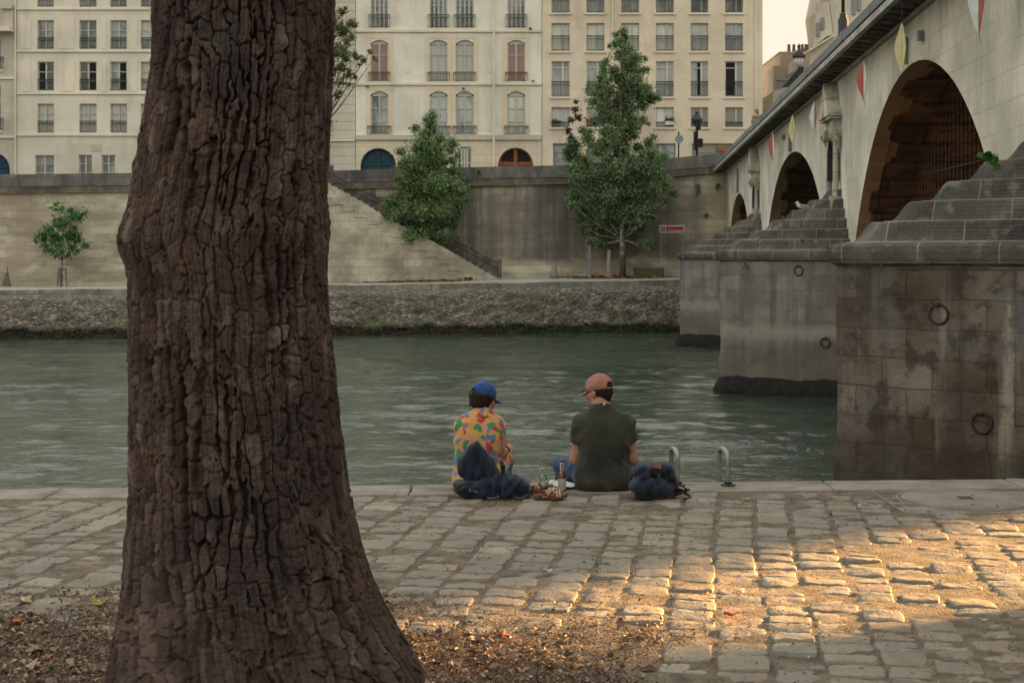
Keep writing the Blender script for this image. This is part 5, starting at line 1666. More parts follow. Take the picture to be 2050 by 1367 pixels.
# ================================================================== street lamps on the bridge
m_lampglass = flat('lamp_glass', (.42, .40, .34), .25, .1, spec=.6)
def street_lamp(px, Y, zbase, ztop, label, k=1.0):
    X = wx(px, Y); H_ = ztop - zbase
    t = thing('street_lamp', label, 'street lamp', (X, Y, zbase), 'street lamps on the bridge')
    c = (X, Y, zbase)
    MB().lathe([(.20 * k, 0), (.20 * k, .22), (.15 * k, .28), (.17 * k, .62), (.11 * k, .72), (.12 * k, .78), (.075 * k, .82)], c, 14).build('base', m_iron, t, True)
    MB().lathe([(.06 * k, .82), (.055 * k, H_ * .45), (.075 * k, H_ * .45 + .03), (.075 * k, H_ * .45 + .08), (.05 * k, H_ * .45 + .1), (.038 * k, H_ - 1.0), (.07 * k, H_ - .97), (.03 * k, H_ - .9)], c, 12).build('post', m_iron, t, True)
    z = H_ - .9
    ln = MB().lathe([(.08 * k, z), (.19 * k, z + .08), (.235 * k, z + .36)], c, 16).build('lantern', m_lampglass, t, True)
    MB().lathe([(.30 * k, z + .36), (.31 * k, z + .40), (.26 * k, z + .44), (.22 * k, z + .56), (.12 * k, z + .64), (.07 * k, z + .66), (.075 * k, z + .78), (.11 * k, z + .80), (.05 * k, z + .84), (.02 * k, z + .9), (0, z + .9)], c, 16).build('hood', m_iron, ln, True)
    mb = MB()
    for i in range(12): mb.tube([(X + .31 * k * math.cos(i * math.pi / 6), Y + .31 * k * math.sin(i * math.pi / 6), zbase + z + .40), (X + .33 * k * math.cos(i * math.pi / 6), Y + .33 * k * math.sin(i * math.pi / 6), zbase + z + .47)], .025 * k, 5)
    for i in range(6): mb.tube([(X + .10 * k * math.cos(i * math.pi / 3), Y + .10 * k * math.sin(i * math.pi / 3), zbase + z + .02), (X + .238 * k * math.cos(i * math.pi / 3), Y + .238 * k * math.sin(i * math.pi / 3), zbase + z + .36)], .012 * k, 5)
    mb.build('crown_rim', m_iron, ln)
street_lamp(1599.5, 55.0, 6.75, wz(88, 55), 'ornate street lamp with round lantern against the evening sky', .78)
street_lamp(1688, 36.3, soff(36.3) + .48, 11.6, 'tall street lamp on the parapet cut off by the upper edge', .8)
# ================================================================== trees and plants of the far bank
m_barkp = NB('pale_mottled_bark')
f1 = m_barkp.noise(sc=5, det=5)
m_barkp = m_barkp.done(m_barkp.mix(m_barkp.rng(f1, .45, .6), (.10, .088, .07), (.27, .25, .205)), .9)
m_leafA = leaf_mat('leaf_mid', (.082, .142, .064), (.140, .218, .090), (.235, .315, .13))
m_leafB = leaf_mat('leaf_dull', (.078, .132, .066), (.132, .205, .094), (.225, .295, .14))
m_leafC = leaf_mat('leaf_bright', (.035, .10, .03), (.055, .155, .045), (.10, .22, .07))
m_leafD = leaf_mat('leaf_olive', (.08, .10, .045), (.13, .155, .07), (.20, .215, .10))
m_leafBr = leaf_mat('leaf_brown', (.05, .04, .026), (.08, .062, .038), (.11, .085, .05))


def far_tree(label, Y, trunk, clumps, size, per, mats, seed, brown=None, rt=.13, group='trees on the far quay', guard=None, zg=None):
    """trunk: [(px, py) from the ground up]; clumps: [(px, py, r_px)] placed at depth Y with spread"""
    r = random.Random(seed)
    pts = [P(x, y, Y) for x, y in trunk]
    zg = zb(pts[0].x) - .05 if zg is None else zg
    pts[0].z = zg
    t = thing('tree', label, 'tree', (pts[0].x, Y, zg), group)
    mb = MB()
    n = len(pts)
    mb.tube(pts, [rt * (1 - .75 * i / (n - 1)) for i in range(n)], 9)
    cl = []; sat = []
    for x, y, q in clumps:
        R = q / FL * Y * 1.12
        dy = r.uniform(-1, 1) * 1.0
        c = P(x, y, Y) + Vector((0, dy, 0)); cl.append((c, R))
        for _ in range(2):
            sat.append((c + Vector((r.uniform(-1, 1), r.uniform(-1.3, 1.3), r.uniform(-.9, .8))) * R * 1.15, R * .62))
    # limbs from the stem to the clumps
    for c, R in cl[::1]:
        tz = c.z - max(.35, abs(c.x - pts[0].x) * .75) - .25
        k = min(range(n), key=lambda i: abs(pts[i].z - tz))
        s = pts[max(k, 1 if n > 2 else 0)]
        md = (s + c) / 2 + Vector((r.uniform(-.1, .1), r.uniform(-.1, .1), -.12))
        mb.tube([s, md, c], [rt * .28, rt * .2, .012], 5)
    mb.build('trunk', m_barkp, t, True)
    leaves('crown', cl + sat, size, per, mats, t, seed, .35)
    if brown: leaves('dry_branch', [(P(x, y, Y), q / FL * Y) for x, y, q in brown], size, per, m_leafBr, t, seed + 7, .3)
    if guard:
        g = MB(); x, zt_ = guard
        c = P(x, 0, Y)
        for k in range(3):
            a = k * 2.09; g.bar((c.x + .28 * math.cos(a), Y + .28 * math.sin(a), zg), (c.x + .2 * math.cos(a), Y + .2 * math.sin(a), zt_), .07)
        for zz in (zg + .5, zg + 1.0, zt_ - .15):
            for k in range(3):
                a, b = k * 2.09, (k + 1) * 2.09; rr = .28 - .08 * (zz - zg) / (zt_ - zg)
                g.bar((c.x + rr * math.cos(a), Y + rr * math.sin(a), zz), (c.x + rr * math.cos(b), Y + rr * math.sin(b), zz), .05)
        g.build('guard', flat('grey_wood', (.14, .135, .12), .9), t)
    return t


T2 = [(865, 232, 12), (862, 250, 14), (850, 270, 18), (884, 278, 12), (838, 295, 20), (872, 302, 24), (906, 322, 12), (900, 300, 9), (828, 325, 20), (862, 335, 28), (912, 345, 14),
      (826, 355, 24), (866, 368, 32), (906, 372, 24), (926, 380, 11), (806, 368, 14), (786, 398, 14), (776, 408, 9), (800, 412, 18), (838, 402, 30), (882, 412, 30), (918, 408, 16),
      (792, 432, 14), (826, 440, 26), (866, 448, 30), (900, 442, 20), (846, 472, 22), (880, 474, 16), (820, 470, 15), (818, 487, 9), (856, 490, 8)]
far_tree('bushy cone-shaped green tree growing over the stone staircase', 75.3, [(868, 478), (864, 440), (862, 400), (863, 330), (865, 240)], T2, .092, 3900, m_leafA, 11, rt=.13, zg=wz(480, 75.6))
T3 = [(1248, 64, 12), (1243, 80, 14), (1230, 92, 10), (1254, 100, 16), (1280, 112, 12), (1240, 114, 16), (1209, 128, 11), (1264, 130, 19), (1226, 142, 13), (1285, 142, 12), (1203, 160, 14), (1240, 156, 18), (1270, 165, 20),
      (1193, 188, 14), (1222, 180, 18), (1258, 190, 24), (1294, 185, 17), (1314, 192, 10), (1188, 206, 14), (1216, 212, 22), (1254, 216, 24), (1286, 208, 17), (1206, 236, 18), (1236, 240, 20), (1268, 243, 14), (1289, 238, 9),
      (1214, 262, 14), (1243, 262, 14), (1228, 282, 18), (1252, 280, 16), (1240, 300, 18), (1258, 318, 18), (1212, 290, 15), (1268, 270, 12), (1150, 292, 17), (1176, 280, 16), (1140, 312, 14), (1166, 320, 22), (1198, 306, 17), (1222, 318, 12), (1278, 292, 13), (1300, 286, 13), (1304, 310, 20), (1326, 315, 11), (1276, 330, 22),
      (1310, 345, 20), (1334, 366, 13), (1346, 386, 9), (1240, 345, 22), (1200, 350, 24), (1164, 358, 20), (1150, 388, 16), (1186, 390, 24), (1226, 385, 26), (1265, 380, 26), (1300, 385, 22), (1330, 402, 9),
      (1144, 412, 11), (1174, 424, 20), (1212, 425, 24), (1250, 424, 24), (1288, 425, 18), (1316, 412, 9), (1166, 455, 13), (1196, 460, 20), (1238, 456, 18), (1274, 452, 15), (1294, 486, 11), (1180, 486, 11), (1200, 486, 9), (1308, 494, 6)]
T3b = [(1154, 204, 7), (1151, 220, 10), (1158, 236, 10), (1143, 240, 8), (1137, 262, 9), (1142, 274, 7)]
far_tree('tallest ragged green tree on the far quay, reaching above the tan building windows', 75.2, [(1247, 556), (1246, 480), (1243, 380), (1240, 290), (1244, 180), (1248, 70)], T3, .09, 3900, m_leafB, 12, T3b, rt=.17)
T1 = [(116, 411, 5), (128, 418, 7), (141, 430, 11), (152, 436, 8), (119, 442, 11), (132, 450, 12), (108, 460, 12), (150, 456, 6), (95, 478, 10), (80, 491, 8), (118, 476, 13), (136, 474, 12), (153, 480, 11), (165, 492, 8), (130, 492, 10), (148, 498, 8), (108, 500, 6), (140, 511, 6), (106, 511, 4)]
far_tree('small young tree in a wooden guard against the far wall', 75.6, [(123.5, 572), (124, 520), (126, 460), (130, 415)], [(x, y, q * 1.45) for x, y, q in T1], .10, 1100, m_leafC, 13, rt=.06, guard=(123.5, wz(536, 75.6)))
T4 = [(690, 30, 9), (703, 44, 12), (684, 60, 15), (702, 74, 12), (672, 95, 17), (692, 108, 17), (716, 118, 9), (731, 125, 9), (741, 104, 6), (752, 122, 5), (682, 135, 13), (700, 150, 10), (686, 165, 11), (676, 182, 9), (668, 50, 12), (664, 150, 14)] \
    + [(640, 70, 34), (606, 120, 40), (640, 165, 30), (596, 200, 40), (630, 230, 30), (560, 160, 34), (590, 60, 34)]
far_tree('tree mostly hidden behind the big trunk, its olive branch showing at the right', 74.6, [(600, 566), (602, 450), (606, 300), (612, 100)], T4, .10, 2200, m_leafD, 14, rt=.2, zg=.3)
# stump of a sapling at far left
t = thing('sapling', 'thin dark sapling stem in a conical guard at the far left', 'sapling', (wx(13, 75.6), 75.6, .13))
c = P(13, 572, 75.6); MB().tube([c, c + Vector((.03, 0, .6)), c + Vector((.04, 0, 1.05))], [.03, .025, .012], 6).build('stem', m_dark, t)
MB().lathe([(.28, 0), (.10, .75), (.08, .76)], (c.x, c.y, .1), 8).build('guard', flat('mesh_guard', (.13, .12, .10), .9), t)


def weed(px, py, Y, r_px, label, mat, seed, size=.13, per=500, squash=None, group='weeds growing from the stones', name='weed'):
    c = P(px, py, Y); t = thing(name, label, 'weed', c, group)
    r = random.Random(seed)
    R = r_px / FL * Y
    cl = [((c.x + r.uniform(-.5, .5) * R, c.y - R * .35, c.z + (r.uniform(-.5, .5) if not squash else r.uniform(-squash, .3)) * R), R * .55) for _ in range(5)]
    leaves('leaf_cluster', cl, size, per, mat, t, seed, .2)
    mb = MB()
    for q in cl: mb.tube([c + Vector((0, .05, 0)), (c + Vector(q[0])) / 2 + Vector((0, 0, -.03)), q[0]], .008, 4)
    mb.build('stem', m_lf, t)
    return t
weed(1398, 370, YWALL - .05, 9, 'larger dark ivy tuft hanging on the quay wall near the bridge', m_leafB, 1, .16, 260, 2.2)
weed(1435, 370, YWALL - .05, 6, 'small dark ivy tuft in the corner of wall and bridge', m_leafB, 2, .14, 400, 1.0)
weed(960, 344, YWALL - .3, 8, 'brownish weed on the parapet right of the bushy tree', m_leafD, 3, .15, 200, .4)
weed(1110, 352, YWALL - .3, 9, 'dark weed below the parapet left of the tallest tree', m_leafB, 4, .14, 260, .8)
weed(1413, 432, YWALL - .05, 5, 'tiny weed low on the stained wall beside the far pier', m_leafB, 5, .12, 400)

# ================================================================== things standing on the far quay
s = thing('street_sign', 'long red sign with white frame on two thin posts by the stained wall', 'sign', (wx(1345, 75.4), 75.4, .6))
Y_ = 75.4
x0, x1, z0, z1 = wx(1320, Y_), wx(1369.5, Y_), wz(466, Y_), wz(451.5, Y_)
bevel(MB().box(x0, x1, Y_ - .03, Y_ + .03, z0, z1).build('frame', flat('sign_white', (.55, .54, .5), .5, .05), s), .02)
xm_ = wx(1333, Y_)
MB().box(xm_, x1 - .05, Y_ - .04, Y_ - .031, z0 + .05, z1 - .05).build('panel', flat('sign_red', (.26, .028, .022), .5, .08), s)
ic = MB().box(x0 + .05, xm_ - .03, Y_ - .04, Y_ - .031, z0 + .05, z1 - .05).build('icon_panel', flat('sign_dark', (.09, .055, .045), .5, .1), s)
cxs, czs = (x0 + xm_) / 2 + .01, (z0 + z1) / 2
mb = MB()
for k in range(4):
    a = k * math.pi / 2
    mb.prism([(cxs + .11 * math.cos(a + d) * q, Y_ - .046, czs + .11 * math.sin(a + d) * q) for d, q in ((-.55, .75), (0, 1.), (.55, .75), (0, .35))], (0, .005, 0))
mb.build('emblem', flat('emblem_white', (.5, .49, .45), .5, .05), ic)
def text_obj(body, size, mat, parent, loc, rot=(math.pi / 2, 0, 0), name='lettering', sx=1.0, world=True, depth=.002):
    cu = bpy.data.curves.new(name, 'FONT'); cu.body = body; cu.size = size; cu.align_x = 'CENTER'; cu.align_y = 'CENTER'; cu.extrude = depth
    tmp = bpy.data.objects.new('tmp', cu); C.objects.link(tmp)
    bpy.context.view_layer.update()
    me = bpy.data.meshes.new_from_object(tmp.evaluated_get(bpy.context.evaluated_depsgraph_get()))
    bpy.data.objects.remove(tmp); bpy.data.curves.remove(cu)
    me.transform(Matrix.Translation(Vector(loc)) @ Matrix.LocRotScale(Vector((0, 0, 0)), __import__('mathutils').Euler(rot), Vector((sx, 1, 1))))
    return link(me, name, mat, parent, world)
text_obj('PONT MARIE', .13, flat('sign_letters', (.55, .5, .45), .5, .05), s, ((xm_ + x1) / 2, Y_ - .045, z0 + .11))
mb = MB()
for x in (x0 + .1, x1 - .06): mb = MB().tube([(x, Y_ + .05, .55), (x, Y_ + .05, z0 + .3)], .03, 6); mb.build('post', m_zinc, s)

def pole(px, y0, y1, Y, r, label, mat, group=None, tilt=0):
    a, b = P(px, y0, Y), P(px + tilt, y1, Y); a.z = min(a.z, zb(a.x))
    t = thing('pole', label, 'pole', a, group)
    MB().tube([a, b], [r, r * .9], 8).build('shaft', mat, t); MB().lathe([(r * 2, 0), (r * 1.9, .08), (r, .1)], a, 10).build('foot', mat, t)
    return t
m_pale = flat('pale_wood', (.30, .28, .25), .8, .2, 3)
pole(1180.5, 553, 492, 74.6, .06, 'thin pale double-strapped pole under the tallest tree', m_zinc)
pole(1218, 552, 500, 75.6, .11, 'thick pale post left of the tallest tree trunk', m_pale, tilt=1.5)
b = P(1109.5, 555, 75.4); t = thing('bollard', 'grey cone-shaped bollard at the foot of the stained wall', 'bollard', b)
MB().lathe([(.22, 0), (.20, .1), (.17, .25), (.13, .55), (.11, .62), (.06, .68), (0, .69)], b, 14).build('body', flat('bollard_grey', (.2, .2, .19), .8, .3, 8), t, True)
MB().lathe([(.26, -.1), (.26, .05), (.21, .06)], b, 14).build('foot', flat('bollard_foot', (.13, .125, .115), .9), t)
mossy = flat('mossy_stone', (.075, .082, .045), .95, .35, 5, .6, bsc=20)
p = P(1298, 553, 75.9); t = thing('stone_block', 'low mossy stone block at the foot of the wall', 'stone block', p)
o = bevel(MB().box(p.x - .75, p.x + .8, 75.4, 76.3, p.z - .1, p.z + .46).build('block', mossy, t), .06, 3)
p = P(1258, 553, 75.9)
# fallen leaves in rust patches on the lower quay
def flakes(name, n, fx, size, mat, seed, zlift=.006, tilt=.5, parent=None, curl=.25):
    r = np.random.RandomState(seed)
    x, y, z = fx(r, n)
    k = len(x)
    s = size * np.exp(r.normal(size=k) * .45)
    a = r.uniform(0, 2 * math.pi, k); el = r.uniform(.35, .8, k)
    nx, ny = r.normal(size=k) * tilt * .5, r.normal(size=k) * tilt * .5
    ux, uy = np.cos(a), np.sin(a)
    def pt(du, dv, dz):
        px = du * s * ux - dv * s * el * uy; py = du * s * uy + dv * s * el * ux
        return np.stack([x + px, y + py, z + zlift + np.abs(s) * .12 + px * nx + py * ny + dz * s], -1)
    q = np.stack([pt(-.5, 0, 0), pt(-.1, -.45, curl * .6), pt(.5, 0, 0), pt(.0, .45, curl)], 1)
    v = q.reshape(-1, 3); f = np.arange(len(v)).reshape(-1, 4)
    f = np.concatenate([f[:, [0, 1, 2]], f[:, [0, 2, 3]]])
    return npmesh(name, v, f, mat, parent, False, {'tint': np.repeat(r.rand(k), 4)})
def litter_mat(name, stops):
    n = NB(name); t = n.attr('tint'); f = n.noise(sc=40, det=3)
    c = n.ramp(t, stops); c = n.mix(n.rng(f, .45, .7, 0, .4), c, (.05, .035, .025))
    return n.done(c, .85, n.bump(f, .4, .004), .2)
m_rust = litter_mat('rust_leaves', [(0, (.12, .06, .03)), (.5, (.20, .105, .05)), (1, (.27, .17, .085))])
def patch(px0, px1, Y0, Y1):
    def fx(r, n):
        x = r.normal(size=n) * .28 + .5; y = r.rand(n)
        Y = Y0 + (Y1 - Y0) * y; X = wx(px0 + (px1 - px0) * x, (Y0 + Y1) / 2)
        z = np.array([zq(a) + (zb(a) - zq(a)) * np.clip((b - yw(a) - 1.1) / (YWALL + .1 - yw(a) - 1.1), 0, 1) for a, b in zip(X, Y)])
        return X, Y, z
    return fx
o = flakes('fallen_leaves', 2600, patch(760, 920, 72.8, 74.7), .10, m_rust, 5); tag(o, 'rust-brown fallen leaves on the far quay below the bushy tree', 'fallen leaves', kind='stuff')
o = flakes('fallen_leaves', 3200, patch(1150, 1300, 74.2, 76.8), .10, m_rust, 6); tag(o, 'rust-brown fallen leaves on the far quay below the tallest tree', 'fallen leaves', kind='stuff')

# ---- at street level: signal post and round sign
Y_ = 83.0; p = P(1395, 312, Y_); p.z = 5.5
t = thing('traffic_signal', 'black post with signal heads and lantern top behind the parapet', 'traffic signal', p)
H0 = wz(222, Y_) - p.z
MB().lathe([(.14, 0), (.13, .9), (.07, 1.0), (.065, H0 - .95), (.10, H0 - .93), (.05, H0 - .88)], p, 10).build('post', m_iron, t, True)
zl = p.z + H0
MB().lathe([(.10, -.92), (.30, -.62), (.36, -.50), (.26, -.44), (.24, -.3), (.10, -.24), (.13, -.12), (.10, -.04), (0, 0)], (p.x, p.y, zl), 12).build('lantern', m_iron, t, True)
for px, py, w, h in ((1397.5, 250, .28, .6), (1393, 275, .25, .7), (1401, 286.5, .34, .5), (1393, 294, .24, .4)):
    q = P(px, py, Y_ - .2)
    hd = bevel(MB().box(q.x - w / 2, q.x + w / 2, q.y - .14, q.y + .14, q.z - h / 2, q.z + h / 2).build('signal_head', m_iron, t), .03)
    mb = MB()
    for k in (-1, 0, 1): mb.tube([(q.x, q.y - .14, q.z + k * h * .3), (q.x, q.y - .22, q.z + k * h * .3)], h * .12, 10)
    mb.build('visor', m_dark, hd)
Y_ = 82.0; p = P(1358.5, 312, Y_); p.z = 5.5
t = thing('road_sign', 'thin post with round grey sign disc beside the signal post', 'road sign', p)
MB().tube([p, (p.x, p.y, wz(264, Y_))], .045, 8).build('post', m_iron, t)
q = P(1359.5, 279, Y_); MB().tube([(q.x, q.y - .07, q.z), (q.x, q.y - .05, q.z)], .24, 24).build('disc', m_zinc, t)
# ================================================================== people
def skin_mat():
    n = NB('skin')
    f = n.noise(sc=14, det=4)
    c = n.mix(n.rng(f, .35, .65), (.34, .165, .105), (.43, .225, .15))
    m = n.done(c, .5, n.bump(n.noise(sc=220, det=3), .15, .002), .35)
    n.bsdf.inputs['Subsurface Weight'].default_value = .12
    n.bsdf.inputs['Subsurface Radius'].default_value = (.012, .005, .003)
    return m
m_skin = skin_mat()
n = NB('dark_hair'); o = n.xyz()
f = n.noise(n.mp(sc=(90, 90, 14)), sc=1., det=4)
m_hair = n.done(n.mix(n.rng(f, .35, .65), (.010, .007, .006), (.032, .020, .015)), .6, n.bump(f, .9, .006), .15)

def cloth(name, c0, c1, weave=420, bump=.25, rough=.9):
    n = NB(name)
    f = n.noise(sc=6, det=5)
    w = n.noise(sc=weave, det=2)
    wr = n.noise(n.mp(sc=(1, 1, .55)), sc=22, det=4, ro=.5)
    return n.done(n.mix(n.rng(f, .35, .65), c0, c1), rough, n.bump(n.m('ADD', n.m('MULTIPLY', w, .2), wr), min(1, bump * 2.4), .014), .2, sheen=.15)
m_tee = cloth('olive_tee', (.026, .027, .022), (.040, .040, .032))
m_jeans = cloth('blue_jeans', (.014, .045, .125), (.025, .07, .18))
n = NB('camouflage_print')
w = n.noise(sc=9, det=2, out=1)
v_ = n.node('ShaderNodeVectorMath', operation='MULTIPLY_ADD')
n.put(v_.inputs[0], w); v_.inputs[1].default_value = (.10, .10, .10); n.put(v_.inputs[2], n.co())
vc = n.voro(v_.outputs[0], 24., 'F1', 'Color'); sp = n.node('ShaderNodeSeparateColor'); n.put(sp.inputs[0], vc)
pal = [(0, (.50, .30, .085)), (.30, (.50, .22, .15)), (.52, (.10, .19, .36)), (.70, (.05, .20, .09)), (.82, (.40, .05, .08)), (.91, (.52, .25, .10))]
c = n.ramp(sp.outputs[0], pal, 'CONSTANT')
wr = n.noise(n.mp(sc=(1, 1, .5)), sc=20, det=4)
m_camo = n.done(c, .85, n.bump(wr, .3, .01), .2, sheen=.1)


def rot(yaw=0, pitch=0, roll=0):
    return (Matrix.Rotation(math.radians(yaw), 3, 'Z') @ Matrix.Rotation(math.radians(pitch), 3, 'X') @ Matrix.Rotation(math.radians(roll), 3, 'Y'))


def hand(F, wrist, dirv, palmn, side, curl=.5):
    """palm and five separate, unequal, bent fingers; thumb from the side of the palm"""
    d = Vector(dirv).normalized(); nn = Vector(palmn).normalized(); nn = (nn - d * nn.dot(d)).normalized(); w = d.cross(nn).normalized() * side
    wr = Vector(wrist)
    pc = wr + d * .052
    for k in (-1.3, -.45, .45, 1.3):
        F.S(wr + d * .012 + w * k * .012, wr + d * .085 + w * k * .019, .014, .0105, .012)
    for k, L in ((-1.45, .064), (-.5, .076), (.5, .080), (1.5, .070)):
        b = wr + d * .088 + w * k * .0185
        d1 = (d * math.cos(curl * .7) + nn * math.sin(curl * .7)); d2 = (d * math.cos(curl * 1.7) + nn * math.sin(curl * 1.7)); d3 = (d * math.cos(curl * 2.4) + nn * math.sin(curl * 2.4))
        p1 = b + d1 * L * .48; p2 = p1 + d2 * L * .32; p3 = p2 + d3 * L * .2
        F.S(b, p1, .0096, .0088, .004); F.S(p1, p2, .0088, .0080, .003); F.S(p2, p3, .0080, .0070, .003)
    tb = wr + d * .03 + w * .026
    t1 = tb + (d * .65 + w * .65 + nn * .3).normalized() * .038; t2 = t1 + (d * .9 + w * .15 + nn * .45).normalized() * .030
    F.S(tb, t1, .0125, .0105, .01); F.S(t1, t2, .0105, .0082, .003)


def head(F, c, R, neck, r=1.0):
    """skull, jaw, nose, brows, lips, ears in one surface; R turns the head, +Y is its face"""
    def w(x, y, z): return Vector(c) + R @ Vector((x, y, z)) * r
    F.E(w(0, -.012, .025), (.077 * r, .094 * r, .092 * r), .02, R)
    F.E(w(0, .030, -.045), (.058 * r, .062 * r, .072 * r), .03, R)
    F.S(w(0, .066, -.098), w(0, .060, -.09), .020 * r, .022 * r, .03)
    F.S(w(0, .086, .012), w(0, .108, -.030), .010 * r, .015 * r, .014)
    F.S(w(-.014, .098, -.034), w(.014, .098, -.034), .010 * r, .010 * r, .008)
    for s in (-1, 1):
        F.S(w(s * .012, .086, .026), w(s * .046, .074, .024), .010 * r, .009 * r, .014)
        F.E(w(s * .078, -.008, -.012), (.011 * r, .022 * r, .033 * r), .006, R)
        F.S(w(s * .05, .062, -.030), w(s * .04, .068, -.034), .018 * r, .016 * r, .02)
        F.E(w(s * .031, .086, .008), (.014 * r, .010 * r, .009 * r), .006, R, 'cut')
    F.S(w(-.020, .088, -.062), w(.020, .088, -.062), .0075 * r, .0075 * r, .006)
    F.S(w(-.018, .087, -.070), w(.018, .087, -.070), .0078 * r, .0078 * r, .006)
    F.S(neck, w(0, -.025, -.045), .056 * r, .052 * r, .03)


def eyes(c, R, parent, r=1.0):
    for s in (-1, 1):
        q = Vector(c) + R @ Vector((s * .031, .078, .008)) * r
        mb = MB(); mb.lathe([(0, -.012), (.009, -.008), (.012, 0), (.009, .008), (0, .012)], q, 12)
        mb.build('eye', flat('eye_white', (.6, .58, .55), .3, .05), parent, True, world=False)


def cap(name, c, R, mat, parent, r=1.0, hole=True, lift=.035, tilt=0.0):
    """six-panel cap with peak, rear arch opening with strap and a button"""
    Rt = R @ rot(0, tilt)
    def w(x, y, z): return Vector(c) + Rt @ Vector((x, y, z)) * r
    o = Vector(c)
    F = SDF(o - Vector((.22, .22, .12)), o + Vector((.22, .22, .20)), .005)
    cc = w(0, -.012, lift)
    F.E(cc, (.089 * r, .106 * r, .093 * r), 0, Rt)
    M = np.array(Rt.transposed())
    px, py, pz = F.X - cc[0], F.Y - cc[1], F.Z - cc[2]
    lx, ly = M[0][0] * px + M[0][1] * py + M[0][2] * pz, M[1][0] * px + M[1][1] * py + M[1][2] * pz
    th_ = np.arctan2(lx, ly)
    F.F = (F.F + .0022 * np.exp(-(np.sin(3 * th_) / .07) ** 2) + .0016 * np.sin(th_ * 5 + pz * 60)).astype(np.float32)
    F.cut(-F.plane(w(0, 0, .006), tuple(-(Rt @ Vector((0, 0, 1))))))
    F.E(w(0, -.012, lift - .004), (.080 * r, .097 * r, .086 * r), 0, Rt, 'cut')
    if hole: F.E(w(0.0, -.118, .018), (.036 * r, .05 * r, .036 * r), 0, Rt, 'cut')
    # peak: a curved thin visor
    pk = SDF(o - Vector((.26, .26, .10)), o + Vector((.26, .26, .14)), .005)
    pc = w(0, .085, .010)
    px, py, pz = pk.X - pc[0], pk.Y - pc[1], pk.Z - pc[2]
    lx, ly, lz = [M[i][0] * px + M[i][1] * py + M[i][2] * pz for i in range(3)]
    rr_ = np.sqrt((lx / (.082 * r)) ** 2 + (ly / (.092 * r)) ** 2) - 1
    F2 = np.maximum(rr_ * .08 + .006, np.abs(lz + 3.2 * lx * lx + .25 * ly) - .0042)
    inner = np.sqrt((lx / (.079 * r)) ** 2 + ((ly + .097) / (.103 * r)) ** 2) - 1
    pk.F = np.maximum(F2, -inner * .08).astype(np.float32)
    ob = F.build(name, mat, parent)
    pk.build('peak', mat, ob)
    mb = MB(); b = w(0, -.012, lift + .093); mb.lathe([(0, -.004), (.009, -.002), (.009, .003), (0, .007)], b, 10)
    mb.build('button', mat, ob, True, world=False)
    if hole:
        mb = MB(); mb.tube([w(.088 * math.sin(a) * .96, -.012 - .106 * math.cos(a) * .985, .008) for a in np.linspace(-.42, .42, 8)], .0055, 6)
        mb.build('strap', mat, ob, True, world=False)
    return ob


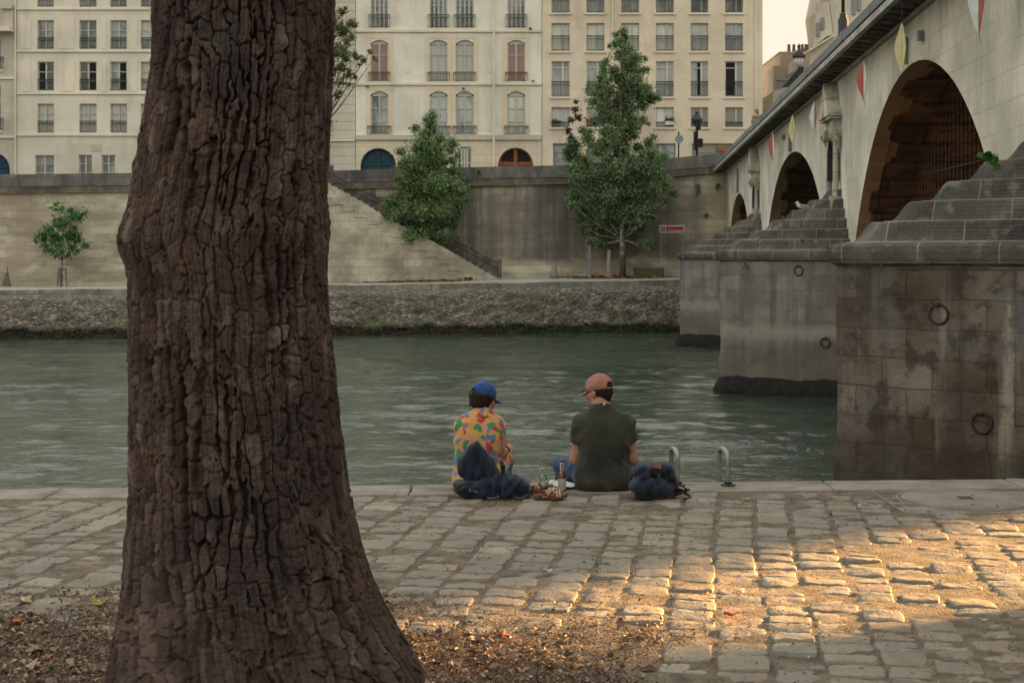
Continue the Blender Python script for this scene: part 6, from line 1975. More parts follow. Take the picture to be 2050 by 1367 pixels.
EXTRA = {}
def person(loc, label, J, mats, capmat, hd, skinr=1.0, group=None):
    """one continuous body; shirt, trousers, hair and cap are its children"""
    F = SDF((-.50, -.24, -.72), (.50, .72, .92), .0068)
    hip, waist, chest, shz, neckb = J['hip'], J['waist'], J['chest'], J['sh'], J['neck']
    def torso(F, g, k=.05, neckcut=False):
        hw = J['hipw']
        F.S((-hw, hip[1], hip[2]), (hw, hip[1], hip[2]), .112 + g, .112 + g, k, (1, 1.05, 1))
        F.S((waist[0] - J['waw'], waist[1], waist[2]), (waist[0] + J['waw'], waist[1], waist[2]), .098 + g, .098 + g, k, (1, 1.08, .8))
        F.S((chest[0] - J['chw'], chest[1], chest[2]), (chest[0] + J['chw'], chest[1], chest[2]), .108 + g, .108 + g, k, (1, 1.02, .75))
        F.S(J['shl'], J['shr'], .066 + g, .066 + g, k)
        for s in (J['shl'], J['shr']): F.S((s[0] * .55 + neckb[0] * .45, s[1], s[2] + .01), neckb, .060 + g, .052 + g, k)
    torso(F, 0)
    for s, S_ in (('l', -1), ('r', 1)):
        sh, el, wr = J['sh' + s], J['el' + s], J['wr' + s]
        F.S(sh, el, .050, .039, .03); F.S(el, wr, .040, .027, .014)
        F.S(Vector(el) * .7 + Vector(wr) * .3, Vector(el) * .45 + Vector(wr) * .55, .041, .033, .02)
        hand(F, wr, J['hd' + s], J['hn' + s], -S_ if s == 'l' else -S_, J.get('curl', .5))
        h0 = (J['hipw'] * S_ * .95, hip[1] + .03, hip[2] - .005); kn, an = J['kn' + s], J['an' + s]
        F.S(h0, kn, .082, .056, .04); F.S(kn, an, .056, .036, .02)
        c1 = Vector(kn) * .65 + Vector(an) * .35 + Vector((0, -.022, 0)); F.S(c1, Vector(kn) * .4 + Vector(an) * .6, .050, .04, .03)
        ft = Vector(an) + Vector((S_ * .03, .15, -.075)); F.S(Vector(an) + Vector((0, -.03, -.04)), ft, .034, .024, .02)
        for q in range(5): F.S(ft + Vector(((q - 2) * .016, 0, 0)), ft + Vector(((q - 2) * .018, .035 - .006 * q, -.004)), .0095, .0085, .006)
    R = rot(*J['headrot'])
    head(F, hd, R, neckb, skinr)
    body = F.build('person', m_skin, None)
    body.location = loc; WT[body.name] = Vector(loc)
    tag(body, label, 'person', group)
    eyes(hd, R, body, skinr)
    # ---- shirt
    T = SDF((-.50, -.26, -.05), (.50, .40, .72), .0062)
    torso(T, J['ease'])
    if 'hem' in J: T.S(*J['hem'], k=.06)
    T.cut(-T.plane((0, 0, J['hemz']), (0, 0, -1)))
    for s, S_ in (('l', -1), ('r', 1)):
        sh, el = Vector(J['sh' + s]), Vector(J['el' + s])
        e = sh + (el - sh) * J['sleeve']
        U = SDF((-.50, -.26, -.05), (.50, .40, .72), .0062)
        U.S(sh, sh + (el - sh) * (J['sleeve'] + .25), .058 + J['ease'] * .6, .057 + J['ease'] * 1.0, 0)
        dd = (el - sh).normalized()
        U.cut(-U.plane(e, dd))
        T.add(U.F, .018)
        w_ = T.view([min(e[i], el[i]) - .12 for i in range(3)], [max(e[i], el[i]) + .12 for i in range(3)])
        w_.cut(np.maximum(w_.seg(e - dd * .03, el, .052, .05), -w_.plane(e - dd * .03, dd))); T.F[w_.sl] = w_.F
    # creases: soft diagonal ridges over the back and sides
    X_, Y_, Z_ = T.X, T.Y, T.Z
    T.F = (T.F - .0080 * np.sin(26 * (Z_ + .8 * np.abs(X_)) + 3 * np.sin(9 * X_ + 5 * Z_)) * np.clip((.42 - Z_) * 3.2, 0, 1)
           - .0055 * np.sin(60 * (X_ * .8 - Z_ * .5) + 4 * np.sin(7 * Z_)) * np.clip(np.abs(X_) * 8 - .8, 0, 1)).astype(np.float32)
    for a, b, c_, r_ in J.get('folds', []):
        pts = [Vector(a) * (1 - t) ** 2 + Vector(b) * 2 * t * (1 - t) + Vector(c_) * t * t for t in np.linspace(0, 1, 7)]
        for p, q in zip(pts[:-1], pts[1:]): T.S(p, q, r_, r_, .022)
    # neckline
    T.cut(-(T.plane(Vector(neckb) + Vector((0, .0, J['collar'])), (0, .35, 1))))
    T.E(Vector(neckb) + Vector((0, .02, J['collar'] + .01)), (.060, .068, .05), .0, None, 'cut')
    shirt = T.build('shirt', mats[0], body)
    # ---- trousers
    T = SDF((-.50, -.24, -.70), (.50, .72, .40), .0075)
    T.S((-J['hipw'], hip[1], hip[2]), (J['hipw'], hip[1] + .015, hip[2]), .112, .112, .05, (1, 1.06, 1))
    for s, S_ in (('l', -1), ('r', 1)):
        h0 = (J['hipw'] * S_ * .95, hip[1] + .03, hip[2] - .005); kn, an = Vector(J['kn' + s]), Vector(J['an' + s])
        T.S(h0, kn, .098, .078, .05); T.S(kn, kn * .12 + an * .88, .078, .066, .03)
    T.F = (T.F - .004 * np.sin(34 * T.Y + 20 * T.Z + 3 * np.sin(12 * T.X)) - .003 * np.sin(48 * T.Z - 22 * T.X)).astype(np.float32)
    T.cut(-T.plane((0, 0, hip[2] + .12), (0, -.45, 1)) )
    for s in 'lr':
        kn, an = Vector(J['kn' + s]), Vector(J['an' + s]); dd = (an - kn).normalized(); e = kn * .12 + an * .88
        w_ = T.view([e[i] - .12 for i in range(3)], [e[i] + .12 for i in range(3)])
        w_.cut(-w_.plane(e, -dd) if False else np.maximum(w_.seg(e - dd * .03, an, .055, .055), -w_.plane(e - dd * .03, dd))); T.F[w_.sl] = w_.F
    T.build('trousers', mats[1], body)
    return body, R


# ---------------- the man
ML = (.667, 10.44, 0)
Jm = dict(hip=(0, 0, .105), hipw=.088, waist=(.002, .0, .27), waw=.055, chest=(.006, .02, .375), chw=.078, sh=0, neck=(-.005, .065, .596),
          shl=(-.150, .045, .474), shr=(.165, .045, .474), ell=(-.205, .055, .212), elr=(.224, .055, .212), wrl=(-.10, .27, .19), wrr=(.10, .28, .20),
          hdl=(.7, .65, -.1), hdr=(-.7, .65, .0), hnl=(.2, .3, -.9), hnr=(-.2, .3, -.9), knl=(-.27, .40, .10), knr=(.20, .44, .10), anl=(-.24, .46, -.33), anr=(.17, .50, -.33),
          headrot=(48, -8, 0), ease=.017, sleeve=.54, hemz=.008, collar=.012, hem=((-.065, -.03, .03), (.08, -.02, .03), .104),
          folds=[((.02, -.100, .34), (.03, -.122, .12), (.15, -.07, .05), .006), ((.06, -.085, .31), (.12, -.10, .2), (.18, -.04, .14), .006), ((.10, -.085, .40), (.17, -.08, .33), (.20, -.02, .27), .006), ((-.10, -.085, .33), (-.14, -.085, .2), (-.12, -.08, .08), .007)])
mhead = Vector((-.025, .105, .710))
man, Rm = person(ML, 'man seen from behind in dark olive t-shirt and salmon cap, sitting on the quay edge', Jm, (m_tee, m_jeans), None, mhead)
m_capm = cloth('salmon_cotton', (.29, .125, .096), (.37, .17, .13), 300, .3)
cap('cap', mhead, Rm, m_capm, man, 1.04, True, .030, -3)
H_ = SDF(mhead - Vector((.16, .16, .16)), mhead + Vector((.16, .16, .16)), .005)
H_.E(mhead + Rm @ Vector((0, -.014, .022)), (.082, .098, .092), 0, Rm)
H_.S(mhead + Rm @ Vector((0, -.062, -.03)), mhead + Rm @ Vector((0, -.058, -.065)), .050, .036, .03)
H_.F = (H_.F - .003 * np.sin(90 * H_.X + 20 * H_.Z) * np.sin(80 * H_.Y + 30 * H_.Z)).astype(np.float32)
H_.cut(-H_.plane(mhead + Rm @ Vector((0, .028, 0)), Rm @ Vector((0, 1, -.35))))
H_.build('hair', m_hair, man)
mb = MB()
for s in (-1, 1): mb.tube([mhead + Rm @ Vector((s * .083, -.02, .012)), mhead + Rm @ Vector((s * .082, .05, .016)), mhead + Rm @ Vector((s * .068, .098, .014)), mhead + Rm @ Vector((s * .012, .115, .012))], .0035, 6)
mb.build('glasses', m_dark, man, True, world=False)
mb = MB(); p = Vector((-.004 + .012, -.018, .628)); mb.box(p.x - .006, p.x + .006, p.y - .004, p.y + .004, p.z - .012, p.z + .006); mb.build('label_tag', flat('cloth_tag', (.5, .5, .48)), man, world=False)

# ---------------- the woman
WL = (0.0 + (962 - FX) / FL * 10.45, 10.46, 0)
Jw = dict(hip=(-.02, 0, .105), hipw=.080, waist=(-.02, 0, .26), waw=.055, chest=(-.012, .02, .36), chw=.056, sh=0, neck=(.012, .055, .545),
          shl=(-.112, .035, .458), shr=(.108, .055, .452), ell=(-.138, .10, .21), elr=(.142, .13, .238), wrl=(-.02, .33, .26), wrr=(.185, .33, .235),
          hdl=(.8, .5, .1), hdr=(-.35, .9, -.05), hnl=(.2, .3, -.9), hnr=(-.4, 0, -.9), knl=(-.12, .42, .15), knr=(.17, .38, .20), anl=(-.10, .48, -.30), anr=(.14, .47, -.26),
          headrot=(-52, -10, 0), ease=.016, sleeve=.72, hemz=.02, collar=.022, hem=((-.075, -.03, .06), (.045, -.02, .06), .105),
          folds=[((.06, -.07, .40), (.10, -.09, .3), (.12, -.06, .2), .009), ((-.12, -.05, .36), (-.14, -.06, .22), (-.12, -.06, .1), .009)])
whead = Vector((.024, .085, .658))
woman, Rw = person(WL, 'woman in blue cap and colourful camouflage-print shirt and trousers, sitting on the quay edge', Jw, (m_camo, m_camo), None, whead, .92)
m_capw = cloth('blue_cotton', (.012, .055, .20), (.02, .08, .27), 300, .35)
cap('cap', whead, Rw, m_capw, woman, .98, True, .034, -4)
H_ = SDF(whead - Vector((.17, .17, .19)), whead + Vector((.17, .17, .16)), .005)
H_.E(whead + Rw @ Vector((0, -.016, .014)), (.080, .094, .088), 0, Rw); H_.E(whead + Rw @ Vector((0, -.035, -.035)), (.070, .062, .052), .03, Rw)
for k in range(13):
    a = -1.9 + k * .317
    q = Rw @ Vector((.072 * math.sin(a), -.012 - .086 * math.cos(a), 0))
    H_.S(whead + q * 1.0 + Vector((0, 0, .01)), whead + q * (.98 + .09 * math.sin(k * 2.1)) + Vector((0, 0, -.058 - .016 * math.sin(k * 1.7))), .021, .010, .016)
H_.F = (H_.F - .004 * np.sin(80 * H_.X + 30 * H_.Z) * np.sin(70 * H_.Y + 40 * H_.Z)).astype(np.float32)
H_.cut(-H_.plane(whead + Rw @ Vector((0, .020, 0)), Rw @ Vector((0, 1, -.25))))
H_.build('hair', m_hair, woman)
wr = Vector(Jw['wrr']); el = Vector(Jw['elr']); dv = (wr - el).normalized(); c = wr - dv * .03
u = dv.cross(Vector((0, 0, 1))).normalized(); v = u.cross(dv)
mb = MB(); mb.tube([c + u * .036 * math.cos(a) + v * .034 * math.sin(a) for a in np.linspace(0, 2 * math.pi, 21)], .006, 6, caps=False)
mb.build('bracelet', m_dark, woman, True, world=False)
# shirt collar, folded down
K = SDF(Vector((-.15, -.10, .48)), Vector((.17, .22, .66)), .005)
nb = Vector(Jw['neck'])
px, py, pz = K.X - nb[0], K.Y - nb[1] - .012, K.Z - nb[2] - .018 + .12 * (K.Y - nb[1])
rad = np.sqrt((px / .078) ** 2 + (py / .082) ** 2)
slope = (rad - 1) * .08 + pz * .62
K.F = np.maximum(np.maximum(np.abs(slope) - .007, pz - .022), np.maximum(-pz - .042, py - .055)).astype(np.float32)
K.build('collar', m_camo, woman)

# ---------------- the passer-by on the bridge
def walker():
    Y = 64.5; X = wx(1516, Y); zd = soff(Y) + .22
    F = SDF((-.34, -.30, 0), (.34, .30, 1.78), .014)
    F.S((-.08, 0, .95), (.08, 0, .95), .12, .12, .05); F.S((-.08, 0, 1.2), (.08, 0, 1.2), .11, .12, .05); F.S((-.16, 0, 1.42), (.16, 0, 1.42), .06, .06, .05)
    for s in (-1, 1):
        F.S((s * .09, 0, .9), (s * .10, s * .10, .48), .08, .055, .03); F.S((s * .10, s * .10, .48), (s * .10, s * .14, .06), .052, .036, .02); F.S((s * .1, s * .12, .04), (s * .11, s * .12 + .16, .03), .035, .03, .02)
        F.S((s * .19, 0, 1.42), (s * .23, -s * .05, 1.14), .045, .038, .03); F.S((s * .23, -s * .05, 1.14), (s * .22, .10, .92), .036, .026, .02)
        F.S((s * .22, .10, .92), (s * .21, .14, .82), .03, .02, .02)
    F.S((0, 0, 1.44), (0, .01, 1.56), .05, .05, .03); F.E((0, .01, 1.64), (.078, .095, .115), .02); F.S((0, .10, 1.64), (0, .115, 1.61), .01, .014, .01)
    b = F.build('person', m_skin, None); b.location = (X, Y, zd); b.rotation_euler[2] = math.radians(200); WT[b.name] = Vector((X, Y, zd))
    tag(b, 'small distant person with dark hair looking over the bridge parapet', 'person')
    T = SDF((-.36, -.30, .86), (.36, .30, 1.56), .014)
    T.S((-.08, 0, .98), (.08, 0, .98), .13, .13, .05); T.S((-.08, 0, 1.2), (.08, 0, 1.2), .125, .13, .05); T.S((-.17, 0, 1.42), (.17, 0, 1.42), .075, .075, .05)
    for s in (-1, 1): T.S((s * .19, 0, 1.42), (s * .23, -s * .05, 1.16), .06, .055, .03)
    T.cut(-T.plane((0, 0, 1.50), (0, 0, 1)))
    T.build('shirt', cloth('khaki_shirt', (.20, .17, .11), (.26, .22, .15)), b)
    T = SDF((-.30, -.30, .04), (.30, .30, 1.02), .014)
    T.S((-.08, 0, .94), (.08, 0, .94), .128, .128, .05)
    for s in (-1, 1): T.S((s * .09, 0, .9), (s * .10, s * .10, .48), .092, .068, .03); T.S((s * .10, s * .10, .48), (s * .10, s * .14, .10), .064, .052, .02)
    T.build('trousers', cloth('grey_trousers', (.06, .06, .065), (.08, .08, .085)), b)
    T = SDF((-.16, -.16, 1.5), (.16, .16, 1.82), .010)
    T.E((0, -.005, 1.665), (.085, .098, .105), 0); T.cut(-T.plane((0, .03, 1.66), (0, .9, -.6)))
    T.build('hair', m_hair, b)
walker()

# ---------------- gull on the middle pier
F = SDF((-.30, -.14, -.02), (.30, .14, .34), .007)
F.E((0, 0, .15), (.15, .065, .062), 0, rot(0, 0, 12)); F.E((-.115, 0, .215), (.045, .04, .05), .04); F.E((-.135, 0, .255), (.042, .036, .038), .02)
F.S((.10, 0, .135), (.22, 0, .105), .035, .012, .04, (1, 1, 1.6))
b = F.build('seagull', flat('gull_white', (.62, .62, .60), .8, .1, 20), None)
gx_, gy_ = wx(1606, 38.9), 38.9
b.location = (gx_, gy_, 2.93); WT[b.name] = Vector(b.location)
tag(b, 'white gull with grey wings standing on the stepped cap of the middle pier', 'bird')
F = SDF((-.12, -.14, .05), (.30, .14, .28), .007)
for s in (-1, 1): F.E((.055, s * .052, .155), (.15, .022, .05), .01, rot(0, 0, 12)); F.S((.12, s * .04, .13), (.25, s * .012, .112), .02, .006, .02)
F.build('wing', flat('gull_grey', (.30, .31, .33), .8, .15, 20), b)
mb = MB(); mb.tube([(-.170, 0, .252), (-.20, 0, .247), (-.222, 0, .238)], [.012, .009, .003], 8); mb.build('bill', flat('gull_bill', (.5, .25, .03), .5), b, True, world=False)
for s in (-1, 1):
    mb = MB(); mb.tube([(.0, s * .025, .10), (.005, s * .027, .005), (-.03, s * .03, .0)], [.008, .006, .006], 6); mb.build('leg', flat('gull_leg', (.4, .2, .1), .6), b, True, world=False)
# ================================================================== things lying on the quay
def on(px, Y): return wx(px, Y)
def loc2(pts, Y, x0):
    """outline in picture units -> local (x, z) metres at distance Y"""
    k = Y / FL
    return [((x - FX) * k - x0, CZ + (HY - y) * k) for x, y in pts]

m_navy = cloth('navy_nylon', (.004, .010, .026), (.007, .017, .042), 500, .45, .5)
m_black = cloth('black_fabric', (.008, .009, .012), (.014, .015, .018), 400, .3, .8)
# ---- navy folding bag behind the woman
Yb = 10.12; x0 = wx(985, Yb)
bag = thing('bag', 'navy blue floppy bag with raised pointed flap, lying behind the woman', 'bag', (x0, Yb, 0))
low = loc2([(907.5, 965), (915, 960.5), (939, 957), (965, 953), (995, 946.5), (1011, 944.5), (1023, 951), (1042, 954.5), (1054, 962.5), (1064, 980), (1060, 994), (1050, 1001), (941, 1001), (926, 990), (915, 975)], Yb, x0)
F = SDF((-.32, -.20, -.02), (.32, .20, .24), .006)
F.add(F.poly(low, 0, .115, .055))
F.S((-.02, -.04, .09), (.17, -.075, .10), .055, .05, .05); F.S((-.20, -.06, .05), (-.06, -.09, .045), .045, .05, .05)
F.S((.02, -.10, .13), (.12, -.11, .05), .02, .03, .04); F.E((.14, -.02, .15), (.035, .05, .014), .02, None, 'cut')
X_, Y_, Z_ = F.X, F.Y, F.Z
F.F = (F.F - .010 * np.sin(38 * X_ + 26 * Z_ + 4 * np.sin(14 * X_ - 9 * Z_)) - .004 * np.sin(75 * Z_ - 30 * X_ + 3 * np.sin(20 * X_))).astype(np.float32)
F.cut(-F.plane((0, 0, .006), (0, 0, -1)))
F.build('body', m_black if False else m_navy, bag)
fl_ = loc2([(913, 932), (919, 920), (927, 915.5), (934, 912.5), (936.5, 902), (941.5, 891), (949, 884.5), (956, 880.5), (964, 886.5), (978, 907), (992, 932), (1002, 951), (990, 962), (960, 966), (930, 962), (914, 946)], Yb, x0)
F = SDF((-.32, -.16, .08), (.14, .14, .48), .0055)
F.add(F.poly(fl_, -.005, .055, .022))
F.S((-.105, -.035, .34), (.03, -.075, .15), .018, .032, .05); F.S((-.21, -.02, .26), (-.10, -.06, .16), .04, .03, .05)
X_, Z_ = F.X, F.Z
F.F = (F.F - .009 * np.sin(42 * (X_ * .8 + Z_ * .6) + 3 * np.sin(11 * Z_)) - .003 * np.sin(90 * X_ - 20 * Z_)).astype(np.float32)
F.build('flap', m_navy, bag)
mb = MB(); mb.box(-.255, -.07, -.122, -.112, .035, .095)
F = SDF((-.30, -.17, -.0), (-.02, -.02, .15), .006)
F.E((-.155, -.095, .062), (.105, .035, .058), 0); F.F = (F.F - .004 * np.sin(60 * F.X + 40 * F.Z)).astype(np.float32)
F.cut(-F.plane((0, 0, .008), (0, 0, -1)))
F.build('pocket', m_black, bag)
text_obj('Acorn', .036, flat('white_print', (.45, .46, .47), .6, .05), bag, (-.112, -.1335, .060), (math.pi / 2, math.radians(191), 0), 'lettering', world=False)
mb = MB(); mb.tube([(.06, -.03, .26), (.07, -.06, .2), (.08, -.08, .14)], .009, 6); mb.tube([(.075, -.03, .255), (.085, -.06, .2), (.09, -.08, .145)], .006, 6)
mb.box(.06, .095, -.075, -.055, .205, .235); mb.build('buckle', m_dark, bag, True, world=False)
MB().tube([(-.06, -.125, .02), (0, -.155, .012), (.05, -.145, .02), (.04, -.13, .03)], .006, 6).build('strap', flat('grey_strap_low', (.10, .11, .12), .8), bag, True, world=False)
mb = MB(); mb.tube([(.15, -.11, .012), (.22, -.13, .01), (.245, -.10, .03)], .005, 6)
mb.build('strap', flat('grey_strap', (.10, .11, .12), .8), bag, True, world=False)

# ---- navy backpack right of the man
Yp = 10.10; x0 = wx(1308, Yp)
bp = thing('backpack', 'slumped navy backpack with small brown leather patch, right of the man', 'backpack', (x0, Yp, 0))
out = loc2([(1262, 975), (1265, 948), (1272, 942), (1284, 931), (1300, 927), (1325, 927.5), (1339, 936), (1351, 951), (1357, 964), (1355, 980), (1347, 995), (1338, 1002.5), (1279, 1002.5), (1267, 988)], Yp, x0)
F = SDF((-.24, -.22, -.02), (.24, .22, .33), .006)
F.add(F.poly(out, .01, .12, .075))
F.S((-.10, -.10, .20), (.10, -.09, .215), .035, .03, .06); F.S((-.12, -.115, .10), (.08, -.125, .085), .05, .045, .05)
F.S((-.14, -.10, .18), (.0, -.135, .135), .016, .020, .03); F.S((.0, -.135, .135), (.11, -.11, .155), .020, .014, .03)
F.E((.02, -.125, .165), (.07, .03, .016), .02, None, 'cut')
X_, Z_ = F.X, F.Z
F.F = (F.F - .009 * np.sin(34 * Z_ + 30 * X_ + 4 * np.sin(13 * X_)) - .004 * np.sin(64 * X_ - 40 * Z_ + 3 * np.sin(17 * Z_))).astype(np.float32)
F.cut(-F.plane((0, 0, .006), (0, 0, -1)))
F.build('body', cloth('faded_navy', (.009, .015, .034), (.019, .028, .056), 420, .5, .65), bp)
o = MB().box(-.026, .037, -.004, .004, -.016, .017).build('leather_patch', flat('brown_leather', (.13, .05, .028), .6, .3, 30), bp, world=False)
o.location = (.004, -.137, .238); o.rotation_euler = (math.radians(-42), math.radians(14), 0); bevel(o, .002)
F = SDF((.05, -.20, -.02), (.20, .10, .12), .006); F.B((.098, -.10, .04), (.028, .03, .045), .015); F.B((.125, -.03, .045), (.02, .09, .05), .02)
F.cut(-F.plane((0, 0, .006), (0, 0, -1))); F.build('leather_base', flat('dark_leather', (.065, .028, .018), .6, .3, 20), bp)
F = SDF((-.18, -.20, -.02), (.12, .02, .09), .006); F.B((-.03, -.105, .033), (.115, .035, .04), .022, 0); F.F = (F.F - .003 * np.sin(50 * F.X)).astype(np.float32)
F.cut(-F.plane((0, 0, .006), (0, 0, -1))); F.build('bottom_panel', m_black, bp)
r_ = random.Random(3)
mb = MB()
mb.tube([(.075, -.10, .245), (.115, -.12, .20), (.135, -.11, .14), (.15, -.12, .09), (.20, -.13, .05), (.255, -.10, .015), (.20, -.15, .010)], .007, 6)
for i in range(9):
    a = Vector((.16 + r_.uniform(-.03, .05), -.08 + r_.uniform(-.06, .04), .02 + r_.uniform(0, .05)))
    pts = [a + Vector((r_.uniform(-.05, .08), r_.uniform(-.05, .05), r_.uniform(-.012, .035))) for _ in range(4)]
    pts = [Vector((p.x, p.y, max(.008, p.z))) for p in pts]
    mb.tube(pts, r_.choice((.004, .006, .008)), 5)
mb.build('cord', m_dark, bp, True, world=False)
MB().tube([(.06, -.125, .225), (.075, -.135, .17), (.09, -.13, .12)], .009, 6).build('strap', m_black, bp, True, world=False)
mb = MB(); mb.tube([(-.14, .02, .20), (-.165, -.06, .15), (-.17, -.06, .06)], .012, 6); mb.build('strap', m_black, bp, True, world=False)
mb = MB(); mb.box(.066, .088, -.142, -.132, .170, .20); mb.build('buckle', m_dark, bp, world=False)

# ---- glass bottles
def glassmat(name, col, rough=.03):
    n = NB(name); return n.done(col, rough, None, .5, trans=1., ior=1.45)
m_clear = glassmat('clear_glass', (.93, .97, .95))
m_redliq = flat('red_drink', (.22, .006, .012), .12, .15, 20, spec=.6)
m_redcap = flat('crown_cap', (.12, .11, .11), .4, .2, metal=.7)
def bottle(px, Y, h, label, liquid, lab_col, neck_col, body_mat, lean=0.0, cap=True):
    x = wx(px, Y)
    t = thing('bottle', label, 'bottle', (x, Y, .004), 'bottles between the two people')
    t.rotation_euler[1] = lean
    k = h / .234
    out = [(.0265, 0), (.0292, .005), (.0295, .10), (.0292, .118), (.025, .138), (.0165, .158), (.0128, .172), (.0125, .220), (.0142, .222), (.0142, .228), (.0125, .229)]
    out = [(r, z * k) for r, z in out]
    inner = [(max(0, r - .0025), z) for r, z in out[::-1]]; inner[-1] = (.024, .006)
    g = MB().lathe(out + inner + [(0, .006)], (0, 0, 0), 28).build('glass', body_mat, t, True, world=False)
    if liquid: MB().lathe([(0, .0075)] + [(max(.002, r - .0031), max(.0075, z)) for r, z in out[:8]] + [(.009, .212 * k), (0, .212 * k)], (0, 0, 0), 28).build('drink', liquid, t, True, world=False)
    if lab_col:
        MB().lathe([(.0299, .022 * k), (.0300, .023 * k), (.0300, .100 * k), (.0299, .101 * k)], (0, 0, 0), 28).build('label', lab_col, t, True, world=False)
    MB().lathe([(.0165, .162 * k), (.0140, .172 * k), (.0137, .214 * k), (.0130, .2145 * k)], (0, 0, 0), 28).build('neck_label', neck_col[0], t, True, world=False)
    a = [(.0152 * math.sin(q), -.0152 * math.cos(q)) for q in np.linspace(-.5, .5, 5)]
    mb = MB()
    for p, q in zip(a[:-1], a[1:]): mb.quad((p[0], p[1], .172 * k), (q[0], q[1], .172 * k), (q[0], q[1], .208 * k), (p[0], p[1], .208 * k))
    mb.build('neck_stripe', neck_col[1], t, world=False)
    if cap: MB().lathe([(.0150, .222 * k), (.0155, .226 * k), (.0140, .233 * k), (0, .234 * k)], (0, 0, 0), 20).build('cap', m_redcap, t, True, world=False)
    return t
m_paperlab = flat('paper_label', (.38, .33, .33), .8, .15, 60)
m_white_l = flat('pale_label', (.45, .45, .43), .7, .1, 60)
bottle(1124.8, 10.27, .236, 'upright bottle of bright red drink with pale label, beside the man', m_redliq, m_paperlab, (m_white_l, flat('red_stripe', (.36, .02, .06), .6)), m_clear)
bottle(1089, 10.40, .175, 'clear glass bottle with teal stripe on its neck, behind the sandals', None, None, (m_white_l, flat('teal_stripe', (.02, .24, .30), .6)), m_clear, math.radians(-5), False)
# ---- clear plastic cup lying between bag and bottle
cup = thing('plastic_cup', 'crinkled clear plastic tub between the navy bag and the bottles', 'plastic tub', (wx(1066, 10.36), 10.36, .004))
F = SDF((-.09, -.08, -.01), (.09, .08, .09), .004)
F.S((0, 0, .01), (0, 0, .065), .040, .056, 0); F.S((0, 0, .018), (0, 0, .12), .036, .060, 0, op='cut'); F.F = (F.F - .002 * np.sin(np.arctan2(F.Y, F.X) * 16)).astype(np.float32)
F.cut(-F.plane((0, 0, .072), (.25, 0, 1))); F.cut(-F.plane((0, 0, .002), (0, 0, -1)))
F.build('tub', glassmat('clear_plastic', (.96, .97, .96), .12), cup)
# ---- paper plate with crumpled napkin
pl = thing('paper_plate', 'crumpled white paper plate between the bottles and the man', 'plate', (wx(1124, 10.47), 10.47, .006))
TH2, RR2 = np.meshgrid(np.linspace(0, 2 * math.pi, 49), np.linspace(0, 1, 9))
rad = .098 * RR2 * (1 + .05 * np.sin(3 * TH2 + 1))
z = .012 + .020 * np.clip(RR2 - .7, 0, 1) * 3 + .008 * fbm(np.cos(TH2) * RR2 * 3, np.sin(TH2) * RR2 * 3, 4, 3) + .12 * rad * np.cos(TH2 - 2.4)
o = npmesh('plate', np.stack([rad * np.cos(TH2), rad * np.sin(TH2), z], -1).reshape(-1, 3), gridfaces(9, 49), flat('white_paper', (.58, .58, .55), .8, .06, 30), pl, True, world=False)
sd = o.modifiers.new('thick', 'SOLIDIFY'); sd.thickness = .002

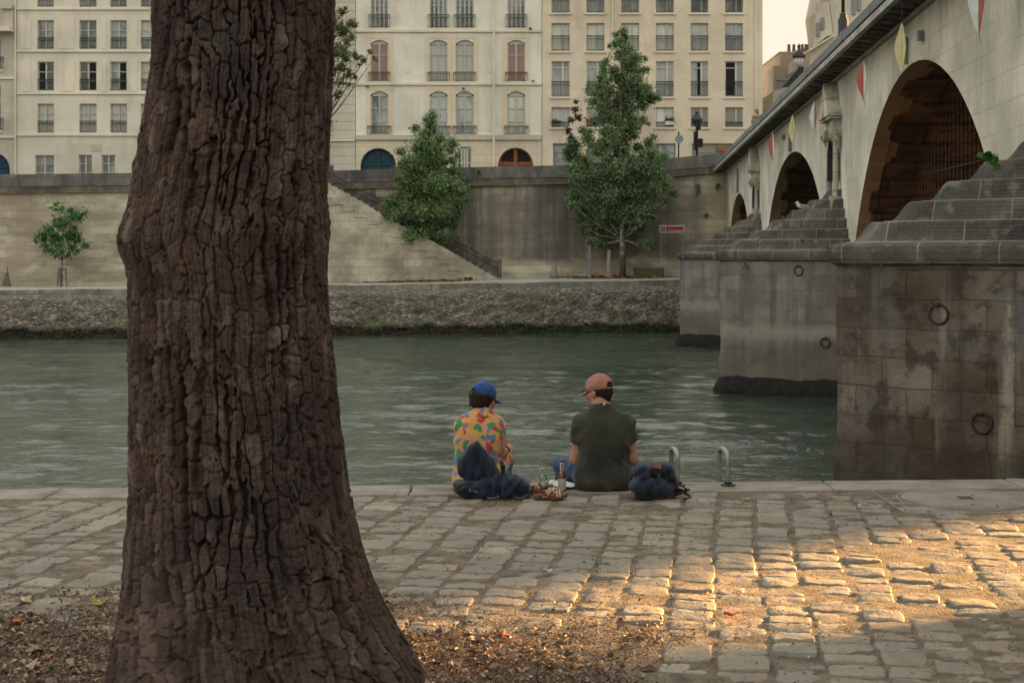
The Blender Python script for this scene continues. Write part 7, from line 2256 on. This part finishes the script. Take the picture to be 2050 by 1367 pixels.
# ---- pair of strapped sandals
m_sole = flat('brown_sole', (.115, .048, .032), .75, .3, 40, .3, bsc=200)
m_foot = flat('worn_footbed', (.20, .095, .058), .8, .3, 40)
m_or = flat('orange_webbing', (.36, .115, .035), .85, .2, 80); m_cr = flat('cream_webbing', (.46, .40, .30), .85, .15, 80)
def sandal(loc, rz, label, tilt=0):
    t = thing('sandal', label, 'sandal', loc, 'pair of sandals', rz)
    if tilt: t.rotation_euler[0] = tilt
    # outline along +X (toe), half width along y
    xs_ = np.linspace(-.122, .122, 27)
    wid = np.array([float(np.interp(x, [-.122, -.115, -.09, -.03, .03, .07, .10, .116, .122], [.004, .020, .031, .029, .036, .041, .035, .020, .004])) for x in xs_])
    def slab(z0, z1, sc):
        mb = MB(); p = [(x, -w * sc) for x, w in zip(xs_, wid)] + [(x, w * sc) for x, w in zip(xs_[::-1], wid[::-1])]
        rise = lambda x: .012 * max(0, (x - .06) / .06) ** 2
        n = len(p)
        mb.add([(a, b, z0 + rise(a)) for a, b in p] + [(a, b, z1 + rise(a)) for a, b in p], [tuple(range(n))[::-1], tuple(range(n, 2 * n))] + [(i, (i + 1) % n, n + (i + 1) % n, n + i) for i in range(n)])
        return mb
    bevel(slab(.0, .024, 1.).build('sole', m_sole, t, world=False), .003)
    slab(.0241, .031, .95).build('footbed', m_foot, t, world=False)
    def strap(xa, xb, hgt, w, lift=0, name='strap'):
        # arch over the foot from side to side; three bands cream / orange / cream
        for k, (d0, d1, mt) in enumerate(((-.5, -.2, m_cr), (-.2, .2, m_or), (.2, .5, m_cr))):
            V_ = []
            for i in range(17):
                a = math.pi * i / 16
                half = float(np.interp((xa + xb) / 2, xs_, wid)) + .004
                y = -half * math.cos(a); zc = .012 + lift + hgt * math.sin(a) ** .8
                xx = xa + (xb - xa) * math.sin(a)
                V_.append(((xx + w * d0, y, zc), (xx + w * d1, y, zc)))
            mb = MB(); mb.add([q for p in V_ for q in p], [(2 * i, 2 * i + 1, 2 * i + 3, 2 * i + 2) for i in range(16)])
            o = mb.build(name, mt, t, True, world=False); s_ = o.modifiers.new('thick', 'SOLIDIFY'); s_.thickness = .0035; s_.offset = 1
    strap(-.045, .012, .062, .032); strap(.055, .052, .046, .030)
    # heel strap and ankle loop
    mb = MB(); mb.tube([(-.03, -.033, .03), (-.085, -.034, .062), (-.118, 0, .070), (-.085, .034, .062), (-.03, .033, .03)], .009, 6); mb.build('heel_strap', m_sole, t, True, world=False)
    mb = MB(); mb.tube([(.005, -.03, .055), (.03, -.012, .074), (.055, .0, .066), (.08, .012, .05)], .006, 6); mb.tube([(.0, .02, .066), (.04, .03, .06), (.09, .03, .04)], .006, 6); mb.build('lace', m_cr, t, True, world=False)
    return t
sandal((wx(1102, 9.98), 9.98, .010), math.radians(2), 'front brown sandal with orange and cream straps')
sandal((wx(1076, 10.17), 10.17, .012), math.radians(152), 'rear sandal half hidden behind the other one')

# ---- bathing ladder with two bent rails
ld = thing('ladder', 'galvanised ladder with two hooped handrails at the quay edge', 'ladder', (wx(1400, 10.7), 10.7, 0))
m_galv = flat('galvanised_tube', (.27, .26, .245), .5, .25, 25, metal=.55)
for px, pf in ((1457.5, 1440.5), (1357.0, 1344.0)):
    xa, xb = wx(px, 10.58), wx(pf, 10.90)
    zt_ = .238
    pts = [(xa, 10.58, -.01), (xa, 10.58, .05), (xa, 10.58, .12), (xa, 10.58, zt_ - .06)]
    for a in np.linspace(math.pi, 0, 9):
        q = .5 - .5 * math.cos(math.pi - a)
        pts.append((xa + (xb - xa) * q, 10.74 + .16 * math.cos(a), zt_ - .04 + .055 * math.sin(a) ** .7))
    pts += [(xb, 10.90, zt_ - .12), (xb, 10.905, 0), (xb, 10.905, -.9), (xb, 10.905, -2.3)]
    MB().tube(pts, .0185, 12).build('rail', m_galv, ld, True)
    MB().lathe([(.055, 0), (.055, .010), (.030, .014), (.030, .03), (0, .03)], (xa, 10.58, .004), 16).build('base_plate', m_iron, ld)
for z in (-.35, -.65, -.95, -1.25, -1.55, -1.85):
    MB().tube([(wx(1344, 10.9), 10.905, z), (wx(1440.5, 10.9), 10.905, z)], .015, 8).build('rung', m_galv, ld, True)

# ---- weeds and tufts on the piers
gw = 'weeds growing from the stones'
weed(1982, 318, 18.0, 26, 'broad-leaved green weed on the stepped cap of the near pier', m_leafC, 21, .12, 420, .35)
weed(1492, 521, 38.4, 11, 'dark hanging weed under the cap edge of the middle pier', m_leafB, 22, .07, 1500, 1.6)
m_tuft = leaf_mat('dry_tuft', (.13, .13, .04), (.2, .19, .07), (.26, .24, .12))
for i, (px, py, lab) in enumerate(((1517, 488, 'yellowish tuft near the tip of the middle pier cap'), (1575, 489, 'yellowish tuft midway along the middle pier cap'), (1606, 483, 'taller green tuft on the middle pier cap'), (1566, 436, 'thin tuft high on the middle pier steps'))):
    weed(px, py, 37.6, 6, lab, m_tuft if i != 2 else m_leafD, 30 + i, .05, 1500)
# ================================================================== litter under the big tree
m_litter = litter_mat('bark_litter', [(0, (.06, .038, .030)), (.35, (.155, .100, .074)), (.7, (.28, .195, .142)), (.93, (.40, .305, .22)), (1, (.50, .42, .32))])
n = NB('litter_soil'); f1 = n.noise(sc=9, det=6); f2 = n.noise(sc=80, det=4, ro=.7)
c = n.mix(n.rng(f1, .3, .7), (.10, .066, .05), (.175, .122, .09)); c = n.mix(n.rng(f2, .45, .65, 0, .7), c, (.13, .095, .068))
m_soil = n.done(c, .95, n.bump(f2, 1., .015), .1)
xs_ = np.arange(-3.2, 1.5, .03); ys_ = np.arange(3.5, 7.4, .03)
XX, YY = np.meshgrid(xs_, ys_)
def pit_amount(X, Y):
    n1 = .22 * fbm(X * 1.4, Y * 1.4, 71, 3)
    a = sstep(1.1, .35, X + n1 * 2.2); b = sstep(7.25, 6.25, Y + n1 * 2.0 + .12 * X)
    return a * b
AM = pit_amount(XX, YY)
ZZ = -.035 + .036 * AM + .010 * fbm(XX * 6, YY * 6, 72, 3) * AM + .05 * np.exp(-((XX + 1.05) ** 2 + (YY - 5.6) ** 2) / .45)
o = npmesh('soil', np.stack([XX, YY, ZZ], -1).reshape(-1, 3), gridfaces(len(ys_), len(xs_)), m_soil, None, True); tag(o, kind='structure')
def fx(r, n):
    X = r.uniform(-3.0, 1.45, n); Y = r.uniform(4.2, 7.35, n)
    am = pit_amount(X, Y) ** 1.3
    k = r.rand(n) < am * .95 + .02 * (Y < 7.2)
    X, Y = X[k], Y[k]; am = pit_amount(X, Y)
    z = -.035 + .036 * am + .010 * fbm(X * 6, Y * 6, 72, 3) * am + .05 * np.exp(-((X + 1.05) ** 2 + (Y - 5.6) ** 2) / .45)
    z = np.maximum(z, np.where(am < .6, -.002, -1)) + .004 * r.rand(len(X))
    return X, Y, z
o = flakes('leaf_litter', 90000, fx, .0125, m_litter, 81, .001, .9); tag(o, 'brown bark chips and leaf litter round the foot of the big tree', 'leaf litter', kind='stuff')
def fx2(r, n):
    X = r.uniform(-2.6, 1.3, n); Y = r.uniform(4.4, 7.2, n); k = r.rand(n) < pit_amount(X, Y); X, Y = X[k], Y[k]
    am = pit_amount(X, Y)
    return X, Y, -.035 + .038 * am + .012 * r.rand(len(X)) + .05 * np.exp(-((X + 1.05) ** 2 + (Y - 5.6) ** 2) / .45)
o = flakes('bark_chips', 2200, fx2, .030, m_litter, 82, .002, .6, curl=.12); tag(o, 'larger curled bark flakes strewn in the litter under the big tree', 'bark chips', kind='stuff')
# grit and crumbs in the joints of the paving
def fx3(r, n):
    X = r.uniform(-4.2, 4.2, n); Y = r.uniform(4.5, 10.3, n)
    k = (r.rand(n) < .25 + .75 * sstep(.0, .35, fbm(X * 1.1, Y * 1.1, 73, 3)))
    X, Y = X[k], Y[k]
    return X, Y, np.full(len(X), .002)
o = flakes('grit', 34000, fx3, .0075, m_litter, 83, 0.0, .8); tag(o, 'fine dry crumbs of leaf and grit between the cobbles', 'grit', kind='stuff')

# ---- single leaves one can point at
def fallen_leaf(px, py, size, label, col, seed, z=.014, lobes=5):
    g = ground(px, py); r = random.Random(seed)
    t = thing('fallen_leaf', label, 'leaf', (g.x, g.y, z), 'single fallen leaves')
    t.rotation_euler = (r.uniform(-.2, .2), r.uniform(-.2, .2), r.uniform(0, 6.28))
    vs = [(0, 0, 0)]
    N = 30
    for i in range(N):
        a = 2 * math.pi * i / N
        q = .62 + .38 * abs(math.cos(a * lobes / 2)) ** 1.6
        vs.append((size * .5 * q * math.cos(a), size * .5 * q * math.sin(a), size * (.10 * math.cos(2 * a + 1) + .10 * q * r.uniform(.5, 1.4))))
    mb = MB(); mb.add(vs, [(0, 1 + i, 1 + (i + 1) % N) for i in range(N)])
    o = mb.build('blade', flat('leaf_' + str(seed), col, .8, .3, 40), t, True, world=False)
    s_ = o.modifiers.new('thick', 'SOLIDIFY'); s_.thickness = .0012
    mb = MB(); mb.tube([(0, 0, size * .03), (-size * .4, 0, size * .05), (-size * .8, size * .1, size * .06)], size * .018, 5); mb.build('stalk', flat('stalk_' + str(seed), tuple(x * .7 for x in col)), t, world=False)
fallen_leaf(50, 1206, .075, 'pale cream fallen leaf on the litter at the far left', (.42, .33, .21), 1)
fallen_leaf(196, 1211, .08, 'yellow-green fallen leaf left of the big trunk', (.30, .23, .06), 2)
fallen_leaf(33, 1251, .06, 'orange-red fallen leaf near the left edge', (.33, .09, .03), 3)
fallen_leaf(98, 1323, .05, 'small orange scrap of leaf low at the left', (.34, .10, .04), 4)
fallen_leaf(72, 1308, .09, 'large tan fallen leaf beside the small orange scrap', (.26, .18, .12), 11)
fallen_leaf(1005, 1276, .06, 'rust-red fallen leaf in the shaded litter below the sunlit strip', (.24, .07, .03), 5)
fallen_leaf(1468, 1235, .09, 'dark red fallen leaf at the lower edge of the sunlit patch', (.20, .03, .02), 6)
fallen_leaf(1097, 1148, .055, 'white scrap on a pale cobble in front of the people', (.5, .5, .47), 7, .018)
fallen_leaf(1328, 1077, .05, 'dry curled leaf on the cobbles below the backpack', (.30, .24, .16), 8, .018)
fallen_leaf(1412, 1195, .045, 'orange crumpled leaf in the sunlit joint right of the litter', (.36, .16, .05), 9, .016)
fallen_leaf(30, 1125, .06, 'tan folded leaf on the cobbles at the left edge', (.28, .20, .13), 10, .018)
fallen_leaf(1480, 1245 - 55, .06, 'pale dry leaf on the sunlit cobbles', (.38, .3, .2), 12, .018)
